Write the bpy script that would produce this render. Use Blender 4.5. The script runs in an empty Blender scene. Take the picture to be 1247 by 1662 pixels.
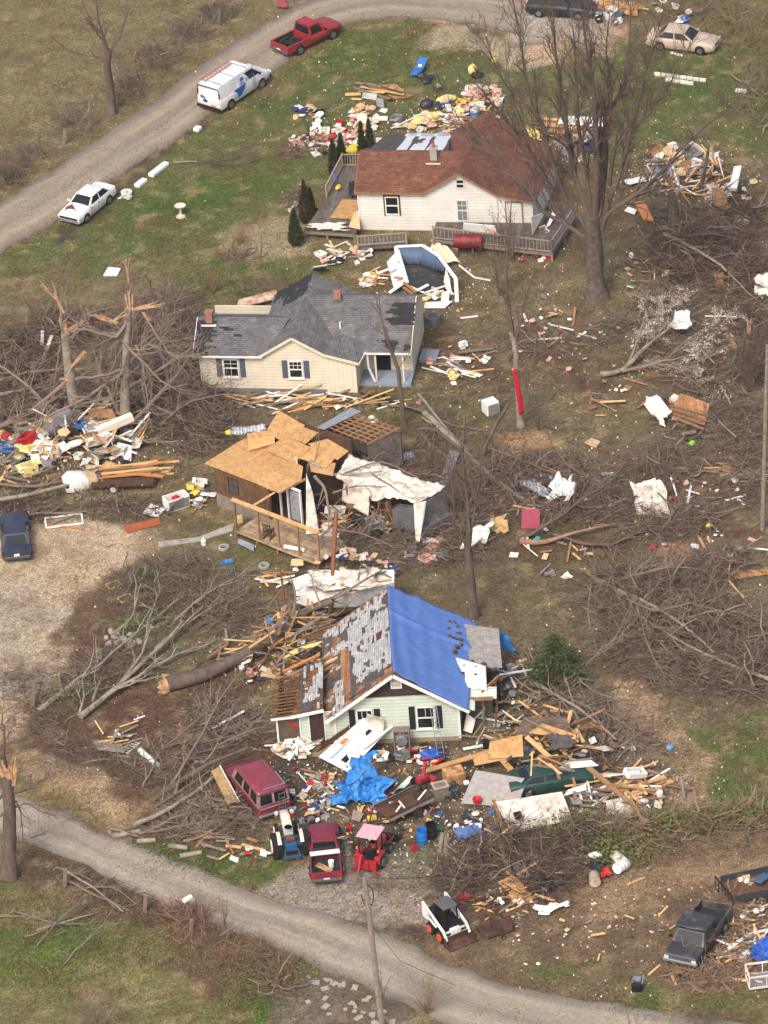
import bpy,bmesh,math,random
import numpy as np
from math import sin,cos,radians,degrees,atan2,hypot,pi
from mathutils import Vector,Matrix,Euler
random.seed(7)
S=bpy.context.scene
COL=S.collection
# ------------------------------------------------------------ camera
DEP,ROLL,DIST,FPX=32.,4.5,343.,9360.
_d,_r=radians(DEP),radians(ROLL)
_f=Vector((0,cos(_d),-sin(_d)));_u0=Vector((0,sin(_d),cos(_d)));_r0=Vector((1,0,0))
_R=_r0*cos(_r)-_u0*sin(_r);_U=_u0*cos(_r)+_r0*sin(_r);_C=-DIST*_f
cd=bpy.data.cameras.new('camera');cam=bpy.data.objects.new('camera',cd);COL.objects.link(cam)
cd.sensor_fit='HORIZONTAL';cd.sensor_width=36;cd.lens=FPX/1247*36
cd.clip_start=1;cd.clip_end=3000
cam.matrix_world=Matrix(((_R.x,_U.x,-_f.x,_C.x),(_R.y,_U.y,-_f.y,_C.y),(_R.z,_U.z,-_f.z,_C.z),(0,0,0,1)))
S.camera=cam
# ------------------------------------------------------------ light
SUN_EL,SUN_AZ=radians(50),radians(205)     # azimuth clockwise from +Y
w=bpy.data.worlds.new("World");S.world=w;w.use_nodes=True
nt=w.node_tree;sk=nt.nodes.new('ShaderNodeTexSky');sk.sky_type='NISHITA';sk.sun_disc=False
sk.sun_elevation=SUN_EL;sk.sun_rotation=SUN_AZ;sk.air_density=1.0;sk.dust_density=5;sk.ozone_density=.6
bg=nt.nodes['Background'];nt.links.new(sk.outputs[0],bg.inputs[0]);bg.inputs[1].default_value=.15
sl=bpy.data.lights.new('sun','SUN');sl.energy=1.45;sl.angle=radians(16);sl.color=(1,.95,.89)
so=bpy.data.objects.new('sun',sl);COL.objects.link(so)
_sd=Vector((sin(SUN_AZ)*cos(SUN_EL),cos(SUN_AZ)*cos(SUN_EL),sin(SUN_EL)))
so.rotation_euler=_sd.to_track_quat('Z','Y').to_euler()
so.location=(0,-40,80)
S.view_settings.view_transform='Standard';S.view_settings.look='None'
S.view_settings.exposure=0.55;S.view_settings.gamma=1
S.render.engine='CYCLES';S.cycles.max_bounces=4;S.cycles.diffuse_bounces=2
# ------------------------------------------------------------ noise, terrain, pixel -> world
def vnoise(x,y,seed=0):
    x=np.asarray(x,float);y=np.asarray(y,float)
    xi=np.floor(x).astype(np.int64);yi=np.floor(y).astype(np.int64)
    fx=x-xi;fy=y-yi;fx=fx*fx*(3-2*fx);fy=fy*fy*(3-2*fy)
    def h(a,b):
        n=(a*374761393+b*668265263+seed*1442695041) & 0x7fffffff
        n=((n ^ (n >> 13))*1274126177) & 0x7fffffff
        n=((n ^ (n >> 16))*2246822519) & 0x7fffffff
        return (n & 0xffff)/65535.
    return (h(xi,yi)*(1-fx)+h(xi+1,yi)*fx)*(1-fy)+(h(xi,yi+1)*(1-fx)+h(xi+1,yi+1)*fx)*fy
def fbm(x,y,sc,oc=4,seed=0):
    s=0;a=.5;t=0
    for i in range(oc):
        s=s+a*vnoise(np.asarray(x)/sc*2**i+i*17.3,np.asarray(y)/sc*2**i+i*9.1,seed+i);t+= a;a*= .55
    return s/t
def P(u,v,z=0.):
    q=_f+_R*((u-623.5)/FPX)+_U*((831-v)/FPX)
    t=(z-_C.z)/q.z
    return _C+q*t
def V(u,v,y):
    q=_f+_R*((u-623.5)/FPX)+_U*((831-v)/FPX)
    return _C+q*((y-_C.y)/q.y)
BUMPS=[]   # (x, y, rx, ry, height)
def Hn(x,y):
    h=.16*(fbm(x,y,11,2,5)-.5)
    for bx,by,rx,ry,hh in BUMPS:
        h=h+hh*np.exp(-((x-bx)/rx)**2-((y-by)/ry)**2)
    return h
def H(x,y):return float(Hn(np.array([x]),np.array([y]))[0])
def G(u,v,dz=0.):
    z=0.
    for _ in range(3):
        p=P(u,v,z);z=H(p.x,p.y)
    return Vector((p.x,p.y,z+dz))
def yaw_px(a,b):
    p=P(*a);q=P(*b);return degrees(atan2(q.y-p.y,q.x-p.x))
for u,v,rx,ry,hh in [(120,1275,3.5,1.6,.7),(230,1300,3,1.0,.5),(330,1560,3,2.5,.5),(840,715,3,.9,.5),(470,395,3,1.5,.25),
                         (960,1370,3.5,1.2,.4),(1130,1360,4,1,.4),(60,740,4,2.2,.5),(150,760,3,2.,.4)]:
    p=P(u,v);BUMPS.append((p.x,p.y,rx,ry,hh))
# ------------------------------------------------------------ materials
MATS={}
def lin(c):return tuple((x/255/12.92 if x/255<= .04045 else ((x/255+.055)/1.055)**2.4) for x in c)
def M(name,rgb,rough=.85,metal=0.,var=.25,sc=2.5,st=(1,1,1),bump=.15,kind=None,rgb2=None,p=.3,rv=0.,spec=.3,emit=None,rot=0):
    """procedural material: base colour broken by two noises; kind adds siding / shingles / boards / corrugation"""
    if name in MATS:return MATS[name]
    m=bpy.data.materials.new(name);m.use_nodes=True;t=m.node_tree;N=t.nodes;L=t.links.new
    b=N['Principled BSDF'];b.inputs['Roughness'].default_value=rough;b.inputs['Metallic'].default_value=metal
    b.inputs['Specular IOR Level'].default_value=spec
    tc=N.new('ShaderNodeTexCoord');mp=N.new('ShaderNodeMapping');L(tc.outputs['Object'],mp.inputs[0]);mp.inputs['Scale'].default_value=st
    oi=N.new('ShaderNodeObjectInfo')
    ad=N.new('ShaderNodeVectorMath');ad.operation='MULTIPLY_ADD';L(oi.outputs['Random'],ad.inputs[0]);ad.inputs[1].default_value=(37,53,71);L(mp.outputs[0],ad.inputs[2])
    def noise(s,d=5):
        n=N.new('ShaderNodeTexNoise');n.inputs['Scale'].default_value=s;n.inputs['Detail'].default_value=d;n.inputs['Roughness'].default_value=.65
        L(ad.outputs[0],n.inputs[0]);return n.outputs[0]
    def mr(x,lo,hi,a=.3,c=.7):
        n=N.new('ShaderNodeMapRange');L(x,n.inputs[0]);n.inputs[1].default_value=a;n.inputs[2].default_value=c
        n.inputs[3].default_value=lo;n.inputs[4].default_value=hi;return n.outputs[0]
    def mix(bt,f,a,c):
        n=N.new('ShaderNodeMix');n.data_type='RGBA';n.blend_type=bt
        for s_,x in ((0,f),(6,a),(7,c)):
            if hasattr(x,'is_output') or hasattr(x,'node'):L(x,n.inputs[s_])
            else:n.inputs[s_].default_value=x if s_== 0 else (*x,1)
        return n.outputs[2]
    def mul(c,f):
        n=N.new('ShaderNodeVectorMath');n.operation='SCALE'
        if hasattr(c,'node'):L(c,n.inputs[0])
        else:n.inputs[0].default_value=c
        L(f,n.inputs[3]);return n.outputs[0]
    base=lin(rgb)
    n1=noise(sc);n2=noise(sc*7)
    c=base
    if rgb2 is not None:
        c=mix('MIX',mr(noise(sc*.8,7),0,1,.56-p*.3,.78-p*.3),base,lin(rgb2))
    c=mul(c,mr(n1,1-var,1+var));c=mul(c,mr(n2,1-var*.6,1+var*.6))
    if rv:c=mul(c,mr(oi.outputs['Random'],1-rv,1+rv,0,1))
    hgt=n2;hs=bump*.05
    if kind:
        sp=N.new('ShaderNodeSeparateXYZ');L(tc.outputs['Object'],sp.inputs[0])
        def math1(op,a,bb,cc=None):
            n=N.new('ShaderNodeMath');n.operation=op
            for i,x in enumerate((a,bb,cc)):
                if x is None:continue
                if hasattr(x,'node'):L(x,n.inputs[i])
                else:n.inputs[i].default_value=x
            return n.outputs[0]
        def saw(ax,per):return math1('FRACT',math1('MULTIPLY',sp.outputs[ax],1/per),0)
        if kind[0]== 'siding':       # ('siding', axis, period)
            s_=saw(kind[1],kind[2]);c=mul(c,mr(s_,kind[3] if len(kind)>3 else .6,1,0,.22));hgt=s_;hs=.012
        elif kind[0]== 'boards':
            s_=saw(kind[1],kind[2]);c=mul(c,mr(s_,.35,1,0,.12));hgt=s_;hs=.004
            fl=math1('FLOOR',math1('MULTIPLY',sp.outputs[kind[1]],1/kind[2]),0);wn=N.new('ShaderNodeTexWhiteNoise');wn.noise_dimensions='1D';L(fl,wn.inputs['W'])
            c=mul(c,mr(wn.outputs[0],.75,1.2,0,1))
        elif kind[0]== 'corr':
            s_=N.new('ShaderNodeMath');s_.operation='SINE';L(math1('MULTIPLY',sp.outputs[kind[1]],6.283/kind[2]),s_.inputs[0]);hgt=s_.outputs[0];hs=.02
            c=mul(c,mr(s_.outputs[0],.85,1.08,-1,1))
        elif kind[0]== 'shingle':
            br=N.new('ShaderNodeTexBrick');mm=N.new('ShaderNodeMapping');L(tc.outputs['Object'],mm.inputs[0]);mm.inputs['Rotation'].default_value=(0,0,radians(rot))
            L(mm.outputs[0],br.inputs[0]);br.inputs['Scale'].default_value=1;br.inputs['Brick Width'].default_value=.32;br.inputs['Row Height'].default_value=.13
            br.inputs['Mortar Size'].default_value=.012;br.inputs['Color1'].default_value=(.72,.72,.72,1);br.inputs['Color2'].default_value=(1.15,1.15,1.15,1);br.inputs['Mortar'].default_value=(.55,.55,.55,1)
            c=mix('MULTIPLY',1.,c,br.outputs[0]);hgt=br.outputs[1];hs=-.01
    L(c if hasattr(c,'node') else n1,b.inputs['Base Color'])
    if bump:
        bp=N.new('ShaderNodeBump');bp.inputs['Strength'].default_value=.8;bp.inputs['Distance'].default_value=hs;L(hgt,bp.inputs['Height']);L(bp.outputs[0],b.inputs['Normal'])
    MATS[name]=m;return m
def glassm(name='window glass',rgb=(24,28,32),rough=.16):
    if name in MATS:return MATS[name]
    m=M(name,rgb,rough,0,.3,3,bump=0,spec=.5);return m
# ------------------------------------------------------------ mesh builder
class MB:
    def __init__(s):s.v=[];s.f=[]
    def add(s,vs,fs,T=None):
        o=len(s.v);s.v+= [tuple(T @ Vector(p)) if T is not None else tuple(p) for p in vs];s.f+= [tuple(i+o for i in f) for f in fs];return s
    def box(s,x,y,z,sx,sy,sz,rz=0,T=None):
        c,n=cos(radians(rz)),sin(radians(rz));vs=[]
        for k in (-.5,.5):
            for a,b in ((-.5,-.5),(.5,-.5),(.5,.5),(-.5,.5)):
                dx,dy=a*sx,b*sy;vs.append((x+dx*c-dy*n,y+dx*n+dy*c,z+k*sz))
        return s.add(vs,[(3,2,1,0),(4,5,6,7),(0,1,5,4),(1,2,6,5),(2,3,7,6),(3,0,4,7)],T)
    def bx(s,x0,x1,y0,y1,z0,z1):return s.box((x0+x1)/2,(y0+y1)/2,(z0+z1)/2,x1-x0,y1-y0,z1-z0)
    def slab(s,pts,th):
        """polygon (planar, any orientation) thickened downwards along its normal"""
        ps=[Vector(p) for p in pts];n=Vector((0,0,0))
        for i in range(len(ps)):n+= (ps[i]-ps[0]).cross(ps[(i+1) % len(ps)]-ps[0])
        n.normalize()
        if n.z<0 or (abs(n.z)<1e-6 and n.y>0):ps.reverse();n=-n
        k=len(ps);lo=[p-n*th for p in ps]
        return s.add([*ps,*lo],[tuple(range(k)),tuple(range(2*k-1,k-1,-1))]+[(i+k,(i+1) % k+k,(i+1) % k,i) for i in range(k)])
    def bar(s,a,b,w,h=None,up=(0,0,1)):
        a=Vector(a);b=Vector(b);h=w if h is None else h;d=(b-a)
        if d.length<1e-5:return s
        d.normalize();x=d.cross(Vector(up))
        if x.length<1e-3:x=d.cross(Vector((1,0,0)))
        x.normalize();y=x.cross(d);vs=[]
        for p in (a,b):
            for i,j in ((-1,-1),(1,-1),(1,1),(-1,1)):vs.append(p+x*i*w/2+y*j*h/2)
        return s.add(vs,[(3,2,1,0),(4,5,6,7),(0,1,5,4),(1,2,6,5),(2,3,7,6),(3,0,4,7)])
    def tube(s,pts,rad,n=6,caps=True):
        pts=[Vector(p) for p in pts];k=len(pts)
        if not hasattr(rad,'__len__'):rad=[rad]*k
        o=len(s.v);x=None
        for i,p in enumerate(pts):
            d=(pts[min(i+1,k-1)]-pts[max(i-1,0)])
            d=d.normalized() if d.length>1e-9 else Vector((0,0,1))
            if x is None:x=d.orthogonal().normalized()
            x=(x-d*x.dot(d));x=x.normalized() if x.length>1e-6 else d.orthogonal().normalized()
            y=d.cross(x)
            for j in range(n):
                a=2*pi*j/n;q=p+(x*cos(a)+y*sin(a))*rad[i];s.v.append((q.x,q.y,q.z))
        for i in range(k-1):
            for j in range(n):
                a=o+i*n+j;b=o+i*n+(j+1) % n;s.f.append((a,b,b+n,a+n))
        if caps and n>3:s.f.append(tuple(range(o+n-1,o-1,-1)));s.f.append(tuple(range(o+(k-1)*n,o+k*n)))
        return s
    def lathe(s,prof,c=(0,0,0),axis='z',n=16,T=None):
        """prof: list of (radius, height)"""
        vs=[];fs=[]
        for r,h in prof:
            for j in range(n):
                a=2*pi*j/n;q=(r*cos(a),r*sin(a),h)
                if axis== 'y':q=(q[0],q[2],-q[1])
                if axis== 'x':q=(q[2],q[0],q[1])
                vs.append((q[0]+c[0],q[1]+c[1],q[2]+c[2]))
        for i in range(len(prof)-1):
            for j in range(n):a=i*n+j;b=i*n+(j+1) % n;fs.append((a,b,b+n,a+n))
        if prof[0][0]>1e-4:fs.append(tuple(range(n-1,-1,-1)))
        if prof[-1][0]>1e-4:fs.append(tuple(range((len(prof)-1)*n,len(prof)*n)))
        return s.add(vs,fs,T)
    def hull(s,rings,close=True):
        """loft through equal-length closed rings"""
        o=len(s.v);n=len(rings[0])
        for r in rings:s.v+= [tuple(p) for p in r]
        for i in range(len(rings)-1):
            for j in range(n):a=o+i*n+j;b=o+i*n+(j+1) % n;s.f.append((a,b,b+n,a+n))
        if close:s.f.append(tuple(range(o+n-1,o-1,-1)));s.f.append(tuple(range(o+(len(rings)-1)*n,o+len(rings)*n)))
        return s
    def pane(s,q,u0,u1,v0,v1,off=.008,th=.02):
        """rectangle in bilinear coordinates of quad q (bl, br, tr, tl), set proud of it"""
        q=[Vector(p) for p in q];n=(q[1]-q[0]).cross(q[3]-q[0]).normalized()
        def B(a,b):return q[0]*(1-a)*(1-b)+q[1]*a*(1-b)+q[2]*a*b+q[3]*(1-a)*b
        ps=[B(u0,v0),B(u1,v0),B(u1,v1),B(u0,v1)]
        return s.add([p+n*off for p in ps]+[p-n*th for p in ps],[(0,1,2,3),(7,6,5,4),(0,4,5,1),(1,5,6,2),(2,6,7,3),(3,7,4,0)])
    def build(s,name,mat,parent=None,smooth=None,bevel=0,loc=None,rot=None):
        me=bpy.data.meshes.new(name);me.from_pydata(s.v,[],s.f)
        bm=bmesh.new();bm.from_mesh(me);bmesh.ops.recalc_face_normals(bm,faces=bm.faces);bm.to_mesh(me);bm.free()
        me.materials.append(mat)
        if smooth is not None:
            me.polygons.foreach_set('use_smooth',[True]*len(me.polygons));me.set_sharp_from_angle(angle=radians(smooth))
        o=bpy.data.objects.new(name,me);COL.objects.link(o)
        if parent:o.parent=parent
        if loc is not None:o.location=loc
        if rot is not None:o.rotation_euler=rot
        if bevel:
            bv=o.modifiers.new('bevel','BEVEL');bv.width=bevel;bv.segments=2;bv.limit_method='ANGLE';bv.angle_limit=radians(35)
        return o
def tag(o,label=None,cat=None,group=None,kind=None):
    if label:o['label']=label
    if cat:o['category']=cat
    if group:o['group']=group
    if kind:o['kind']=kind
    return o
def thing(name,label,cat,loc=(0,0,0),yaw=0,group=None,tilt=(0,0)):
    o=bpy.data.objects.new(name,None);COL.objects.link(o);o.empty_display_size=.3
    o.location=loc;o.rotation_euler=(radians(tilt[0]),radians(tilt[1]),radians(yaw));return tag(o,label,cat,group)
def kids(o):return [c for c in bpy.data.objects if c.parent== o]
def dup(o,loc,yaw,label=None,group=None,tilt=(0,0),scale=None):
    def cp(a,par):
        c=a.copy();COL.objects.link(c)
        if par:c.parent=par
        for k in kids(a):cp(k,c)
        return c
    c=cp(o,None);c.location=loc;c.rotation_euler=(radians(tilt[0]),radians(tilt[1]),radians(yaw))
    if scale:c.scale=scale
    if label:c['label']=label
    if group:c['group']=group
    return c
def npmesh(name,v,f,mat,k):
    """numpy verts (n,3), faces (m,k)"""
    me=bpy.data.meshes.new(name);me.vertices.add(len(v));me.vertices.foreach_set('co',v.astype(np.float32).ravel())
    m=len(f);me.loops.add(m*k);me.loops.foreach_set('vertex_index',f.astype(np.int32).ravel())
    me.polygons.add(m);me.polygons.foreach_set('loop_start',np.arange(0,m*k,k,dtype=np.int32))
    me.update(calc_edges=True);me.validate()
    if mat:me.materials.append(mat)
    o=bpy.data.objects.new(name,me);COL.objects.link(o);return o
# ------------------------------------------------------------ ground
def poly_sd(X,Y,poly):
    """signed distance (positive inside)"""
    px=[p[0] for p in poly];py=[p[1] for p in poly];n=len(poly)
    d=np.full(X.shape,1e9);ins=np.zeros(X.shape,bool)
    for i in range(n):
        x0,y0,x1,y1=px[i],py[i],px[(i+1) % n],py[(i+1) % n]
        ex,ey=x1-x0,y1-y0;t=np.clip(((X-x0)*ex+(Y-y0)*ey)/(ex*ex+ey*ey+1e-9),0,1)
        d=np.minimum(d,np.hypot(X-x0-t*ex,Y-y0-t*ey))
        c=((y0>Y) != (y1>Y)) & (X<(x1-x0)*(Y-y0)/(y1-y0+1e-12)+x0);ins ^= c
    return np.where(ins,d,-d)
REG=[  # colour (sRGB), softness m, edge noise m, patchiness, polygon in photo pixels
 ((108,97,64),2,2,.1,[(-200,-200),(700,-200),(560,-20),(430,30),(280,140),(0,325),(-200,420)]),
 ((110,98,66),1.5,1.5,.4,[(-60,120),(200,60),(330,60),(200,200),(-60,330)]),
 ((84,90,48),1.2,2,.25,[(-100,480),(-100,430),(100,360),(320,210),(440,150),(560,60),(640,40),(740,40),(900,90),(1050,70),(1300,80),(1300,250),(1000,260),(900,200),(700,170),(560,260),(500,330),(460,400),(560,430),(420,470),(200,440),(60,450)]),
 ((72,88,36),2,2,.5,[(160,330),(300,270),(440,280),(470,310),(380,350),(300,410),(160,400)]),
 ((72,88,36),2,2,.5,[(320,430),(420,430),(440,470),(320,490)]),
 ((74,90,38),2,2,.5,[(560,70),(700,60),(690,100),(480,190),(440,220),(400,200)]),
 ((72,88,38),2,2,.5,[(980,90),(1190,90),(1210,170),(1080,200),(1000,150)]),
 ((148,128,98),.8,1.2,.25,[(350,385),(470,340),(500,380),(480,415),(400,415),(350,405)]),
 ((152,134,106),.6,1.4,.2,[(690,55),(740,40),(860,60),(900,90),(860,100),(760,90),(700,85)]),
 ((176,140,105),.8,.8,.3,[(600,-60),(1000,-60),(1010,30),(1000,90),(860,95),(820,45),(740,35),(640,25)]),
 ((150,140,128),.8,.8,.3,[(820,15),(1000,30),(990,75),(840,70)]),
 ((104,92,64),2,3,.05,[(-100,480),(200,440),(330,480),(560,430),(700,400),(960,420),(1000,300),(1300,260),(1300,1400),(700,1380),(440,1400),(60,1300),(-100,1200)]),
 ((90,66,50),1.2,2,.35,[(640,560),(700,540),(900,560),(1180,580),(1190,650),(900,620),(760,600)]),
 ((82,88,42),1,1.5,.5,[(620,640),(760,650),(900,740),(860,760),(700,720),(600,690)]),
 ((96,72,52),1.5,2,.4,[(740,720),(1247,760),(1247,900),(1000,900),(860,930),(760,900)]),
 ((150,118,84),1,1,.5,[(1050,870),(1160,860),(1190,920),(1080,930)]),
 ((150,118,84),.7,.8,.3,[(790,695),(880,700),(890,735),(800,740)]),
 ((74,82,36),1,1.5,.5,[(860,870),(1000,860),(1040,910),(920,930)]),
 ((84,88,44),1,1.5,.45,[(330,830),(420,870),(480,920),(420,960),(330,930)]),
 ((80,92,40),.8,1,.4,[(190,940),(250,950),(280,1010),(210,1030)]),
 ((172,148,116),1,1.2,.1,[(-60,880),(60,840),(160,840),(270,870),(240,920),(150,945),(110,1010),(112,1080),(60,1150),(20,1190),(-60,1230)]),
 ((150,136,118),1,1.5,.25,[(-60,960),(80,920),(100,980),(80,1080),(20,1140),(-60,1180)]),
 ((92,66,48),1,1.5,.35,[(120,950),(200,940),(200,1050),(110,1080)]),
 ((88,62,46),1.5,2,.25,[(60,1150),(420,1060),(440,1200),(420,1270),(250,1330),(120,1300),(20,1220)]),
 ((82,92,44),.8,1.2,.5,[(70,1100),(130,1090),(280,1020),(320,1040),(150,1150)]),
 ((156,130,98),.6,.8,.35,[(0,1220),(60,1230),(120,1240),(190,1290),(160,1330),(60,1290)]),
 ((172,144,106),.5,.5,.2,[(165,1310),(230,1315),(235,1350),(180,1348)]),
 ((80,94,40),.8,1,.3,[(240,1360),(460,1380),(470,1450),(380,1430),(240,1380)]),
 ((88,70,52),1,1.5,.2,[(-60,1380),(140,1400),(330,1500),(430,1540),(500,1590),(400,1662),(280,1560),(160,1480),(0,1440),(-60,1440)]),
 ((100,98,54),1,1.5,.1,[(-60,1430),(140,1470),(260,1530),(350,1620),(400,1760),(-60,1760)]),
 ((76,98,34),1.2,1.5,.45,[(-30,1540),(120,1500),(200,1520),(110,1610),(-30,1600)]),
 ((76,98,34),.6,1,.25,[(360,1530),(450,1545),(500,1600),(440,1670),(380,1660),(430,1600)]),
 ((142,130,116),.6,1.,.15,[(450,1410),(500,1365),(600,1370),(690,1370),(700,1430),(690,1540),(600,1530),(440,1470)]),
 ((96,84,66),.8,1.2,.4,[(560,1400),(680,1400),(680,1450),(560,1440)]),
 ((74,60,50),.5,.8,.2,[(530,1485),(640,1505),(720,1530),(700,1545),(600,1520),(530,1500)]),
 ((104,84,62),.8,1.2,.12,[(700,1400),(1300,1360),(1300,1740),(800,1660),(690,1540),(690,1440)]),
 ((138,112,82),.8,1.5,.3,[(1000,1400),(1300,1370),(1300,1440),(1080,1470),(900,1490)]),
 ((156,126,94),1,1.5,.35,[(960,1110),(1060,1130),(1180,1250),(1180,1310),(1100,1290),(1030,1210)]),
 ((82,92,42),1,1.5,.4,[(1130,1180),(1260,1160),(1260,1320),(1180,1300)]),
 ((84,90,42),1,1.5,.45,[(860,1560),(1247,1640),(1247,1700),(960,1640)]),
 ((104,92,80),.5,.8,.1,[(455,1560),(520,1575),(680,1650),(700,1700),(400,1720),(440,1640)]),
 ((80,92,44),1,1.5,.4,[(600,1360),(700,1360),(720,1440),(690,1460),(640,1400)]),
 ((78,66,54),.5,.8,.2,[(440,1180),(760,1190),(800,1280),(760,1370),(600,1380),(480,1350),(430,1260)]),
 ((72,60,48),.6,1,.3,[(90,395),(160,300),(230,262),(330,195),(336,206),(240,280),(180,320),(130,400)]),
]
def build_ground():
    def axis(lo,hi,st,far,n):
        a=np.arange(lo,hi+1e-6,st);g=np.cumsum(st*1.25**np.arange(1,n));return np.concatenate([lo-g[::-1],a,hi+g])
    xs=axis(-34,36,.22,0,26);ys=axis(-60,80,.24,0,26)
    X,Y=np.meshgrid(xs,ys);Z=Hn(X,Y);nx,ny=len(xs),len(ys)
    v=np.stack([X,Y,Z],-1).reshape(-1,3)
    i=np.arange(nx-1)[None,:]+np.arange(ny-1)[:,None]*nx;f=np.stack([i,i+1,i+1+nx,i+nx],-1).reshape(-1,4)
    wx=X+0*Y;wy=Y+0*X
    e1=fbm(wx,wy,2.2,4,11)-.5;e2=fbm(wx,wy,2.2,4,31)-.5
    C=np.zeros(X.shape+(3,));C[:]=lin((100,88,60))
    for k,(rgb,soft,edge,patch,poly) in enumerate(REG):
        wp=[(P(a,b).x,P(a,b).y) for a,b in poly]
        sd=poly_sd(X+e1*edge*3,Y+e2*edge*4.5,wp)
        m=np.clip(.5+sd/soft,0,1)
        pn=fbm(wx,wy,3.1,5,50+k*3);m=m*np.clip(1-patch*np.clip((pn-.42)*6,0,1.6),0,1)
        g_=sum(rgb)/3;c=np.array(lin([(x*.84+g_*.16)*.99 for x in rgb]));C=C*(1-m[...,None])+c*m[...,None]
    # leaf litter and bare spots all over
    n1=np.clip((fbm(wx,wy,1.3,5,77)-.5)*5,0,1)[...,None]*.45;C=C*(1-n1)+np.array(lin((84,64,46)))*n1
    n2=np.clip((fbm(wx,wy,.9,5,97)-.56)*6,0,1)[...,None]*.4;C=C*(1-n2)+np.array(lin((150,130,96)))*n2
    o=npmesh('ground',v,f,None,4)
    me=o.data;at=me.color_attributes.new('Col','FLOAT_COLOR','POINT')
    at.data.foreach_set('color',np.concatenate([C.reshape(-1,3),np.ones((nx*ny,1))],1).astype(np.float32).ravel())
    me.polygons.foreach_set('use_smooth',[True]*len(me.polygons))
    m=bpy.data.materials.new('soil and grass');m.use_nodes=True;t=m.node_tree;N=t.nodes;L=t.links.new
    b=N['Principled BSDF'];b.inputs['Roughness'].default_value=1;b.inputs['Specular IOR Level'].default_value=.1
    ca=N.new('ShaderNodeVertexColor');ca.layer_name='Col';tc=N.new('ShaderNodeTexCoord')
    c=ca.outputs[0]
    for s_,lo,hi,a0,a1 in ((1.1,.86,1.3,.3,.7),(4.5,.72,1.42,.36,.64),(34,.8,1.25,.36,.64),(13,.55,1.6,.36,.64)):
        n=N.new('ShaderNodeTexNoise');n.inputs['Scale'].default_value=s_;n.inputs['Detail'].default_value=4;n.inputs['Roughness'].default_value=.7;L(tc.outputs['Object'],n.inputs[0])
        r=N.new('ShaderNodeMapRange');L(n.outputs[0],r.inputs[0]);r.inputs[1].default_value=a0;r.inputs[2].default_value=a1;r.inputs[3].default_value=lo;r.inputs[4].default_value=hi
        x=N.new('ShaderNodeVectorMath');x.operation='SCALE';L(c,x.inputs[0]);L(r.outputs[0],x.inputs[3]);c=x.outputs[0]
    L(c,b.inputs['Base Color'])
    bp=N.new('ShaderNodeBump');bp.inputs['Strength'].default_value=1;bp.inputs['Distance'].default_value=.09;L(n.outputs[0],bp.inputs['Height']);L(bp.outputs[0],b.inputs['Normal'])
    me.materials.append(m);tag(o,kind='structure')
build_ground()
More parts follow.
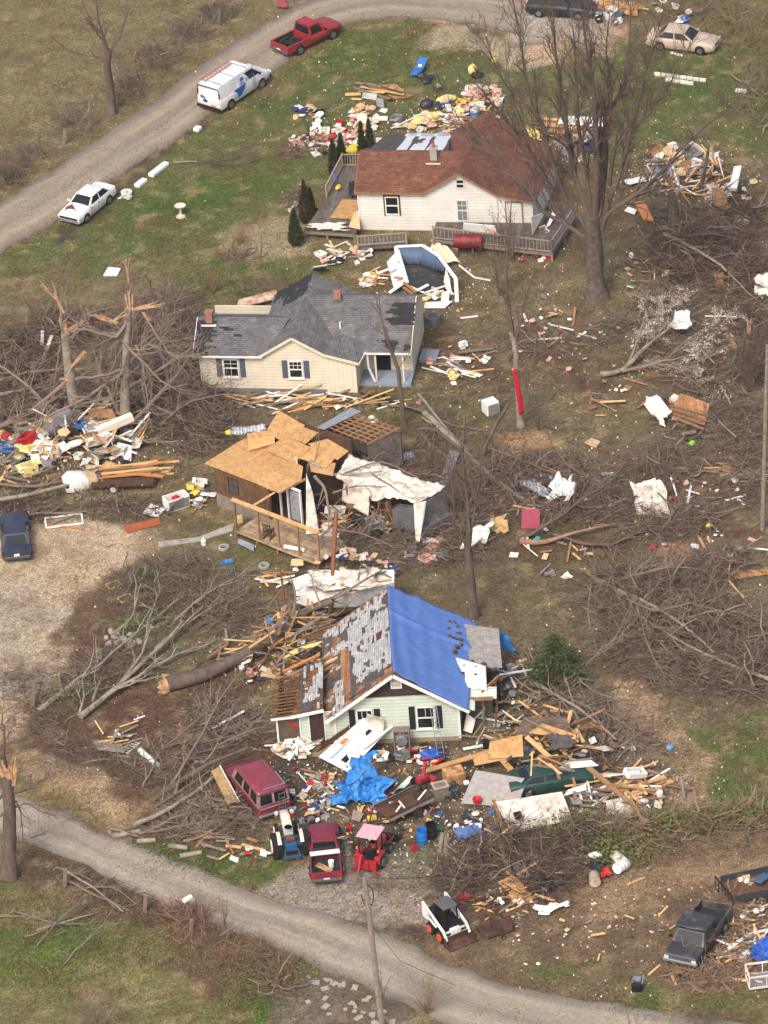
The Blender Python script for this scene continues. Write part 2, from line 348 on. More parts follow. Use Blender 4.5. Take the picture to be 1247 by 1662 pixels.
def road(name,A,B,rgb,n=160,k=12,lift=.03,dark=(120,108,98),nseed=3):
    """sheet between two edges given in photo pixels, ragged edges, tyre tracks run along it"""
    def res(pts,n):
        pts=[G(*p) for p in pts];d=[0]
        for i in range(1,len(pts)):d.append(d[-1]+(pts[i]-pts[i-1]).length)
        out=[]
        # Catmull-Rom
        for i in range(n):
            t=d[-1]*i/(n-1);j=max(q for q in range(len(pts)-1) if d[q]<= t+1e-9);f=(t-d[j])/(d[j+1]-d[j])
            p0,p1,p2,p3=pts[max(j-1,0)],pts[j],pts[j+1],pts[min(j+2,len(pts)-1)]
            out.append(.5*((2*p1)+(p2-p0)*f+(2*p0-5*p1+4*p2-p3)*f*f+(3*p1-p0-3*p2+p3)*f**3))
        return out
    a=res(A,n);b=res(B,n);vs=[];uv=[];run=0
    for i in range(n):
        if i:run+= ((a[i]+b[i])/2-(a[i-1]+b[i-1])/2).length
        e0=(float(vnoise(run*.9,0,nseed))-.5)*.5;e1=(float(vnoise(run*.9,9,nseed))-.5)*.5
        w_=(a[i]-b[i]).length
        for j in range(k+1):
            t=e0/w_+(1-(e0+e1)/w_)*j/k;p=a[i].lerp(b[i],t);vs.append((p.x,p.y,H(p.x,p.y)+(lift if 0<j<k else .004)));uv.append((j/k,run))
    fs=[(i*(k+1)+j,i*(k+1)+j+1,(i+1)*(k+1)+j+1,(i+1)*(k+1)+j) for i in range(n-1) for j in range(k)]
    o=npmesh(name,np.array(vs),np.array(fs),None,4);me=o.data;me.polygons.foreach_set('use_smooth',[True]*len(me.polygons))
    ul=me.uv_layers.new(name='uv');li=np.empty(len(me.loops),np.int32);me.loops.foreach_get('vertex_index',li)
    ul.data.foreach_set('uv',np.array(uv)[li].astype(np.float32).ravel())
    m=bpy.data.materials.new(name+' surface');m.use_nodes=True;t=m.node_tree;N=t.nodes;L=t.links.new
    bs=N['Principled BSDF'];bs.inputs['Roughness'].default_value=.95;bs.inputs['Specular IOR Level'].default_value=.15
    tc=N.new('ShaderNodeTexCoord');sp=N.new('ShaderNodeSeparateXYZ');L(tc.outputs['UV'],sp.inputs[0])
    mp=N.new('ShaderNodeMapping');mp.inputs['Scale'].default_value=(7,.06,1);L(tc.outputs['UV'],mp.inputs[0])
    n1=N.new('ShaderNodeTexNoise');n1.inputs['Scale'].default_value=1;n1.inputs['Detail'].default_value=5;L(mp.outputs[0],n1.inputs[0])
    cr=N.new('ShaderNodeValToRGB');L(sp.outputs[0],cr.inputs[0]);e=cr.color_ramp.elements
    li_,da=(*lin(rgb),1),(*lin(dark),1);mid=tuple(.5*(x+y) for x,y in zip(li_,da))
    e[0].position=0;e[0].color=da;e[1].position=1;e[1].color=da
    for ps,cc in ((.1,mid),(.2,li_),(.36,li_),(.5,mid),(.62,li_),(.8,li_),(.92,mid)):x=e.new(ps);x.color=cc
    c=cr.outputs[0]
    for src,lo,hi,a0,a1 in ((n1.outputs[0],.82,1.14,.3,.7),(None,.93,1.07,.35,.65),(None,.82,1.2,.35,.65)):
        if src is None:
            nn=N.new('ShaderNodeTexNoise');nn.inputs['Scale'].default_value=1.3 if lo>.92 else 9;nn.inputs['Detail'].default_value=6;L(tc.outputs['Object'],nn.inputs[0]);src=nn.outputs[0]
        r=N.new('ShaderNodeMapRange');L(src,r.inputs[0]);r.inputs[1].default_value=a0;r.inputs[2].default_value=a1;r.inputs[3].default_value=lo;r.inputs[4].default_value=hi
        x=N.new('ShaderNodeVectorMath');x.operation='SCALE';L(c,x.inputs[0]);L(r.outputs[0],x.inputs[3]);c=x.outputs[0]
    L(c,bs.inputs['Base Color'])
    bp=N.new('ShaderNodeBump');bp.inputs['Distance'].default_value=.02;L(nn.outputs[0],bp.inputs['Height']);L(bp.outputs[0],bs.inputs['Normal'])
    me.materials.append(m);return tag(o,kind='structure')
road('upper_road',[(-120,400),(0,328),(67,286),(141,236),(215,188),(279,141),(370,74),(434,34),(486,6),(560,-14),(650,-18),(740,-12),(850,-5)],
     [(-120,485),(0,411),(94,357),(175,300),(215,269),(290,226),(345,184),(400,150),(450,112),(500,76),(545,45),(600,31),(660,28),(740,36),(850,60)],(148,134,116),dark=(104,93,87))
road('lower_road',[(-120,1225),(-40,1262),(34,1294),(101,1321),(162,1348),(252,1381),(323,1412),(380,1438),(450,1461),(523,1482),(593,1508),(660,1529),(721,1562),(834,1600),(952,1624),(1084,1647),(1200,1662),(1340,1690)],
     [(-120,1300),(-40,1338),(44,1371),(135,1402),(188,1435),(256,1466),(323,1494),(380,1512),(462,1546),(520,1571),(575,1589),(618,1610),(654,1626),(685,1644),(760,1680),(900,1720),(1050,1745),(1200,1775)],(152,140,124),dark=(112,104,94))
# ------------------------------------------------------------ shared materials
m_trim=M('white trim paint',(214,212,206),.6,var=.08)
m_cream_trim=M('cream trim paint',(222,208,178),.6,var=.08)
m_white_siding=M('white vinyl siding',(224,220,210),.7,var=.1,sc=.9,kind=('siding',2,.22,.66))
m_cream_siding=M('cream vinyl siding',(222,211,188),.7,var=.1,sc=.9,kind=('siding',2,.22,.62))
m_cream_vert=M('cream vertical panel siding',(220,209,186),.7,var=.08,kind=('siding',0,.28,.8))
m_green_siding=M('pale green vinyl siding',(202,211,194),.7,var=.1,sc=.9,kind=('siding',2,.22,.56))
m_brown_roof=M('rust brown shingles',(116,76,60),.95,var=.22,sc=1.5,kind=('shingle',),rgb2=(132,92,74),p=.25)
m_brown_roof_r=M('rust brown shingles turned',(116,76,60),.95,var=.22,sc=1.5,kind=('shingle',),rgb2=(132,92,74),p=.25,rot=90)
m_grey_roof=M('charcoal grey shingles',(104,102,102),.95,var=.18,sc=1.3,kind=('shingle',),rgb2=(124,120,118),p=.3)
m_grey_roof_r=M('charcoal grey shingles turned',(104,102,102),.95,var=.18,sc=1.3,kind=('shingle',),rgb2=(124,120,118),p=.3,rot=90)
m_felt=M('black roofing felt',(80,74,72),.95,var=.3)
m_felt_torn=M('dark grey exposed roofing felt',(46,45,47),.95,var=.3)
m_light_shingle=M('pale grey shingles',(178,176,174),.95,var=.12,sc=2,kind=('shingle',),rot=90)
m_grey_deck=M('weathered grey deck boards',(104,96,88),.95,var=.25,sc=3,kind=('boards',0,.28),rgb2=(80,74,68),p=.3)
m_grey_wood=M('weathered grey wood',(128,116,104),.95,var=.3,sc=4,rv=.25)
m_tan_deck=M('tan deck boards',(172,146,116),.95,var=.25,sc=2.5,kind=('boards',1,.14),rgb2=(120,100,80),p=.35)
m_lumber=M('fresh lumber',(206,166,112),.85,var=.22,sc=3,rv=.2)
m_old_wood=M('old brown lumber',(142,106,74),.9,var=.3,sc=3,rv=.3)
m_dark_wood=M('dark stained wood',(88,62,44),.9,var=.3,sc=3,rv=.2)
m_osb=M('oriented strand board',(190,148,98),.9,var=.2,sc=4,rgb2=(160,116,74),p=.3,rv=.1)
m_ply=M('rain stained plywood',(186,140,92),.9,var=.25,sc=3,rgb2=(110,84,60),p=.4,rv=.15)
m_brick=M('brick',(156,108,88),.9,var=.3,sc=6)
m_conc=M('concrete',(160,152,142),.95,var=.15,sc=2)
m_found=M('grey painted foundation',(120,122,128),.9,var=.2)
m_block=M('stained block foundation',(150,132,108),.95,var=.3)
m_glass=glassm()
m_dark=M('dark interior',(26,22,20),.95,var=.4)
m_black=M('black plastic',(28,28,30),.5,var=.2)
m_metal=M('galvanised metal',(164,166,170),.4,.7,var=.2)
m_gmetal=M('grey corrugated metal',(168,170,174),.5,.5,var=.2,kind=('corr',0,.2))
m_slate=M('slate blue shutter',(84,92,112),.7,var=.1,kind=('siding',2,.09,.7))
m_blk_shut=M('black shutter',(34,38,46),.7,var=.1,kind=('siding',2,.09,.6))
m_curtain=M('pale curtain',(170,168,160),.9,var=.2)
m_brown_panel=M('weathered brown panelling',(112,82,58),.95,var=.3,sc=2,rgb2=(84,66,52),p=.5,kind=('siding',0,.35,.6))
m_white=M('white painted surface',(226,224,218),.6,var=.06)
m_dirty_white=M('dirty white membrane',(214,206,192),.8,var=.12,sc=1.6,rgb2=(156,142,124),p=.35)
m_blue_tarp=M('blue tarpaulin',(88,122,186),.5,var=.14,sc=1.8,st=(1,4,1),bump=.5,spec=.5)
m_tarp2=M('sky blue tarpaulin',(44,120,190),.4,var=.2,sc=3,bump=.5,spec=.5)
m_red_paint=M('red spray paint',(196,60,50),.7,var=.2)
m_brownp=M('dark brown door paint',(66,42,38),.6,var=.2)
class Fr:
    """house frame: local x along the front wall, y to the back, z up"""
    def __init__(s,name,label,cat,u,v,yaw,dz=0):
        g=G(u,v);s.o=Vector((g.x,g.y,0));s.c=cos(radians(yaw));s.s=sin(radians(yaw));s.yaw=yaw
        s.t=thing(name,label,cat,(g.x,g.y,0),yaw)
    def loc(s,p):x=p[0]-s.o.x;y=p[1]-s.o.y;return Vector((x*s.c+y*s.s,-x*s.s+y*s.c,p[2]))
    def px(s,u,v,z):return s.loc(P(u,v,z))
    def W(s,a,b,z=0):return Vector((s.o.x+a*s.c-b*s.s,s.o.y+a*s.s+b*s.c,z))
def ext(m,pts,vec):
    k=len(pts);a=[Vector(p) for p in pts];v=Vector(vec)
    return m.add([*a,*[p+v for p in a]],[tuple(range(k)),tuple(range(2*k-1,k-1,-1))]+[(i,i+k,(i+1) % k+k,(i+1) % k) for i in range(k)])
def window(par,x,z,w,h,y=0,yaw=0,pos=None,frame=None,shut=None,bars=(1,2),sill=True,glass=None,half=False,label=None):
    """x centre, z bottom, outward is local -y"""
    T=Matrix.Translation(pos if pos else (x,y,z)) @ Matrix.Rotation(radians(yaw),4,'Z')
    frame=frame or m_trim;m=MB();m.box(0,-.012,h/2,w,.03,h,T=T);g=m.build('window',glass or m_glass,par)
    if label:g['label']=label
    f=MB();t=.07
    for sx in (-1,1):f.box(sx*w/2,-.03,h/2,t,.08,h+t,T=T)
    for zz in (0,h/2,h):f.box(0,-.03-(.005 if zz== h/2 else 0),zz,w+(t if zz != h/2 else-t),.07,t,T=T)
    for i in range(1,bars[0]+1):f.box(-w/2+w*i/(bars[0]+1),-.028,h*.75,.025,.03,h/2-t,T=T)
    for i in range(1,bars[1]):f.box(0,-.031,h*(.5+.5*i/bars[1]),w-t,.03,.025,T=T)
    if not half and bars[0]:
        for i in range(1,bars[0]+1):f.box(-w/2+w*i/(bars[0]+1),-.028,h*.25,.025,.03,h/2-t,T=T)
    f.build('frame',frame,g)
    if sill:MB().box(0,-.07,-.08,w+.25,.12,.05,T=T).build('sill',frame,g)
    if shut:
        for sx in (-1,1):MB().box(sx*(w/2+.28),-.02,h/2,.34,.04,h+.1,T=T).build('shutter',shut,par)
    return g
def railing(m,a,b,h=.9,step=.16,post=True,rail=.07):
    a=Vector(a);b=Vector(b);L_=(b-a).length;d=(b-a)/L_;up=Vector((0,0,1))
    m.bar(a+up*h,b+up*h,.1,.05);m.bar(a+up*.12,b+up*.12,.05,.08)
    n=int(L_/step)
    for i in range(1,n):p=a+d*(L_*i/n);m.bar(p+up*.1,p+up*(h-.02),.04,.04)
    if post:
        for p in (a,b):m.bar(p-up*.1,p+up*(h+.08),.1,.1)
def tabs(m,o,ex,ey,nx,ny,prob,w=.3,h=.14,th=.008,lift=.006):
    """rows of single shingles on a roof plane; ex, ey unit vectors in the plane"""
    o=Vector(o);ex=Vector(ex).normalized();ey=Vector(ey).normalized();n=ex.cross(ey).normalized()
    if n.z<0:n=-n
    for j in range(ny):
        i=0
        while i<nx:
            k=i
            while k<nx and prob(k+.5,j+.5):k+= 1
            if k>i:
                p=o+ex*(i*w+random.uniform(-.1,.1))+ey*(j*h)+n*(lift+random.random()*.01);q=ex*((k-i)*w+random.uniform(-.12,.08))+ey*random.uniform(-.03,.03);r=ey*(h*random.uniform(1.,1.4))
                m.add([p,p+q,p+q+r,p+r,p+n*th,p+q+n*th,p+q+r+n*th,p+r+n*th],[(3,2,1,0),(4,5,6,7),(0,1,5,4),(1,2,6,5),(2,3,7,6),(3,0,4,7)])
            i=k+1
def chimney(par,x,y,z0,z1,s=.45,pot=True):
    m=MB();m.box(x,y,(z0+z1)/2,s,s,z1-z0);c=m.build('chimney',m_conc if pot else m_brick,par)
    if pot:MB().lathe([(.1,0),(.1,.45),(.08,.45),(.08,.1)],(x,y,z1),n=12).build('flue_pipe',m_brick,c)
    MB().box(x,y,z1,s+.08,s+.08,.06).build('cap',m_brick if not pot else m_conc,c)
    MB().box(x,y-.1,z0+.12,s+.5,s+.4,.04).build('flashing',m_trim,c)
# ------------------------------------------------------------ house 1: white siding, rust brown roof
h1=Fr('farmhouse','white sided house with rust brown shingle roof and a deck wrapped round it','house',585,372.4,-10.4);T1=h1.t
w=MB();ext(w,[(0,0,-.2),(9.,0,-.2),(9.,0,2.72),(6.67,0,4.2),(4.32,0,2.85),(0,0,2.85)],(0,.12,0));w.build('front_wall',m_white_siding,T1)
w=MB();ext(w,[(9.0,.03,-.2),(11.3,.03,-.2),(11.3,.03,2.18),(9.0,.03,2.7)],(0,.1,0));w.build('porch_wall',m_white_siding,T1)
w=MB();ext(w,[(0,.12,-.2),(0,5.6,-.2),(0,5.6,2.85),(0,2.8,4.1),(0,.12,2.85)],(.12,0,0));w.build('end_wall',m_white_siding,T1)
w=MB();ext(w,[(11.3,.0,-.2),(12.05,6.3,-.2),(12.05,6.3,2.12),(11.3,0,2.15)],(-.12,0,0));w.build('end_wall',m_white_siding,T1)
w=MB();ext(w,[(5.0,7.7,-.2),(12.05,7.1,-.2),(12.05,7.1,2.1),(9.9,7.3,2.7),(7.5,7.6,4.2),(5.1,7.7,2.7)],(0,-.12,0));w.bx(.12,5,7.6,7.72,-.2,2.5);w.build('rear_wall',m_white_siding,T1)
w=MB();w.slab([(-.15,-.25,2.84),(4.3,-.25,2.84),(6.75,2.8,4.24),(-.15,2.8,4.24)],.09);w.slab([(-.15,2.8,4.24),(6.75,2.8,4.24),(6.0,5.75,2.84),(-.15,5.75,2.84)],.09);w.build('roof',m_brown_roof,T1)
w=MB();w.slab([(4.2,-.3,2.83),(6.67,-.3,4.36),(7.55,7.9,4.4),(5.0,8.0,2.78)],.1)
w.slab([(6.67,-.3,4.36),(9.05,-.3,2.82),(9.95,7.7,2.85),(7.55,7.9,4.4)],.1);w.slab([(9.05,-.3,2.815),(11.5,-.3,2.25),(12.35,6.6,2.22),(9.95,7.7,2.845)],.1);w.build('roof',m_brown_roof_r,T1)
f=MB();f.bar((-.16,-.27,2.78),(4.25,-.27,2.78),.03,.14)
f.bar((4.2,-.32,2.76),(6.67,-.32,4.28),.03,.13);f.bar((6.67,-.32,4.28),(9.05,-.32,2.74),.03,.13);f.bar((9.05,-.32,2.74),(11.5,-.32,2.18),.03,.12);f.bar((-.17,-.25,2.76),(-.17,2.8,4.16),.03,.13)
f.build('fascia',m_old_wood,T1)
for xx in (.03,9.0,11.26):MB().box(xx,-.02,1.2,.12,.06,2.8).build('corner_board',m_trim,T1)
# low rear roof with torn white membrane
w=MB();w.slab([(.3,3.3,4.02),(5.6,3.3,4.02),(5.0,7.9,2.72),(.85,7.9,2.72)],.1);w.build('rear_roof',m_felt,T1)
def rr(x,y):t=(y-3.3)/4.6;return (x,y,4.05-1.3*t)
w=MB()
for a,b in ((2.15,2.85),(3.0,4.0),(4.1,5.2)):
    for y0,y1,q in ((3.4,5.6,.0),(5.6,7.9,.12)):
        w.slab([rr(a+q,y0),rr(b-q*.6,y0),rr(b,y1),rr(a+.12,y1)],.03)
w.slab([rr(2.1,7.2),rr(5.,7.2),rr(5.,7.95),rr(2.15,7.95)],.035);w.build('roof_membrane',M('pale metal roofing',(214,214,220),.5,var=.08),T1)
w=MB();w.bar(rr(3.1,5),rr(3.55,6.3),.25,.1);w.bar(rr(3.5,5.2),rr(3.2,5.9),.18,.16);w.build('roof_tear',m_felt,T1)
chimney(T1,4.75,2.35,3.7,4.75)
window(T1,2.2,1.15,.82,1.25,frame=m_white,sill=False,bars=(0,1));f=MB()
for sx in (-1,1):f.box(2.2+sx*.5,-.02,1.78,.09,.05,1.5)
f.box(2.2,-.02,2.5,1.05,.05,.1);f.build('window_surround',m_dark_wood,T1)
window(T1,6.75,.72,.66,1.5,bars=(1,2),sill=False,glass=M('window with pale curtain',(120,124,120),.2,var=.3),frame=m_trim)
window(T1,6.72,3.12,.5,.62,bars=(0,1),sill=False,glass=m_dark)
d=MB().box(10.1,-.0,1.0,1.0,.06,2.1).build('door',m_white_siding,T1);f=MB()
for sx in (-1,1):f.box(10.1+sx*.53,-.01,1.0,.07,.1,2.15)
f.box(10.1,-.01,2.1,1.13,.1,.07);f.build('door_frame',m_grey_wood,d)
# deck
m=MB();A=h1.px
def dk(u,v):p=A(u,v,.6);return (p.x,p.y,.6)
m.slab([(-3.5,-1.4,.6),(-.02,-1.75,.6),(-.02,7.3,.6),(-2.2,7.3,.6),(-2.6,3,.6)],.06)
m.slab([dk(700,386),dk(897,411),dk(938,350),(12.6,2.5,.6),(11.35,-.02,.6),(5.0,-.02,.6)],.06)
m.build('deck',m_grey_deck,T1)
m=MB();P5,P6,P7=Vector(dk(704,388)),Vector(dk(896,411)),Vector(dk(936,352))
m.bar((-3.5,-1.4,.5),(-.02,-1.75,.5),.05,.2);m.bar(P5-Vector((0,0,.12)),P6-Vector((0,0,.12)),.05,.2);m.bar(P6-Vector((0,0,.12)),P7-Vector((0,0,.12)),.05,.2)
for p in (Vector((-3.4,-1.35,.5)),Vector((-1.9,-1.5,.5)),Vector((-.1,-1.7,.5)),P5,P5.lerp(P6,.33),P5.lerp(P6,.66),P6,P6.lerp(P7,.5),P7,Vector((3.4,-2.2,.5)),Vector((-2.5,3,.5)),Vector((-2.1,7.2,.5))):m.bar((p.x,p.y,-.3),(p.x,p.y,.57),.14,.14)
m.build('deck_frame',m_grey_wood,T1)
def rl(*a,**k):m=MB();railing(m,*a,**k);m.build('railing',m_rail,T1)
m_rail=M('pale weathered railing',(150,138,124),.95,var=.25,sc=4)
rl((-2.15,7.25,.6),(-.1,7.25,.6));rl((-2.15,7.2,.6),(-2.6,3,.6),step=.22)
q1=h1.px(581,398,.55);q2=h1.px(660,392,.8);rl(q1-Vector((0,0,.1)),q2-Vector((0,0,.1)),.75,step=.24)
rl(P5,P5.lerp(P6,.26),step=.24);rl(P5.lerp(P6,.3),P6,step=.24);rl(P6,P7,step=.24)
m=MB();a=q1;m.slab([(a.x,a.y-.05,.3),(q2.x,q2.y-.05,.5),(q2.x,q2.y+1.3,.5),(a.x,a.y+1.2,.3)],.08);m.build('ramp',m_grey_deck,T1)
# ------------------------------------------------------------ house 2: cream siding, grey roof
h2=Fr('cream_house','cream sided house with charcoal shingle roof patched with missing shingles','house',581.3,638.5,-10);T2=h2.t
w=MB();ext(w,[(-5.7,0,.25),(-1.9,0,.25),(-1.9,0,2.8),(-3.83,0,3.9),(-5.7,0,2.72)],(0,.12,0));ext(w,[(-9.75,.05,.25),(-5.7,.05,.25),(-5.7,.05,2.72),(-9.75,.05,2.72)],(0,.12,0));w.build('front_wall',m_cream_siding,T2)
w=MB();ext(w,[(-1.9,-.02,.05),(.0,-.02,.05),(.0,-.02,2.2),(-1.9,-.02,2.74)],(0,.12,0));w.build('front_wall',m_cream_vert,T2)
w=MB();ext(w,[(0,-.0,.05),(0,2.5,.05),(0,2.5,2.3),(0,0,2.15)],(-.1,0,0));w.build('porch_side_wall',m_cream_vert,T2)
w=MB();ext(w,[(0,2.5,.1),(3.1,2.5,.1),(3.1,2.5,2.6),(0,2.5,2.6)],(0,.12,0));w.build('porch_back_wall',m_cream_siding,T2)
w=MB();ext(w,[(3.15,1.2,1.9),(3.15,2.3,1.6),(3.15,2.4,-.1),(3.15,7.6,-.1),(3.15,7.6,2.5),(3.15,4.5,4.22),(3.15,1.1,2.4)],(-.12,0,0));w.build('end_wall',m_cream_siding,T2)
w=MB();w.bx(-9.75,3,6.2,6.3,0,2.5);ext(w,[(-9.75,.1,.2),(-9.75,4.6,.2),(-9.75,4.6,2.6),(-9.75,2.35,3.8),(-9.75,.1,2.6)],(.1,0,0));w.build('rear_wall',m_cream_siding,T2)
MB().bx(-9.7,-1.9,.01,.14,-.4,.25).build('foundation',m_found,T2)
ap,bk=Vector((-3.83,-.2,4.06)),Vector((-3.5,7.1,4.42))
w=MB();w.slab([(-5.95,-.2,2.72),ap,bk,(-6.1,7.1,2.8)],.1);w.slab([ap,(-1.9,-.2,2.9),(-.6,7.1,2.95),bk],.1);w.slab([(-1.9,-.2,2.895),(.2,-.2,2.3),(.45,1.2,2.36),(-.8,3.2,3.3),(-1.7,1.2,2.93)],.1);w.build('roof',m_grey_roof_r,T2)
w=MB();w.slab([(-10.05,-.25,2.7),(-5.6,-.25,2.7),(-4.3,2.3,3.98),(-10.05,2.3,3.98)],.1);w.slab([(-10.05,2.3,3.98),(-4.3,2.3,3.98),(-5.6,4.9,2.7),(-10.05,4.9,2.7)],.1)
w.slab([(.1,.95,2.36),(3.3,.95,2.36),(3.3,4.5,4.35),(-3.6,4.5,4.35),(-1.9,1.4,2.75)],.1);w.slab([(-3.4,4.5,4.35),(3.3,4.5,4.35),(3.3,7.9,2.5),(-1,7.9,2.5)],.1);w.build('roof',m_grey_roof,T2)
# missing shingles
def slope(o,p1,p2):return Vector(o),(Vector(p1)-Vector(o)).normalized(),(Vector(p2)-Vector(o)).normalized()
m=MB();rnd=random.Random(3)
o,ex,ey=slope((-10.0,-.22,2.72),(-6,-.22,2.72),(-10.0,2.3,3.98))
edge=[rnd.uniform(2.2,4.3) for _ in range(40)]
tabs(m,o,ex,ey,5,18,lambda i,j:i<edge[int(j)]);
for a,b in ((4.5,14),(5.5,13),(8,10)):tabs(m,o+ex*a*.3+ey*b*.14,ex,ey,2,1,lambda i,j:True)
o,ex,ey=slope((3.3,.97,2.375),(0,.97,2.375),(3.3,4.5,4.365))
tabs(m,o+ey*1.95,ex,ey,6,11,lambda i,j:i<4+rnd.random()*1.6);tabs(m,o+ex*.9+ey*.12,ex,ey,5,5,lambda i,j:rnd.random()<.7)
tabs(m,o+ex*.1+ey*.1,ex,ey,1,3,lambda i,j:True);tabs(m,o+ex*4.4+ey*.5,ex,ey,2,1,lambda i,j:True)
o,ex,ey=slope(bk+Vector((0,0,.015)),ap+Vector((0,0,.015)),(-6.1,7.1,2.815))
tabs(m,o,ex,ey,16,20,lambda i,j:(i<2.2+2.2*float(vnoise(j*.6,0,4))) or (fbm(i*.5,j*.35,1.6,2,8)>.6 and i<8 and j<13))
m.build('bare_patches',m_felt_torn,T2)
m=MB()
for a,b,z0,z1,y in ((-10.07,-10.07,0,0,0),):m.bar((-10.07,-.27,2.68),(-10.07,2.3,3.93),.04,.14)
m.bar((-10.1,-.29,2.66),(-5.75,-.29,2.66),.05,.12);m.bar((.2,.9,2.3),(3.3,.9,2.3),.05,.12);m.bar((.26,-.2,2.22),(.45,.9,2.28),.04,.14)
m.build('gutter',m_white,T2)
for a,b in (((-5.9,-.24,2.66),(-3.83,-.24,3.98)),((-3.83,-.24,3.98),(-1.9,-.24,2.82)),((-1.9,-.24,2.82),(.22,-.24,2.22)),((3.32,.95,2.28),(3.32,4.5,4.26)),((3.32,4.5,4.26),(3.32,7.9,2.42))):MB().bar(a,b,.04,.16).build('rake_board',m_cream_trim,T2)
window(T2,-3.75,1.1,.8,1.15,frame=m_white,shut=m_slate,bars=(2,2),half=True)
window(T2,-7.8,1.1,.9,1.2,y=.05,frame=m_white,shut=m_slate,bars=(1,2))
MB().bx(.0,3.2,.85,2.5,-.1,.22).build('porch_slab',M('blue grey porch floor',(140,148,160),.8,var=.1),T2)
for xx in (1.05,2.75):MB().box(xx,1.1,1.27,.1,.1,2.1).build('porch_post',m_cream_trim,T2)
m=MB();m.bar((.55,1.1,2.3),(.6,1.,1.3),.12,.1);m.bar((.6,1.0,1.3),(1.0,.8,.35),.12,.08);m.build('broken_downpipe',m_white,T2)
MB().box(1.3,2.47,1.1,.9,.06,2.0).build('door',m_dark,T2)
chimney(T2,-9.3,2.1,3.6,4.5,.42,pot=False)
for p_ in ((-1.55,4.3,4.2,4.75),):m=MB();m.box(p_[0],p_[1],(p_[2]+p_[3])/2,.42,.42,p_[3]-p_[2]);c=m.build('chimney',m_brick,T2);MB().box(p_[0],p_[1],4.2,.55,.6,.2).build('flashing',m_grey_roof,c)
MB().tube([(-1.2,2.4,3.1),(-1.2,2.4,3.65)],.06,8).build('vent_pipe',m_white,T2)
for y_,z_ in ((3.35,2.9),(4.35,3.5)):MB().box(3.16,y_,z_,.04,.22,.3).build('wall_hole',m_black,T2)
# ------------------------------------------------------------ house 4: pale green, blue tarp
h4=Fr('green_house','pale green sided house with a blue tarp over half of its stripped roof','house',546,1209.5,-4.1);T4=h4.t
w=MB();ext(w,[(0,0,.3),(7.0,0,.3),(7.0,0,2.55),(5.35,0,3.1),(1.25,0,3.1),(0,0,2.2)],(0,.12,0));w.build('front_wall',m_green_siding,T4)
w=MB();ext(w,[(.9,-.03,3.06),(5.6,-.03,3.3),(3.49,-.03,4.72)],(0,.1,0));w.build('gable',M('dark brown gable shingles',(62,50,46),.95,var=.3,sc=3),T4)
MB().bx(0,7.0,.03,.15,-.5,.3).build('foundation',m_block,T4)
w=MB();ext(w,[(7,.12,-.3),(7,8.2,-.3),(7,8.2,2.4),(7,.12,2.4)],(-.12,0,0));w.bx(0,7,8.2,8.3,-.3,2.4);w.bx(0,.1,.12,8.2,-.3,2.1);w.build('side_wall',m_green_siding,T4)
for xx in (.04,6.97):MB().box(xx,-.01,1.35,.12,.1,2.3).build('corner_board',m_white,T4)
R0,R1=Vector((3.49,-.45,4.9)),Vector((2.9,8.5,4.9))
LE0,LE1=Vector((-.45,-.45,1.95)),Vector((-1.0,8.5,1.95))
RE0,RE1=Vector((7.6,-.45,2.3)),Vector((7.75,8.5,2.3))
w=MB();w.slab([LE0,R0,R1,LE1],.1);w.slab([R0,RE0,RE1,R1],.1);w.build('roof',M('bare brown roof boards',(156,112,80),.95,var=.35,sc=2,kind=('boards',0,.14),rgb2=(96,74,58),p=.4),T4)
ex=(R1-R0).normalized();ey=(LE0-R0).normalized();L1=(R1-R0).length;L2=(LE0-R0).length
# felt layer then shingles, both ragged
m=MB();nx,ny=int(L1/.3),int(L2/.14)
def pf(i,j):
    t=i*.3;s_=j*.14;n=float(fbm(i*.3,j*.2,1.1,3,3))
    return (s_<2.9 and t>.9-.3*s_ and n>.3) or (s_>3.7 and n>.5) or (t>5.6 and s_>2.9 and n>.45)
tabs(m,R0,ex,ey,nx,ny,pf,lift=.004,th=.006);m.build('roofing_felt',m_felt,T4)
m=MB()
def ps(i,j):
    t=i*.3;s_=j*.14;n=float(fbm(i*.34,j*.22,1.0,3,19));n2=random.random()
    if s_<2.5+.5*float(vnoise(t,0,2)) and t>1.2-.1*s_+.7*float(vnoise(s_*2,3,3)):return n>.26 and n2>.03 and not (t>7 and s_<1.3 and n>.55)
    if s_>3.5:return n>.56 and n2>.2
    return t>5.5 and n>.5
tabs(m,R0,ex,ey,nx,ny,ps,lift=.014,th=.01);m.build('shingles',m_light_shingle,T4)
m=MB();p=R0+ex*4.6+ey*.55;m.bar(p,p+ey*.7+ex*.1,.75,.06,up=ey.cross(ex));m.build('roof_hole',m_dark_wood,T4)
for a,b in ((LE0,R0),(R0,RE0)):d=Vector((0,-.03,-.1));MB().bar(a+d,b+d,.04,.2).build('rake_board',m_white,T4)
window(T4,5.12,.95,.95,1.4,frame=m_white,shut=m_blk_shut,bars=(1,1),glass=m_glass,half=True);window(T4,1.72,1.0,.85,1.3,frame=m_white,shut=m_blk_shut,bars=(2,1),half=True)
window(T4,3.62,3.75,.55,.7,y=-.05,bars=(2,1),sill=False,glass=m_curtain,frame=m_trim)
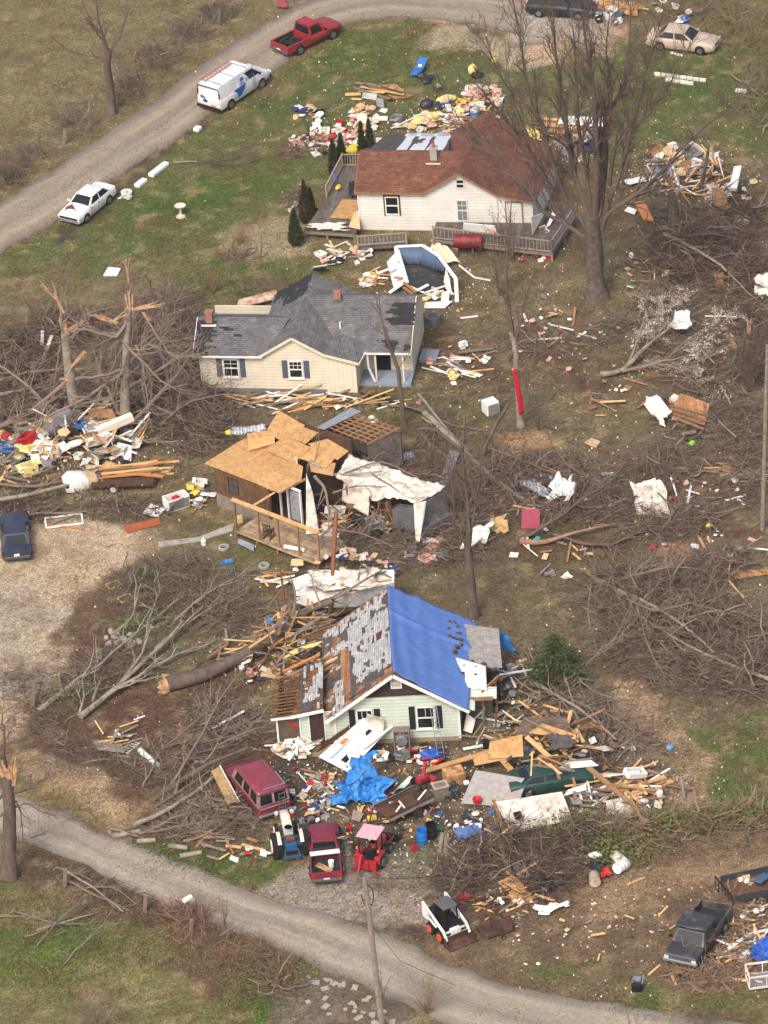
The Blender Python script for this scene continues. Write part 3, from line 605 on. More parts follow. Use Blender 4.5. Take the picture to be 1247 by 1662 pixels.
# left porch wing
w=MB();w.slab([(-2.3,-.3,2.34),(-.55,-.3,2.62),(-.7,4.4,2.75),(-1.9,4.2,2.42)],.08)
for i in range(13):w.bar((-3.6+.3*random.random(),-.25+i*.33,2.2),(-2.0+.3*random.random(),-.25+i*.33,2.42),.12,.05);w.build('porch_roof',M('orange brown lath',(166,118,80),.95,var=.35,sc=3,rgb2=(104,78,60),p=.4,kind=('boards',1,.15)),T4)
m=MB();o=Vector((-.6,-.25,2.63));ex2=Vector((-.02,1,.02)).normalized();ey2=Vector((-1,0,-.16)).normalized()
tabs(m,o,ex2,ey2,16,18,lambda i,j:fbm(i*.5,j*.4,1.4,3,44)>.5 and j<9,lift=.01);m.build('porch_felt',m_felt,T4)
m=MB();tabs(m,o,ex2,ey2,15,8,lambda i,j:fbm(i*.5,j*.4,1.2,3,48)>.5,lift=.02);m.build('porch_shingles',m_light_shingle,T4)
MB().bar((-2.35,-.36,2.22),(-.5,-.36,2.6),.04,.2).build('fascia',m_white,T4);MB().bar((-3.5,-.34,2.1),(-2.3,-.34,2.2),.04,.14).build('fascia',m_white,T4)
w=MB();ext(w,[(-3.15,0,.2),(-1.95,0,.2),(-1.95,0,2.05),(-3.15,0,2.05)],(0,.1,0));g=w.build('porch_panel',M('grimy brown panelling',(92,82,66),.95,var=.3,kind=('siding',0,.2,.6)),T4)
m=MB();rnd=random.Random(5)
for i in range(9):a=i*2.2;m.bar((-2.35,-.02,1.45),(-2.35+.32*cos(a),-.02,1.45+.42*sin(a)),.05,.02)
m.bar((-2.25,-.02,1.3),(-2.2,-.02,.8),.04,.02);m.build('spray_mark',m_red_paint,g)
w=MB();w.bx(-1.95,0,.0,.1,.2,2.25);w.build('front_wall',m_green_siding,T4)
d=MB().box(-.98,-.03,1.2,.8,.05,2.0).build('door',m_brownp,T4);f=MB()
for sx in (-1,1):f.box(-.98+sx*.43,-.03,1.22,.06,.07,2.08)
f.build('door_frame',m_white,d)
f=MB();f.box(-3.2,-.02,1.1,.1,.12,2.0);f.box(-1.92,-.02,1.1,.08,.1,2.0);f.box(-2.55,-.02,.16,1.4,.14,.12);f.box(-2.55,-.02,2.06,1.3,.1,.07);f.build('porch_frame',m_white,T4)
w=MB();ext(w,[(-3.2,.1,.2),(-3.2,4.9,.2),(-3.2,4.9,2.1),(-3.2,.1,2.05)],(.1,0,0));w.build('side_wall',m_brown_panel,T4)
MB().bx(-2.2,.2,-1.1,-.05,-.3,.12).build('porch_step',m_block,T4)
# right rear porch: pale grey roof, white sheet, dark open space with steps
A=h4.px
GR=[A(747.6,1012.4,2.75),A(809.6,1020,2.75),A(815.2,1082,2.55),A(789.7,1080,2.55),A(757,1080,2.5)]
w=MB();w.slab([GR[0],GR[1],GR[2],GR[4]],.1);w.build('side_porch_roof',M('light grey shingles',(160,154,146),.95,var=.15,sc=3,kind=('shingle',)),T4)
m=MB()
for a,b in (((8.3,1.2),(8.3,3.8)),((9.0,2.5),(9.0,4.0))):
    for (x,y) in (a,b):m.box(x,y,1.1,.1,.1,2.7)
m.bar((7.6,.6,2.35),(8.9,.6,2.35),.1,.2);m.bar((8.3,1.2,2.4),(9.2,2.6,2.45),.1,.2);m.build('porch_post',m_old_wood,T4)
w=MB();w.slab([(7.25,-.3,2.42),(7.9,-.3,2.22),(7.9,.7,2.26),(9.1,.7,2.3),(9.1,1.6,2.45),(7.5,1.6,2.5)],.08);w.build('porch_eave',m_green_siding,T4)
m=MB()
for i in range(6):m.box(8.0,.9+i*.35,-.2+i*.16,1.5,.35,.3)
m.build('porch_steps',m_grey_wood,T4)
m=MB();m.bx(7.05,9.2,3.3,3.4,-.3,2.3);m.build('porch_shade_panel',m_dark,T4)  # near-black panel, paints in the shade of the open space under the porch
# blue tarp on the right slope
def cloth(name,mat,quad,nu,nv,amp,label=None,cat=None,par=None,lift=.05,seed=1,thick=.01,drop=None,sc=.8,ridge=0,T=None):
    q=[Vector(p) for p in quad];n=(q[1]-q[0]).cross(q[3]-q[0]).normalized();
    if n.z<0:n=-n
    vs=[]
    for j in range(nv+1):
        for i in range(nu+1):
            a,b=i/nu,j/nv;p=q[0]*(1-a)*(1-b)+q[1]*a*(1-b)+q[2]*a*b+q[3]*(1-a)*b
            h_=float(fbm(p.x+seed*7,p.y-seed*3,sc,3,seed))-.3
            r_=abs(float(fbm(p.x*.7+p.y+seed*3,p.y-p.x,sc*.7,2,seed+9))-.5)*2
            e=ridge*r_
            p=p+n*(lift+amp*(max(h_,0)+e))
            if ridge>.5:ee=max(abs(2*a-1),abs(2*b-1))**2*.32;p=p+(q[1]-q[0])*ee*(float(vnoise(a*5+seed,b*5,seed))-.5)+(q[3]-q[0])*ee*(float(vnoise(a*5,b*5+seed,seed+5))-.5)
            if drop:p=p+Vector(drop(a,b))
            vs.append(p)
    fs=[(j*(nu+1)+i,j*(nu+1)+i+1,(j+1)*(nu+1)+i+1,(j+1)*(nu+1)+i) for j in range(nv) for i in range(nu)]
    m=MB();m.add(vs,fs);o=m.build(name,mat,par,smooth=60)
    sd=o.modifiers.new('thickness','SOLIDIFY');sd.thickness=thick
    if label:tag(o,label,cat)
    return o
def h4w(v):return h4.W(v.x,v.y,v.z)
def RS(t,s_):return h4w(R0*(1-t)*(1-s_)+RE0*(1-t)*s_+RE1*t*s_+R1*t*(1-s_))
def tdrop(a,b):return (0,0,.035*sin(a*31+b*4)*(1-a)+.05*max(0,sin(a*14-b*17+1))**3+.2*math.exp(-((b-.68)/.02)**2)*(.6+.4*sin(a*9))+(.05*math.exp(-((a-.02)/.03)**2)))
cloth('blue_tarp',m_blue_tarp,[RS(-.0,-.01),RS(-.03,.97),RS(.97,1.02),RS(1.0,-.01)],44,60,.12,'big blue tarp stretched over the right roof slope of the green house','tarp',lift=.12,drop=tdrop,sc=.9,seed=4,ridge=.25)
wq=[h4w(v) for v in (A(745,1114,2.5),A(791,1122,2.45),A(789,1082,2.72),A(733,1066,3.0))]
cloth('white_sheet',m_white,wq,14,14,.05,'white sheet weighed down with bricks below the blue tarp','sheet',lift=.06)
# bricks holding the tarp
bg_='loose bricks holding down the tarp'
bk0=None;rnd=random.Random(11)
for u,v,z in [(727,1010,3.2),(738,1011,3.0),(731,1012,3.1),(728,1022,3.15),(742,1018,2.95),(728,1034,3.15),(736,1037,3.05),(738,1038,3.02),(745,1029,2.9),(748,1039,2.9),(741,1050,3.0),(743,1052,3.0),(736,1058,3.1),(739,1060,3.05),(748,1047,2.9),
                (746,1075,2.83),(756,1083,2.75),(773,1083,2.7),(772,1089,2.65),(774,1096,2.62),(750,1094,2.75),(765,1075,2.8),(786,1078,2.75)]:
    pv=P(u,v,z)
    if bk0 is None:bk0=MB().box(0,0,0,.3,.15,.13).build('brick',M('dark red brick',(96,62,48),.9,var=.3,rv=.3),bevel=.01);o=bk0
    else:o=bk0.copy();COL.objects.link(o)
    o.location=pv+Vector((0,0,.04));o.rotation_euler=(rnd.uniform(-.2,.3),rnd.uniform(0,.5),rnd.uniform(0,3));tag(o,'reddish brown brick lying on the tarp and white sheet of the green house','brick',bg_)
# ------------------------------------------------------------ house 3: wrecked, OSB roof
h3=Fr('wrecked_cabin','wrecked cabin with torn plywood roof sheets and brown panel walls','house',353.7,820,-42);T3=h3.t;A3=h3.px
w=MB();ext(w,[(0,0,-.2),(4.3,0,-.2),(4.3,0,2.7),(0,0,2.7)],(0,.12,0));w.build('front_wall',m_brown_panel,T3)
w=MB();w.bx(-.0,4.1,-.03,0,-.2,.85);w.build('wall_skirt',M('grey weathered skirting',(128,118,108),.95,var=.3,sc=2),T3)
w=MB();ext(w,[(0,.12,-.2),(0,6.8,-.2),(0,6.8,2.8),(0,.12,2.7)],(.12,0,0));w.bx(.12,5,6.7,6.8,-.2,2.8);w.build('side_wall',m_brown_panel,T3)
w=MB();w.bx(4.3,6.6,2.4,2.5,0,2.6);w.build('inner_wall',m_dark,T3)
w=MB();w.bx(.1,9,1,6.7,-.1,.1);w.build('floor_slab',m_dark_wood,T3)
g=window(T3,1.45,1.35,.75,1.0,bars=(1,1),sill=False,frame=m_dark_wood,glass=M('dusty window',(70,78,80),.3,var=.3))
d=MB().bx(5.1,5.85,.9,.96,.35,2.35).build('door',M('grey blue door',(142,146,152),.7,var=.12),T3);m=MB()
for a_,z_ in ((0,1.9),(1.2,1.9),(2.3,1.8),(3.5,1.85),(.5,1.0),(2.,1.1)):m.bar((5.4,.88,z_),(5.4+.16*cos(a_),.88,z_+.2*sin(a_+.7)),.04,.02)
m.build('spray_mark',m_red_paint,d)
m=MB()
for x_ in (4.35,4.95,5.95):m.box(x_,.88,1.35,.09,.12,2.4)
m.bx(4.3,6,.84,.95,2.5,2.62);m.build('door_frame',m_white,T3)
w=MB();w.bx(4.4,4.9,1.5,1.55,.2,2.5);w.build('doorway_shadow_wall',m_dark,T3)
sheets=[  # photo pixels with heights
 [(331.5,752,2.75),(415,784,2.75),(447,764,2.95),(392,714,2.95)],[(392,714,2.95),(447,764,2.97),(490,744,3.05),(425,706,3.05)],
 [(410,782,2.8),(453,800,2.78),(487,780,2.88),(446,762,2.96)],[(444,763,3.0),(489,782,2.9),(492,757,3.05),(470,746,3.05)],
 [(430,703,3.2),(470,720,3.2),(495,690,3.45),(453,666,3.5)],[(401,704,3.2),(436,698,3.25),(437,712,3.15),(403,724,3.0)],
 [(430,730,3.15),(477,751,3.1),(505,726,3.35),(464,707,3.35)],[(465,708,3.3),(496,720,3.3),(517,702,3.45),(490,692,3.45)],
 [(486,743,3.15),(530,760,3.05),(548,738,3.2),(505,722,3.3)],[(500,720,3.35),(548,746,3.15),(566,732,3.2),(532,712,3.4)],[(505,765,3.0),(540,772,2.9),(545,752,3.05),(500,742,3.12)]]
for i,q in enumerate(sheets):
    MB().slab([A3(u,v,z+.0) for u,v,z in q],.035).build('roof_sheet',m_osb,T3)
m=MB()
for i in range(6):a=A3(404-i*.3,717+i*2.6,3.2);b=A3(446,707+i*2.2,3.35);m.bar(a,b,.05,.09)
for i in range(4):a=A3(421+i*6,788+i*2.6,2.62);b=A3(434+i*6,781+i*2.6,2.7);m.bar(a,b,.07,.12)
m.bar(A3(412,820,1.9),A3(446,799,2.6),.06,.1);m.bar(A3(495,778,2.6),A3(453,800,2.6),.08,.12)
m.bar(A3(480,742,3.2),A3(485,770,2.7),.12,.08);m.build('rafter',m_lumber,T3)
# porch deck, posts, beam
dp=[A3(380.6,861,.45),A3(512.5,915,.45),A3(562,885,.45),A3(545,868,.45),A3(497,858,.45),A3(427,834,.45)]
MB().slab(dp,.1).build('porch_deck',m_tan_deck,T3)
for i in range(5):p=dp[0].lerp(dp[1],i/4+.02);MB().box(p.x,p.y+.1,.1,.12,.12,.5).build('deck_pier',m_old_wood,T3)
b0,b1=A3(375.8,811,2.55),A3(516.3,865,2.55)
m=MB();m.bar(b0,b1,.16,.1);m.bar(b0+Vector((0,.1,.08)),b1+Vector((0,.1,.08)),.05,.05);m.build('porch_beam',m_lumber,T3)
for t_ in (.03,.3,.53,.76,.99):p=b0.lerp(b1,t_);MB().bar((p.x,p.y,.42),(p.x,p.y,2.5),.11,.11).build('porch_post',m_old_wood,T3)
# rear block with bare rafters
bxp=[A3(596,721,2.7),A3(650,700,2.7),A3(573,675,2.7),A3(521,692,2.7)]
m=MB()
for i in range(4):
    if i== 3:continue
    a,b=bxp[i],bxp[(i+1) % 4];ext(m,[(a.x,a.y,-.2),(b.x,b.y,-.2),(b.x,b.y,2.6),(a.x,a.y,2.6)],Vector((0,.1,0)))
m.build('rear_wall',M('grey brown rolled siding',(116,106,98),.95,var=.3,sc=4,rgb2=(84,76,70),p=.4),T3)
m=MB()
for i in range(8):t_=i/7;m.bar(bxp[3].lerp(bxp[0],t_),bxp[2].lerp(bxp[1],t_)+Vector((0,0,.25)),.06,.12)
for t_ in (.0,.16,.33,.5,.66,.83,1.):m.bar(bxp[0].lerp(bxp[1],t_)+Vector((0,0,.16)),bxp[3].lerp(bxp[2],t_)+Vector((0,0,.16)),.05,.07)
m.build('rafter',m_old_wood,T3)
MB().slab([A3(514,694,2.95),A3(527,697,2.95),A3(586,668,3.1),A3(570,661,3.1)],.03).build('roof_flashing',m_gmetal,T3)
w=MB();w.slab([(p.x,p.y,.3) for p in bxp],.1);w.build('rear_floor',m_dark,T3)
# torn trailer half with white membrane roof
t0=[A3(548,790,2.3),A3(677,822,2.3),A3(725,795,2.3),A3(590,742,2.5)]
cloth('roof_membrane',m_dirty_white,[A3(545,775,2.75),A3(676,818,2.4),A3(726,793,2.4),A3(566,738,2.9)],60,34,.5,par=T3,sc=.8,lift=-.1,seed=5,ridge=.5,drop=lambda a,b:(0,0,-.7*max(0,1-b*2.2)*math.exp(-((a-.42)/.2)**2)-.25*sin(a*3.14)*(1-b)))
cloth('roof_membrane',m_dirty_white,[A3(676,879,.5),A3(682,880,.5),A3(694,812,2.45),A3(672,818,2.45)],4,14,.15,par=T3,sc=.4,seed=6)
cloth('roof_membrane',m_dirty_white,[A3(497,868,.5),A3(519,866,.5),A3(508,800,1.9),A3(497,768,2.7)],6,16,.2,par=T3,sc=.4,seed=7)
cloth('torn_wall_sheet',M('pale torn wallboard',(196,186,170),.9,var=.12),[A3(556,812,1.3),A3(600,838,1.0),A3(604,800,2.2),A3(560,775,2.5)],10,10,.2,par=T3,sc=.5,seed=8)
m=MB();b,c=t0[1],t0[2];silver=M('dull silver trailer skin',(138,138,142),.45,.6,var=.2,sc=2)
ext(m,[(b.x,b.y,.7),(c.x,c.y,.7),(c.x,c.y,2.3),(b.x,b.y,2.3)],Vector((-.08,.02,0)));m.bar((b.x+.06,b.y,.5),(c.x+.1,c.y,.5),.5,.55);m.build('trailer_end',silver,T3)
m=MB();a=t0[0];e=b.lerp(a,.32);ext(m,[(b.x,b.y,.3),(e.x,e.y,.3),(e.x,e.y,1.7),(e.x+.6,e.y+.0,2.2),(b.x,b.y,2.3)],Vector((.02,.08,0)));m.build('trailer_side',silver,T3)
m=MB();d=t0[3];ext(m,[(c.x,c.y,.3),(d.x,d.y,.3),(d.x,d.y,2.5),(c.x,c.y,2.3)],Vector((-.02,-.08,0)));m.build('trailer_back_wall',m_brown_panel,T3)
m=MB();m.slab([(p.x,p.y,.45) for p in t0],.15);m.build('trailer_floor',m_dark_wood,T3)
m=MB();rnd=random.Random(8)
for i in range(16):p=a.lerp(b,rnd.uniform(.05,.75));q=d.lerp(c,rnd.uniform(.05,.75));r=p.lerp(q,rnd.uniform(.1,.8));m.bar((r.x,r.y,.4),(r.x+rnd.uniform(-.6,.6),r.y+rnd.uniform(-.5,.5),rnd.uniform(1.2,2.4)),rnd.uniform(.06,.5),.05)
m.build('broken_stud',m_old_wood,T3)
# ------------------------------------------------------------ vehicles
m_tyre=M('tyre rubber',(34,32,31),.9,var=.2,bump=.2)
m_rim=M('steel wheel',(128,128,130),.4,.6,var=.15)
m_chrome=M('chrome',(205,205,208),.25,.8,var=.05,bump=0)
m_red_lens=M('red lens',(170,24,26),.25,var=.05,bump=0,spec=.6)
m_amber=M('amber lens',(238,120,50),.3,var=.05,bump=0)
m_lens=M('clear lens',(212,214,212),.2,var=.05,bump=0,spec=.7)
m_plate=M('number plate',(222,222,222),.5,var=.05)
m_bumper=M('grey bumper',(96,94,96),.5,.3,var=.1)
def paint(n,rgb,rough=.4,var=.14,rgb2=None,p=.2):
    if rgb2 is None:rgb2=[x*.78+y*.22 for x,y in zip(rgb,(128,112,94))];p=.4
    return M(n,rgb,rough,0,var,1.5,bump=.02,spec=.55,rgb2=rgb2,p=p)
def wheel(par,x,y,R=.33,w=.22,rimm=None,rr=.6,name='wheel'):
    s=1 if y>0 else-1
    prof=[(R*.62,-w/2),(R*.9,-w/2),(R,-w*.3),(R,w*.3),(R*.9,w/2),(R*.62,w/2)]
    t=MB().lathe(prof,(x,y,R),'y',20).build(name,m_tyre,par,smooth=40)
    k=MB();k.lathe([(0,-.02),(R*rr*.35,-.03),(R*rr*.45,.03),(R*rr*.9,.05),(R*rr,.0),(R*rr,-.06)],(x,y+s*(w/2-.01),R),'y',16,T=None)
    if s>0:k.v=[(a,2*(y+s*(w/2-.01))-b,c) for a,b,c in k.v]
    k.build('rim',rimm or m_rim,t,smooth=30)
    return t
def tractor_tyre(par,x,y,R,w,rimm,name='wheel'):
    t=wheel(par,x,y,R,w,rimm,.6,name);m=MB()
    for i in range(22):
        a=2*pi*i/22
        for sg in (-1,1):
            a2=a+(0 if sg>0 else pi/22);m.bar((x+R*cos(a2),y,R+R*sin(a2)),(x+(R+.0)*cos(a2+.18),y+sg*w*.5,R+(R+.0)*sin(a2+.18)),.05,.07)
    m.build('tread_lugs',m_tyre,t);return t
def ring(x,zb,zt,w,cr=.03,tuck=.9):
    h=zt-zb;h1=[(w*tuck,zb),(w*.98,zb+h*.18),(w,zb+h*.5),(w*.985,zt-h*.14),(w*.9,zt-.01),(w*.45,zt+cr*.8)]
    return [(x,y,z) for y,z in h1]+[(x,0,zt+cr)]+[(x,-y,z) for y,z in reversed(h1)]+[(x,0,zb)]
def cabin(par,mat,zb,zt,xb0,xt0,xt1,xb1,wb,wt,sides=((.06,.48),(.54,.94)),front=True,rear=True,glass=None,sidew=True,name='cab',bevel=.05,side_v=(.12,.9)):
    g=glass or m_glass
    m=MB();b=[(xb0,-wb,zb),(xb1,-wb,zb),(xb1,wb,zb),(xb0,wb,zb)];t=[(xt0,-wt,zt-.03),(xt1,-wt,zt-.03),(xt1,wt,zt-.03),(xt0,wt,zt-.03)]
    m.add(b+t,[(3,2,1,0),(0,1,5,4),(1,2,6,5),(2,3,7,6),(3,0,4,7)])
    # crowned roof
    k=5;o=len(m.v)
    for i in range(k+1):
        for j in range(k+1):
            a,c=i/k,j/k;m.v.append((xt0+(xt1-xt0)*a,-wt+2*wt*c,zt-.03+.05*(1-(2*a-1)**4)*(1-(2*c-1)**4)))
    for i in range(k):
        for j in range(k):q=o+i*(k+1)+j;m.f.append((q,q+k+1,q+k+2,q+1))
    c_=m.build(name,mat,par,smooth=30)
    if front:MB().pane([b[1],b[2],t[2],t[1]],.06,.94,.08,.9).build('windscreen',g,par)
    if rear:MB().pane([b[3],b[0],t[0],t[3]],.08,.92,.15,.85).build('rear_window',g,par)
    if sidew:
        for a0,a1 in sides:
            MB().pane([b[0],b[1],t[1],t[0]],a0,a1,*side_v).build('side_window',g,par)
            MB().pane([b[2],b[3],t[3],t[2]],1-a1,1-a0,*side_v).build('side_window',g,par)
    return c_
def arches(par,xs,W,R):
    for x in xs:
        for s in (-1,1):MB().lathe([(0,0),(R*1.16,0),(R*1.16,.012),(0,.012)],(x,s*(W/2)-(.006),R*1.02),'y',20).build('wheel_arch',m_black,par)
def lights(par,L_,W,zf,zr,w=.3,h=.14,inset=.16,rear=True,fx=None,rx=None):
    fx=fx or L_/2;rx=rx or-L_/2
    for s in (-1,1):
        MB().box(fx-.03,s*(W/2-inset),zf,.06,w,h).build('headlight',m_lens,par,bevel=.01)
        if rear:MB().box(rx+.04,s*(W/2-.13),zr,.1,.2,h*1.3).build('tail_light',m_red_lens,par,bevel=.01)
def mirrors(par,x,W,z,mat):
    for s in (-1,1):MB().box(x,s*(W/2+.08),z,.1,.2,.14).build('door_mirror',mat,par,bevel=.02)
def sedan(name,label,loc,yaw,mat,L_=4.7,W=1.76,Hh=1.4,wheels='c',lr=.0,boxy=False,cat='car',hood=None):
    t=thing(name,label,cat,loc,yaw);h=W/2
    f=[(-.5,.40,.70,.84),(-.488,.27,.88,.95),(-.4,.2,.95,.985),(-.2,.18,.94,1),(.1,.18,.93,1),(.25,.18,.9,.99),(.42,.22,.82,.96),(.485,.28,.7,.9),(.5,.38,.6,.82)]
    if boxy:f=[(-.5,.42,.76,.9),(-.492,.28,.93,.97),(-.3,.2,.96,1),(0,.18,.95,1),(.2,.18,.94,1),(.46,.24,.86,.97),(.495,.3,.76,.94),(.5,.38,.7,.9)]
    MB().hull([ring(a*L_,b,c,d*h) for a,b,c,d in f]).build('body',mat,t,smooth=50)
    if hood:MB().add([(.22*L_,-h*.5,.955),(.33*L_,-h*.75,.93),(.46*L_,-h*.5,.87),(.47*L_,h*.1,.86),(.4*L_,h*.55,.9),(.34*L_,h*.1,.93)],[(0,1,2,3,4,5)]).build('hood_rust',hood,t)
    cabin(t,mat,.9,Hh,-.37*L_,-.23*L_,.05*L_,.2*L_,h*.93,h*.72)
    R=.32;xs=(-.29*L_,.305*L_);arches(t,xs,W,R)
    for x in xs:
        for s in (-1,1):wheel(t,x,s*(h-.08),R,.2)
    lights(t,L_,W,.66,.74,fx=.497*L_,rx=-.492*L_)
    MB().box(.495*L_,0,.45,.12,W*.86,.16).build('front_bumper',m_chrome if boxy else mat,t,bevel=.03);MB().box(-.495*L_,0,.46,.12,W*.9,.18).build('rear_bumper',m_bumper if boxy else mat,t,bevel=.03)
    MB().box(.5*L_,0,.6,.04,W*(.8 if boxy else .42),.14 if boxy else .1).build('grille',m_black,t);MB().box(-.515*L_,0,.66,.03,.32,.16).build('number_plate',m_plate,t)
    mirrors(t,.16*L_,W,.98,mat)
    m=MB()
    for s in (-1,1):
        m.box(-.02*L_,s*(h*1.0),.6,.015,.012,.6)
        m.box(.17*L_,s*(h*.995),.6,.015,.012,.6);m.box(-.05*L_,s*(h*1.005),.74,.14,.02,.03)
    m.build('door_seam',m_black,t)
    return t
def pickup(name,label,loc,yaw,mat,L_=5.0,W=1.8,Hh=1.62,bed=1.9,boxy=False,roof=None,liner=None,crush=False,zs=.95,rim=None,chrome_front=False):
    t=thing(name,label,'pickup truck',loc,yaw);h=W/2;xb=-L_/2;xc=xb+bed+.08;liner=liner or M('dark bed liner',(44,44,46),.8,var=.3)
    f=[(xc,.35,zs,.97),(xc+.5,.35,zs+.02,1),(.15*L_,.35,zs+.02,1),(.3*L_,.38,zs,.99),(.46*L_,.42,zs-.06,.96),(.49*L_,.45,zs-.12,.93),(.5*L_,.5,zs-.2,.9)]
    if boxy:f=f[:4]+[(.47*L_,.42,zs-.02,.98),(.495*L_,.45,zs-.05,.97),(.5*L_,.5,zs-.1,.95)]
    MB().hull([ring(a,b,c,d*h) for a,b,c,d in f]).build('body',mat,t,smooth=45)
    if boxy:MB().box(.503*L_,0,zs-.1,.03,W*.9,.05).build('hood_trim',m_chrome,t)
    m=MB();m.bx(xb,xc-.03,-h*.93,h*.93,.4,.52);m.build('bed',liner,t)
    m=MB()
    for s in (-1,1):m.hull([[(xb+.02,s*h*.98,.42),(xb+.02,s*h,.7),(xb+.02,s*h*.97,zs),(xb+.02,s*h*.86,zs),(xb+.02,s*h*.86,.42)],[(xc-.03,s*h*.98,.42),(xc-.03,s*h,.7),(xc-.03,s*h*.97,zs),(xc-.03,s*h*.86,zs),(xc-.03,s*h*.86,.42)]])
    m.bx(xc-.08,xc-.03,-h*.9,h*.9,.5,zs);m.build('bed_side',mat,t,smooth=30)
    MB().box(xb+.03,0,.72,.06,W*.9,.5).build('tailgate',mat,t,bevel=.015)
    m=MB()
    for s in (-1,1):m.bx(xb+.08,xc-.08,s*h*.86-.012,s*h*.86+.012,.52,zs-.03);m.bx(xb+bed*.32,xb+bed*.72,min(s*h*.86,s*h*.62),max(s*h*.86,s*h*.62),.52,.72)
    m.build('bed_liner',liner,t)
    cw=1.22 if L_<5.1 else 1.25
    cabin(t,roof or mat,zs-.02,Hh-(.12 if crush else 0),xc-.0,xc+.12,xc+cw*.82,xc+cw+.32,h*.93,h*.76,sides=((.1,.8),),name='cab')
    R=.36;xs=(xb+bed*.52,.315*L_);arches(t,xs,W*1.0,R)
    for x in xs:
        for s in (-1,1):wheel(t,x,s*(h-.07),R,.24,rim)
    lights(t,L_,W,zs-.25,.72,w=.24,h=.16,fx=(.512 if boxy else .497)*L_,inset=.2)
    MB().box(.505*L_,0,.52,.14,W*1.0,.17).build('front_bumper',m_chrome if boxy else m_bumper,t,bevel=.03);MB().box(-.51*L_,0,.5,.16,W*.96,.16).build('rear_bumper',m_bumper,t,bevel=.03)
    MB().box(.504*L_,0,zs-.25,.04,W*(.62 if not boxy else .84),.2).build('grille',m_black if not boxy else M('grey grille',(92,92,90),.5,.3,kind=('siding',2,.045,.4)),t)
    MB().box(-.531*L_ if False else-L_/2-.09,0,.56,.03,.34,.17).build('number_plate',m_plate,t)
    mirrors(t,xc+cw+.1,W,zs+.15,m_black);return t
def seat_on(u,v,dz=0):return G(u,v,dz)
# white work van with blue livery
p_white=paint('white van paint',(222,222,224));Wv,Lv=2.0,5.6
yv=yaw_px((362.5,180),(433.4,132));c=G(382,155);van=thing('work_van','white work van with blue swoosh livery and a ladder on its roof rack','van',c,yv)
f=[(-.5,.42,1.1,.95),(-.49,.3,1.28,.985),(-.2,.28,1.3,1),(.2,.28,1.28,1),(.32,.3,1.2,.99),(.46,.36,1.02,.95),(.495,.42,.86,.9),(.5,.5,.75,.85)]
MB().hull([ring(a*Lv,b,c_,d*Wv/2) for a,b,c_,d in f]).build('body',p_white,van,smooth=50)
cabin(van,p_white,1.2,2.08,-.497*Lv,-.475*Lv,.17*Lv,.35*Lv,.97,.82,sides=((.72,.95),),rear=False,side_v=(.1,.8))
arches(van,(-.3*Lv,.31*Lv),Wv,.36)
for x in (-.3,.31):
    for s in (-1,1):wheel(van,x*Lv,s*.9,.36,.24)
lights(van,Lv,Wv,.85,1.35,w=.3,h=.16,rear=False)
for s in (-1,1):MB().box(-.492*Lv,s*.9,1.45,.06,.1,.36).build('tail_light',m_red_lens,van)
MB().box(-.505*Lv,0,.44,.16,1.96,.2).build('rear_bumper',m_black,van,bevel=.03);MB().box(.5*Lv,0,.5,.14,1.9,.22).build('front_bumper',m_black,van,bevel=.03)
MB().box(-.5*Lv-.01,.28,.86,.03,.34,.17).build('number_plate',m_black,van)
MB().box(-.5*Lv-.01,-.38,.62,.03,.4,.09).build('bumper_sticker',m_amber,van)
m=MB();m.bar((-.5*Lv+.0,-.86,1.95),(-.5*Lv,.86,1.95),.04,.05);m.bar((-.502*Lv,.88,1.9),(-.5*Lv,.93,1.2),.04,.04);m.bar((-.502*Lv,-.88,1.9),(-.5*Lv,-.93,1.2),.04,.04);m.build('rear_door_seal',m_black,van)
m_vblue=paint('livery blue',(22,92,170));m=MB();yy=-Wv/2-.012
ext(m,[(-.2*Lv,yy,1.22),(-.23*Lv,yy,1.2),(-.17*Lv,yy,.95),(-.15*Lv,yy,.5),(-.08*Lv,yy,.62),(-.02*Lv,yy,.9),(-.0*Lv,yy,1.25)],(0,.01,0));m.build('blue_swoosh',m_vblue,van)
m=MB();sl=(.97-.82)/.88
def vs_(x,z):return (x*Lv,-(.97-(z-1.2)*sl)-.016,z)
ext(m,[vs_(-.1,1.27),vs_(-.005,1.27),vs_(-.005,1.6),vs_(-.04,1.78),vs_(-.08,1.7)],(0,.008,0));m.build('blue_swoosh',m_vblue,van)
def text3d(txt,par,pos,size,mat,rot,name='lettering'):
    cu=bpy.data.curves.new(name,'FONT');cu.body=txt;cu.size=size;cu.extrude=.003;cu.space_character=1.25;cu.offset=.006
    to=bpy.data.objects.new(name+'_t',cu);COL.objects.link(to);dg=bpy.context.evaluated_depsgraph_get()
    me=bpy.data.meshes.new_from_object(to.evaluated_get(dg));bpy.data.objects.remove(to);me.name=name;me.materials.clear();me.materials.append(mat)
    o=bpy.data.objects.new(name,me);COL.objects.link(o);o.parent=par;o.location=pos;o.rotation_euler=rot;return o
text3d('DIR',van,vs_(-.115,1.3),.36,p_white,(radians(80),0,0));text3d('ECTV',van,vs_(.02,1.32),.34,m_vblue,(radians(80),0,0))
m=MB();m.box(-.507*Lv,.5,1.15,.012,.3,.16);m.box(-.508*Lv,.3,1.08,.012,.14,.12);m.build('rear_logo',m_vblue,van)
m=MB()
for x in (-.42,-.18,.08):m.bar((x*Lv,-.78,2.16),(x*Lv,.78,2.16),.04,.04);m.bar((x*Lv,.76,2.05),(x*Lv,.76,2.18),.04,.04);m.bar((x*Lv,-.76,2.05),(x*Lv,-.76,2.18),.04,.04)
m.build('roof_rack',m_chrome,van);m_orange=M('orange fibreglass',(196,120,96),.5,var=.1)
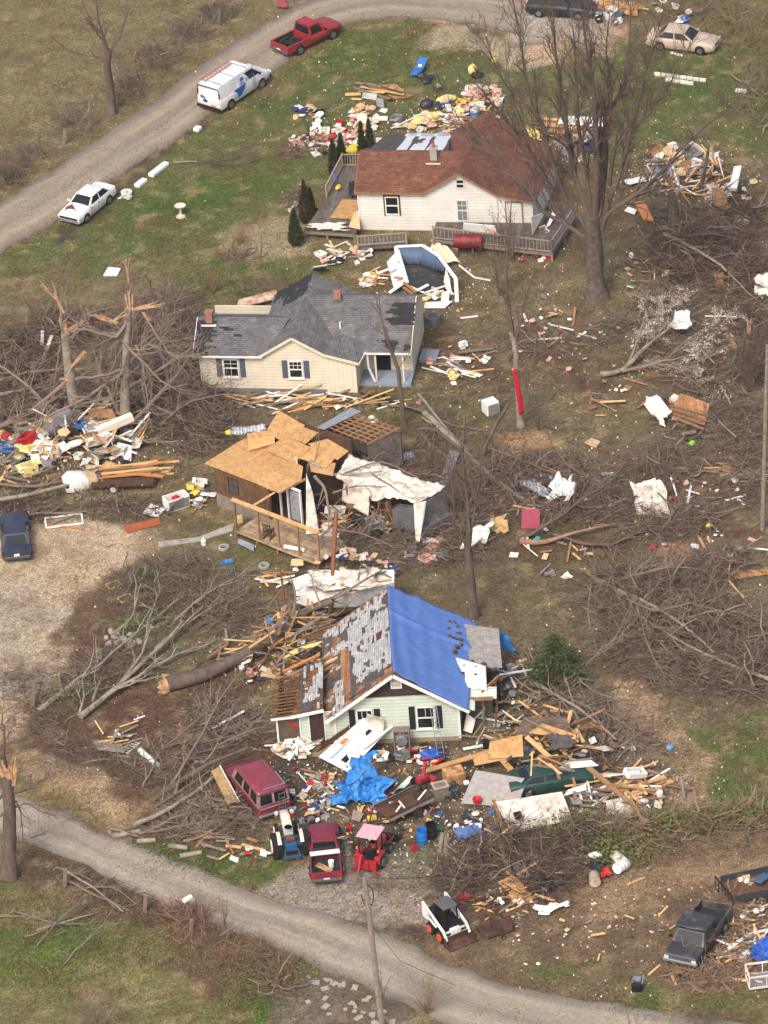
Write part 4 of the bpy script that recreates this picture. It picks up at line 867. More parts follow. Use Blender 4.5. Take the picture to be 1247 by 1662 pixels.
ld=thing('ladder','orange and silver extension ladder lying on the roof rack of the white work van','ladder',(c.x,c.y,c.z+2.2),yv)
m=MB()
for y_ in (.36,.76):m.bar((-2.6,y_,.03),(.3,y_,.03),.04,.09)
m.build('rail',m_orange,ld);m=MB()
for i in range(9):x=-2.45+i*.32;m.bar((x,.36,.03),(x,.76,.03),.04,.04)
m.build('rung',m_metal,ld)
mirrors(van,.26*Lv,Wv,1.35,m_black)
# red pickup
p_red=paint('faded red paint',(146,34,40));yp=yaw_px((444.8,82.8),(477.6,97.6))+90
rp=pickup('pickup_truck','bright red pickup truck with two loose tyres in its black bed',G(499,70),yp,p_red,5.0,1.85,1.68,2.0)
# white sedan
ys=yaw_px((185,323),(138,362));ws=sedan('sedan','white sedan with rusty bonnet parked at the lower edge of the upper road',G(143,342),ys,paint('white car paint',(216,216,214)),4.5,1.7,1.38,boxy=True,hood=M('rust brown bonnet patch',(120,62,46),.8,var=.2))
yc=yaw_px((1075,79),(1139,86.6));cs=sedan('sedan','champagne beige sedan standing on the lawn at the top right',G(1110,76),yc,paint('champagne paint',(188,168,148)),4.8,1.78,1.42)
sv=sedan('sedan','black car with crumpled dusty windows parked on gravel behind the big tree',G(912,21),yaw_px((870,22),(968,30)),paint('black paint',(34,32,38)),4.7,1.8,1.5)
bs=sedan('sedan','dark blue sedan seen from behind on the dirt yard at the left edge',G(27,882),yaw_px((1.7,914),(50.5,909))+90,paint('dark blue paint',(40,46,66)),4.6,1.76,1.4,boxy=True)
gs=sedan('sedan','dark green car crushed under the collapsed shed beside the blue tarp house',G(893,1274,-.1),yaw_px((850,1282),(965,1262)),paint('dark green paint',(30,66,60),rgb2=(60,70,66)),4.8,1.8,1.3)
# maroon conversion van
p_mar=paint('maroon paint',(128,48,58));p_mar_d=paint('dark maroon paint',(104,26,40));ym=yaw_px((420,1338),(474.7,1320.6))+90
g0=G(447,1330);c=g0+Vector((cos(radians(ym)),sin(radians(ym)),0))*2.45;Lm=5.0
mv=thing('passenger_van','maroon van with smashed side windows and a ladder on its rear door','van',c,ym);f=[(-.5,.42,1.0,.95),(-.49,.32,1.12,.985),(0,.3,1.14,1),(.22,.3,1.12,.99),(.4,.34,1.0,.96),(.49,.42,.85,.92),(.5,.5,.75,.88)]
MB().hull([ring(a*Lm,b,c_,d*1.0) for a,b,c_,d in f]).build('body',p_mar_d,mv,smooth=50)
m_int=M('pink grey interior',(150,118,116),.9,var=.4)
cabin(mv,m_int,1.05,1.9,-.495*Lm,-.48*Lm,.14*Lm,.24*Lm,.96,.86,sides=((.06,.3),(.36,.58),(.64,.9)),rear=False,glass=m_dark)
for s in (-1,1):MB().pane([(-.495*Lm,.96,1.05),(-.495*Lm,-.96,1.05),(-.48*Lm,-.86,1.87),(-.48*Lm,.86,1.87)],.08 if s>0 else .54,.46 if s>0 else .92,.12,.86).build('rear_window',m_glass,mv)
m=MB();k=8;
for i in range(k+1):
    for j in range(k+1):a,b_=i/k,j/k;m.v.append((-.5*Lm+(.66*Lm)*a,-.93+1.86*b_,1.93+.1*(1-(2*a-1)**4)*(1-(2*b_-1)**2)+.03*random.random()*(i<3)))
for i in range(k):
    for j in range(k):q=i*(k+1)+j;m.f.append((q,q+k+1,q+k+2,q+1))
o=m.build('roof',p_mar,mv,smooth=40);sd=o.modifiers.new('s','SOLIDIFY');sd.thickness=.08
m=MB();m.bar((-.46*Lm,-.8,2.04),(-.46*Lm,.5,2.06),.05,.04);m.bar((-.46*Lm,-.8,2.04),(-.2*Lm,-.8,2.06),.05,.04);m.build('roof_rail',m_chrome,mv)
m=MB();xx=-.515*Lm
for y_ in (-.28,-.62):m.bar((xx,y_,.6),(xx,y_,1.75),.035,.035)
for z_ in (.75,1.05,1.35,1.65):m.bar((xx,-.28,z_),(xx,-.62,z_),.035,.035)
m.build('rear_ladder',m_chrome,mv)
MB().box(-.51*Lm,0,.5,.12,2.0,.1).build('rear_bumper',m_chrome,mv,bevel=.02);MB().box(-.503*Lm,0,.95,.02,1.8,.1).build('trim_stripe',M('pink grey stripe',(150,120,122),.6),mv)
for s in (-1,1):MB().box(-.5*Lm,s*.88,.85,.06,.12,.22).build('tail_light',m_red_lens,mv)
arches(mv,(-.3*Lm,.3*Lm),2.0,.36)
for x in (-.3,.3):
    for s in (-1,1):wheel(mv,x*Lm,s*.9,.35,.24)
# maroon pickup by the person
ymp=yaw_px((507,1441),(556,1436.8))+90;g0=G(532,1441);c=g0+Vector((cos(radians(ymp)),sin(radians(ymp)),0))*2.5
p_mp=paint('deep maroon paint',(116,30,46));mp=pickup('pickup_truck','maroon pickup truck with a white panel and boards in its bed on the gravel drive',c,ymp,p_mp,4.85,1.74,1.6,1.95)
def rel(o,x,y,z=0):a=o.rotation_euler[2];return Vector((o.location.x+x*cos(a)-y*sin(a),o.location.y+x*sin(a)+y*cos(a),o.location.z+z))
o=MB().box(0,0,0,.35,1.62,.05).build('panel',m_white,loc=rel(mp,-.62,0,1.0),rot=(0,0,mp.rotation_euler[2]+.05));tag(o,'long white panel laid across the front of the maroon truck bed','panel')
o=MB().box(0,0,0,.9,.42,.03).build('board',m_ply,loc=rel(mp,-1.75,.1,.8),rot=(.1,-.25,mp.rotation_euler[2]+1.0));tag(o,'tan board slanting in the bed of the maroon truck','board')
o=MB().lathe([(.0,0),(.15,0),(.16,.4),(.0,.4)],n=14).build('bucket',m_white,loc=rel(mp,-1.35,-.3,.54));tag(o,'white plastic bucket standing in the bed of the maroon truck','bucket')
# old black pickup
yb=yaw_px((1192,1503),(1137,1573))+3;g0=G(1106,1573);c=g0-Vector((cos(radians(yb)),sin(radians(yb)),0))*2.42
p_bk=paint('dull black paint',(52,50,54),.5,.15,rgb2=(110,104,98),p=.25)
bp=pickup('pickup_truck','old black pickup truck with caved in roof and empty bed at the lower right',c,yb,p_bk,4.95,1.94,1.62,2.3,boxy=True,crush=True,chrome_front=True)
m=MB();k=8
for i in range(k+1):
    for j in range(k+1):a,b_=i/k-.5,j/k-.5;m.v.append((a*1.5,b_*1.75,.1*fbm(i*.4,j*.4,1,2,3)-.12*math.exp(-(a*3)**2-(b_*4)**2)+.06*abs(a)))
for i in range(k):
    for j in range(k):q=i*(k+1)+j;m.f.append((q,q+k+1,q+k+2,q+1))
o=m.build('crumpled_roof',p_bk,bp,smooth=60,loc=(.25,0,1.58));o.modifiers.new('s','SOLIDIFY').thickness=.03
# old trailing tyres in red pickup, etc
def tyre(loc,label=None,tilt=(0,0),R=.33,w=.2,rimm=None,group=None,yaw=0):
    t=thing('tyre',label,'tyre',loc,yaw,group,tilt)
    MB().lathe([(R*.55,-w*.4),(R*.6,-w/2),(R*.9,-w/2),(R,-w*.3),(R,w*.3),(R*.9,w/2),(R*.6,w/2),(R*.55,w*.4),(R*.55,-w*.4)],(0,0,w/2),'z',22).build('casing',m_tyre,t,smooth=40)
    if rimm:MB().lathe([(0,.01),(R*.2,.02),(R*.25,-.04),(R*.5,-.02),(R*.56,.04),(R*.56,-w*.4)],(0,0,w*.86),'z',18).build('rim',rimm,t,smooth=30)
    return t
m_wrim=M('white wheel rim',(196,190,178),.5,.2,var=.1)
tyre(rel(rp,-1.9,.25,.54),'loose tyre nearer the tailgate in the red pickup bed');tyre(rel(rp,-1.05,-.1,.54),'loose tyre nearer the cab in the red pickup bed')
tyre(G(542,1352,.02),'spare wheel with white rim lying beyond the maroon pickup',(14,0),.42,.26,m_wrim)
tyre(G(505,1333),'black wheel lying on the ground beside the blue tractor',(6,4),.38,.22,M('brown grey rim',(120,110,100),.6,.3))
tyre(G(775,124),'bare tyre lying on the lawn by the yellow bag',(0,5),.42,.22);tyre(G(1110,1586),'muddy tyre half sunk in the dirt by the black truck',(0,0),.38,.18)
for u,v,lb in ((363.5,891,'whitewall tyre planter lying left of the porch'),(429,921,'whitewall tyre planter lying below the porch of the wrecked cabin')):tyre(G(u,v),lb,(0,0),.34,.2,None).children[0].data.materials[0]=M('whitewashed tyre',(150,148,140),.9,var=.3)
for i,(u,v) in enumerate([(812,1415),(875,1432),(840,1418),(884,1444)]):tyre(G(u,v,.1*i),['worn tyre behind the broken chipboard left of the brush','worn tractor tyre right of the broken chipboard','flat tyre with rim under the broken chipboard','outermost worn tyre beside the brush'][i],(20*i-20,15),.5,.28,m_rim if i== 2 else None)
# ------------------------------------------------------------ blue tractor
p_blue=paint('tractor blue',(38,84,130));p_cream=paint('tractor cream',(222,216,192),.5)
tb=thing('farm_tractor','blue and white farm tractor with big lugged rear tyres','tractor',G(471,1378),yaw_px((471,1385),(459,1335)))
tractor_tyre(tb,-.5,.82,.68,.38,p_cream);tractor_tyre(tb,-.5,-.82,.68,.38,p_cream);wheel(tb,1.45,.55,.36,.18,p_cream);wheel(tb,1.45,-.55,.36,.18,p_cream)
MB().hull([ring(.1,.85,1.35,.26),ring(1.2,.85,1.4,.26),ring(1.85,.8,1.32,.24),ring(1.95,.8,1.2,.2)]).build('bonnet',p_cream,tb,smooth=50)
m=MB();m.bx(-.85,1.7,-.18,.18,.5,.88);m.bx(-.95,-.3,-.32,.32,.5,.95);m.bar((1.45,-.5,.42),(1.45,.5,.42),.12);m.bar((-.5,-.8,.68),(-.5,.8,.68),.2);m.build('chassis',p_blue,tb,bevel=.03)
for s in (-1,1):
    m=MB();pr=[(-.5+.74*cos(a),s*.62,.68+.74*sin(a)) for a in [x*.2+.5 for x in range(11)]]
    for a,b_ in zip(pr,pr[1:]):m.bar(a,b_,.2,.03,up=(0,0,1) if abs(a[0]+.5)<.5 else (1,0,0))
    m.build('mudguard',p_cream,tb)
m=MB();m.bx(-.7,-.3,-.24,.24,.95,1.05);m.bx(-.78,-.68,-.24,.24,1.05,1.3);m.build('seat',M('worn red brown seat',(120,70,60),.8),tb,bevel=.03)
MB().lathe([(.2,0),(.22,.02),(.2,.04),(.18,.02),(.2,0)],(0,0,1.45),n=20).build('steering_wheel',m_black,tb);MB().bar((0,0,1.45),(.2,0,1.2),.04).build('steering_column',p_blue,tb)
for s in (-1,1):MB().lathe([(0,0),(.11,0),(.12,.1),(0,.12)],(1.75,s*.42,1.2),'x',12).build('headlight',m_lens,tb);
m=MB();m.bar((1.75,-.42,1.2),(1.75,.42,1.2),.03);m.bar((-.9,-.35,.6),(-1.5,-.4,.5),.06);m.bar((-.9,.35,.6),(-1.5,.4,.5),.06);m.bar((-1.4,-.5,.45),(-1.4,.5,.45),.1);m.bar((.2,-.5,.6),(.2,.5,.6),.1);m.build('linkage',p_blue,tb)
# ------------------------------------------------------------ red compact tractor with pink canopy
p_r2=paint('tractor red',(164,30,44));rt=thing('compact_tractor','red compact tractor with faded pink canopy and a backhoe arm','tractor',G(607,1398),66)
for s in (-1,1):wheel(rt,-.45,s*.62,.42,.3,m_rim);wheel(rt,1.0,s*.5,.3,.2,m_rim)
MB().hull([ring(.35,.55,1.0,.27),ring(1.2,.55,1.0,.27),ring(1.45,.55,.85,.22)]).build('bonnet',paint('faded orange red',(190,78,60)),rt,smooth=50)
m=MB();m.bx(-.9,1.1,-.2,.2,.35,.6);m.bar((-.45,-.6,.42),(-.45,.6,.42),.14);m.build('chassis',m_black,rt)
for s in (-1,1):m=MB();m.bx(-.85,-.05,min(s*.42,s*.75),max(s*.42,s*.75),.82,.9);m.bx(-.88,-.83,min(s*.42,s*.75),max(s*.42,s*.75),.5,.88);m.build('mudguard',p_r2,rt,bevel=.02)
m=MB();m.bx(-.55,-.1,-.25,.25,.8,.92);m.bx(-.62,-.5,-.25,.25,.9,1.25);m.build('seat',m_black,rt,bevel=.04)
m=MB()
for s in (-1,1):m.bar((-.65,s*.5,.6),(-.6,s*.52,2.0),.07);m.bar((.35,s*.4,.9),(.25,s*.5,2.0),.05)
m.build('roll_bar',m_black,rt)
o=MB().box(-.15,0,2.06,1.25,1.22,.07).build('canopy',M('sun bleached pink canopy',(236,172,180),.6,var=.08,kind=('corr',1,.14)),rt,bevel=.03)
for s in (-1,1):MB().lathe([(0,0),(.07,.0),(.06,.12),(0,.14)],(-.7,s*.62,1.2),n=10).build('indicator_lamp',m_amber,rt)
m=MB();m.bx(-1.15,-.9,-.6,.6,.25,.75);m.bx(-1.25,-1.1,-.2,.2,.3,.85);m.bar((-1.2,-.5,.3),(-1.2,-.85,.05),.1);m.bar((-1.2,.5,.3),(-1.2,.85,.05),.1);m.build('backhoe_frame',p_r2,rt,bevel=.02)
m=MB();m.bar((-1.15,.05,.7),(-1.35,.1,1.3),.14,.2);m.bar((-1.35,.1,1.3),(-1.75,.15,.45),.12,.16);m.build('backhoe_arm',p_r2,rt,bevel=.02)
m=MB();m.bar((1.0,-.45,.6),(1.9,-.5,.5),.08,.12);m.bar((1.0,.45,.6),(1.9,.5,.5),.08,.12);m.bar((1.5,-.48,.55),(1.25,-.46,1.0),.06);m.build('loader_arm',p_r2,rt)
m=MB();m.hull([[(1.85,-.65,.1),(2.3,-.65,.1),(2.25,-.65,.16),(1.95,-.65,.22),(1.95,-.65,.6),(1.85,-.65,.6)],[(1.85,.65,.1),(2.3,.65,.1),(2.25,.65,.16),(1.95,.65,.22),(1.95,.65,.6),(1.85,.65,.6)]]);m.build('loader_bucket',m_black,rt)
MB().lathe([(.14,0),(.15,.02),(.14,.03),(.14,0)],(.1,0,1.2),n=16).build('steering_wheel',m_black,rt)
# ------------------------------------------------------------ skid steer
ysk=yaw_px((722,1547),(776,1524))-90;sk_=thing('skid_steer','white skid steer loader with black cage and rusty bucket lowered','skid steer',G(727,1515),ysk);p_sw=paint('loader white',(226,224,216),.5,.12,rgb2=(170,160,150));m_rust=M('rusty steel',(96,66,54),.85,.2,var=.35,rgb2=(60,48,44),p=.5)
m_or=paint('orange wheel rim',(214,84,50),.5)
for x in (-.5,.5):
    for s in (-1,1):wheel(sk_,x,s*.68,.37,.27,m_or,.62)
m=MB();m.bx(-1.1,.85,-.5,.5,.3,.75);m.bx(-1.15,-.45,-.5,.5,.75,1.25);m.build('body',m_black,sk_,bevel=.03)
for s in (-1,1):
    m=MB();y0=s*.66;ext(m,[(-1.25,y0,.75),(-.75,y0,.75),(-.6,y0,1.3),(-1.1,y0,1.75),(-1.25,y0,1.7)],(0,s*.1,0));m.bar((-1.05,s*.71,1.6),(.75,s*.71,.85),.12,.16);m.bar((.75,s*.71,.9),(1.1,s*.71,.4),.12,.16);m.bar((-.9,s*.71,1.0),(.1,s*.71,.75),.1,.1);m.build('lift_arm',p_sw,sk_,bevel=.02)
m=MB();m.bx(.8,1.0,-.72,.72,.35,.5);m.bx(.7,.95,-.3,.3,.5,.85);m.bar((.85,-.6,.75),(.85,.6,.75),.1);m.build('coupler',p_sw,sk_,bevel=.02)
m=MB();
for x in (-.5,.45):
    for s in (-1,1):m.bar((x,s*.42,.7),(x*.9,s*.4,1.95),.07)
m.bx(-.48,-.44,-.4,.4,.8,1.9);
for s in (-1,1):
    for i in range(6):m.bar((-.45+i*.16,s*.41,.9),(-.43+i*.16,s*.4,1.9),.015)
m.build('roll_cage',m_black,sk_)
MB().box(-.02,0,1.98,1.05,.9,.06).build('cab_roof',M('dusty cab roof',(86,88,92),.8,var=.15,rgb2=(150,96,66),p=.12),sk_,bevel=.02)
m=MB();m.bx(-.35,.05,-.25,.25,.75,.9);m.bx(-.4,-.3,-.25,.25,.9,1.35);m.build('seat',m_black,sk_,bevel=.04)
m=MB();pr=[(1.0,.05),(1.6,.05),(1.6,.08),(1.15,.14),(1.05,.25),(1.05,.6),(1.0,.6)];m.hull([[(x,-.85,z) for x,z in pr],[(x,.85,z) for x,z in pr]]);
for s in (-1,1):ext(m,[(1.0,s*.85,.05),(1.6,s*.85,.05),(1.1,s*.85,.6),(1.0,s*.85,.6)],(0,-s*.03,0))
m.build('bucket',m_rust,sk_)
# mower deck
mdk=thing('mower_deck','rusty red brush mower deck lying beside the skid steer','mower',G(806,1511),20);m=MB();m.hull([[(x*k_,y*k_,z) for x,y in ((-.95,-.2),(-.7,-.55),(.7,-.55),(.95,-.2),(.95,.55),(-.95,.55))] for k_,z in ((1.05,.12),(1,.3),(.9,.34))]);m.build('deck',m_rust,mdk)
m=MB();m.bx(-.12,.12,-.6,.6,.36,.5);m.box(-.5,.1,.42,.4,.3,.16);m.bar((-.6,.5,.4),(0,1.1,.9),.07);m.bar((.6,.5,.4),(0,1.1,.9),.07);m.build('gearbox',m_rust,mdk);wheel(mdk,.05,-.9,.14,.1)
# ------------------------------------------------------------ trees and brush
m_bark=M('grey brown bark',(100,86,76),.95,var=.4,sc=2.5,bump=1.,st=(1,1,.3))
m_bark_l=M('pale grey bark',(146,136,120),.95,var=.25,sc=2.5,bump=.4,rgb2=(104,94,82),p=.3)
m_twig=M('brown twigs',(99,84,74),.95,var=.2,sc=1)
m_twig_l=M('grey twigs',(128,112,98),.95,var=.2,sc=1)
m_twig_d=M('dark brown twigs',(82,66,58),.95,var=.25,sc=1)
m_split=M('raw split wood',(188,154,118),.9,var=.25,sc=4,rgb2=(150,106,72),p=.4)
def vp(y,pts,dys=None,rnd=None):return [V(u,v,y+(dys[i] if dys else 0)) for i,(u,v) in enumerate(pts)]
def gp(pts):return [P(u,v,z) if z != 0 else G(u,v,.02) for u,v,z in pts]
def smooth_pts(pts,jit,rnd,k=3):
    out=[]
    for i in range(len(pts)-1):
        p0,p1,p2,p3=pts[max(i-1,0)],pts[i],pts[i+1],pts[min(i+2,len(pts)-1)]
        for j in range(k):
            f=j/k;q=.5*((2*p1)+(p2-p0)*f+(2*p0-5*p1+4*p2-p3)*f*f+(3*p1-p0-3*p2+p3)*f**3)
            out.append(q+Vector((rnd.uniform(-1,1),rnd.uniform(-1,1),rnd.uniform(-1,1)))*(jit if i+j else 0))
    out.append(pts[-1]);return out
def sprout(m,pts,r0,r1,rnd,depth,dens,Lf,grav=.12,minr=.009,start=.15,ang=.75,floor=None):
    """side branches along a polyline, recursively"""
    n=len(pts);tot=sum((pts[i+1]-pts[i]).length for i in range(n-1));cnt=max(1,int(tot*dens))
    for c in range(cnt):
        t=start+(1-start)*(c+rnd.random())/cnt;f=t*(n-1);i=min(int(f),n-2);p=pts[i].lerp(pts[i+1],f-i);d=(pts[i+1]-pts[i]).normalized()
        r=(r0+(r1-r0)*t)*rnd.uniform(.45,.7);r=max(r,minr)
        L_=Lf*(1-t*.45)*rnd.uniform(.5,1.15)
        ax=Vector((rnd.gauss(0,1),rnd.gauss(0,1),rnd.gauss(0,1)));ax=(ax-d*ax.dot(d));ax=ax.normalized() if ax.length>.01 else d.orthogonal().normalized()
        dd=(d*cos(ang*rnd.uniform(.6,1.3))+ax*sin(ang*rnd.uniform(.6,1.3))+Vector((0,0,grav))).normalized()
        k=4 if depth>1 else 3;q=[p];
        for s_ in range(k):
            dd=(dd+Vector((rnd.gauss(0,.13),rnd.gauss(0,.13),rnd.gauss(0,.13)+grav*.35))).normalized();nx_=q[-1]+dd*(L_/k)
            if floor is not None and nx_.z<floor:nx_.z=floor+rnd.random()*.05;dd.z=abs(dd.z)*.3
            q.append(nx_)
        re=max(minr*.6,r*.3);m.tube(q,[r+(re-r)*s_/k for s_ in range(k+1)],5 if r>.05 else 3,caps=False)
        if depth>1:sprout(m,q,r,re,rnd,depth-1,dens*1.5,Lf*.52,grav,minr,.2,ang,floor)
def tree(name,label,trunk,tr,limbs,seed=1,depth=2,dens=.9,Lf=2.4,bark=None,twig=None,jit=.06,cat='tree',grav=.12,minr=.009,floor=None,group=None,split=None,trunk_dens=0,n=9,ang=.7):
    rnd=random.Random(seed);t=thing(name,label,cat,trunk[0],0,group);t['category']=cat;o=Vector(trunk[0])
    def loc(m):m.v=[(a-o.x,b-o.y,c-o.z) for a,b,c in m.v];return m
    m=MB();tp=smooth_pts(trunk,jit*.5,rnd);k=len(tp);rr_=[tr[0]+(tr[1]-tr[0])*min(1,(i/(k-1))**.8) for i in range(k)]
    if len(tr)>2:rr_[0]*= tr[2];rr_[1]*= 1+(tr[2]-1)*.35
    m.tube(tp,rr_,n);m.v=[(a+(rnd.random()-.5)*tr[0]*.22,b+(rnd.random()-.5)*tr[0]*.22,c) for a,b,c in m.v] if tr[0]>.15 else m.v;loc(m).build('trunk',bark or m_bark,t,smooth=60)
    m=MB()
    if trunk_dens:sprout(m,tp,tr[0],tr[1],rnd,depth,trunk_dens,Lf,grav,minr,.35,.8,floor)
    for pts,r0,r1 in limbs:
        q=smooth_pts(pts,jit,rnd);k=len(q);m.tube(q,[r0+(r1-r0)*i/(k-1) for i in range(k)],6 if r0>.08 else 4,caps=False)
        sprout(m,q,r0,r1,rnd,depth,dens,Lf,grav,minr,.15,ang,floor)
    if m.v:loc(m).build('branches',twig or m_twig,t,smooth=60)
    if split:
        m=MB()
        for p,d,L_,r in split:
            p=Vector(p);d=Vector(d).normalized()
            for _ in range(6):
                dd=(d+Vector((rnd.gauss(0,.11),rnd.gauss(0,.11),rnd.gauss(0,.1)))).normalized();pp=p+Vector((rnd.uniform(-1,1),rnd.uniform(-1,1),0))*r*.5
                m.tube([pp-d*L_*.3,pp+dd*L_*.45,pp+dd*L_*rnd.uniform(.3,1)+Vector((rnd.gauss(0,.12),0,0))],[r*.5,r*.34,.02],4)
        loc(m).build('splintered_wood',m_split,t)
    return t
# the big bare tree right of the farmhouse
Y0=G(967,482).y;B=G(968,482)
L=[]
for pts,r in [([(958,355),(938,300),(925,240),(915,180),(905,100),(898,30),(893,-40)],.3),([(965,360),(967,308),(971,240),(964,154),(957,103),(947,40),(944,-30)],.32),
               ([(972,350),(984,274),(984,188),(1008,154),(1022,86),(1024,0)],.28),([(990,300),(998,240),(1032,205),(1066,171),(1090,130),(1115,80)],.2),
               ([(978,372),(991,342),(1032,315),(1073,281),(1118,229),(1162,192),(1190,165)],.24),([(950,365),(923,329),(888,291),(854,240),(827,205),(803,171),(775,140)],.24),
               ([(950,385),(929,370),(882,342),(854,301),(820,264),(793,240),(752,205),(717,190)],.22),([(935,340),(906,291),(882,205),(864,171),(851,103),(840,40),(832,-20)],.2),
               ([(985,340),(1010,270),(1030,190),(1045,130),(1060,70),(1080,10)],.18),([(960,340),(948,260),(940,190),(935,120),(930,40)],.2),
               ([(930,330),(895,270),(860,225),(830,150),(805,110),(790,60)],.16),([(975,330),(978,250),(992,170),(985,90),(990,20)],.18),([(1000,330),(1040,330),(1075,322),(1110,330)],.1)]:
    rr0=random.Random(len(L));dy=rr0.uniform(-5,5);L.append((vp(Y0,pts,[dy*(i/len(pts))**1.1 for i in range(len(pts))]),r,.035))
tree('tree','huge bare deciduous tree with many rising limbs to the right of the farmhouse',[B,*vp(Y0,[(966,440),(964,395),(960,352)])],(.64,.44,1.4),[(a,b*.7,.025) for a,b,c in L],seed=4,depth=3,dens=1.9,Lf=3.3,n=14,grav=.13,minr=.013,ang=.5,bark=M('dark furrowed bark',(98,85,76),.95,var=.45,sc=3,bump=1.),twig=M('dark grey brown twigs',(96,82,73),.95,var=.2))
# top left field tree
y=G(181,182).y
tree('tree','bare storm damaged tree in the field beyond the upper road at top left',[G(181,184),*vp(y,[(178,140),(174,100),(176,80)])],(.32,.24,1.4),
     [(vp(y,[(176,85),(160,55),(140,20),(128,-20)],[0,.3,.8,1]),.13,.03),(vp(y,[(176,85),(160,30),(155,-20)],[0,-1,-1.5]),.11,.03),(vp(y,[(178,85),(195,55),(205,25),(218,5)],[0,.5,1,1.5]),.09,.02),
      (vp(y,[(172,95),(140,90),(110,80),(85,62)]),.07,.02),(vp(y,[(180,90),(205,115),(230,132)],[0,-.5,-1]),.08,.03),(vp(y,[(182,100),(195,140),(210,165)],[0,-.4,-.8]),.06,.02)],seed=9,depth=3,dens=1.6,Lf=2.2,bark=m_bark)
# tree with the red cloth
y=G(845,690).y
tree('tree','slim bare tree with red cloth wound round its lower trunk',[G(846,692),*vp(y,[(840,620),(836,560),(830,540)])],(.2,.15,1.4),
     [(vp(y,[(832,545),(826,490),(822,440),(828,380),(830,330)]),.12,.03),(vp(y,[(836,560),(850,500),(862,450),(880,400)],[0,.5,1,1.5]),.09,.02),(vp(y,[(828,500),(810,470),(802,440)],[0,-.5,-.8]),.06,.02),(vp(y,[(832,530),(815,510),(800,505)]),.05,.02),(vp(y,[(838,610),(800,590),(780,575)]),.05,.02),(vp(y,[(828,440),(850,410),(872,380)]),.05,.02)],seed=12,depth=3,dens=1.5,Lf=1.6,bark=m_bark_l,twig=m_twig)
cloth('red_cloth',M('crimson cloth',(176,24,44),.8,var=.15),[V(843,672,y-.3),V(852,668,y-.3),V(838,596,y-.25),V(832,600,y-.25)],5,20,.25,'crimson cloth wrapped down the slim tree trunk','cloth',sc=.4,thick=.02)
# tree in front of cream house
y=G(655,690).y
tree('tree','thin leaning bare tree in front of the porch end of the cream house',[G(656,690),*vp(y,[(650,640),(646,600),(632,560),(622,530)])],(.16,.1,1.5),
     [(vp(y,[(622,530),(616,500),(606,480),(592,465)]),.07,.02),(vp(y,[(620,520),(617,490),(616,470)]),.05,.02),(vp(y,[(640,575),(625,545),(600,525),(585,515)],[0,.3,.5,.6]),.05,.015),(vp(y,[(645,600),(660,580),(668,560)]),.04,.015)],seed=15,depth=3,dens=1.6,Lf=1.4,bark=m_bark)
# tree beside blue tarp house
y=G(767,1000).y
tree('tree','bare slender tree standing behind the blue tarp house',[G(768,1002),*vp(y,[(765,950),(760,900),(762,860)])],(.33,.18,1.2),
     [(vp(y,[(762,860),(757,800),(752,740),(755,680),(748,630)]),.12,.03),(vp(y,[(762,870),(772,820),(780,760),(785,700)],[0,.5,1,1.5]),.09,.02),(vp(y,[(760,890),(740,850),(735,800),(730,740)],[0,-.5,-1,-1]),.08,.02),(vp(y,[(766,930),(790,905),(800,880)]),.05,.02),(vp(y,[(758,820),(742,780),(738,730)]),.05,.02)],seed=22,depth=3,dens=1.6,Lf=2.,bark=m_bark)
# two snapped trees at the left
yA,yB=G(128,688).y,G(203,690).y
tree('snapped_tree','left snapped tree trunk with splintered orange top above the debris heap',[G(128,692),*vp(yA,[(118,640),(110,590),(106,540)])],(.42,.27,1.1),
     [(vp(yA,[(112,615),(150,612),(185,604),(204,600)],[0,-.5,-.8,-1]),.13,.06),(vp(yA,[(103,540),(98,500),(88,470)]),.12,.03),(vp(yA,[(110,615),(60,660),(20,680),(-20,700)],[0,-1,-2,-2]),.12,.05),(vp(yA,[(112,560),(130,520),(150,480),(170,465),(205,455)],[0,-.5,-.8,-1,-1]),.05,.02),(vp(yA,[(98,560),(90,600),(88,640)]),.06,.03)],
     seed=31,depth=3,dens=1.5,Lf=2.2,bark=m_bark_l,twig=m_twig_l,split=[(V(105,535,yA),(-.1,0,1),1.5,.26),(V(98,495,yA),(-.25,0,1),1.8,.16),(V(84,478,yA),(-.7,0,1),1.2,.1),(V(120,530,yA),(.8,0,.4),1.4,.12),(V(112,616,yA-.2),(-.3,0,.1),.6,.16)])
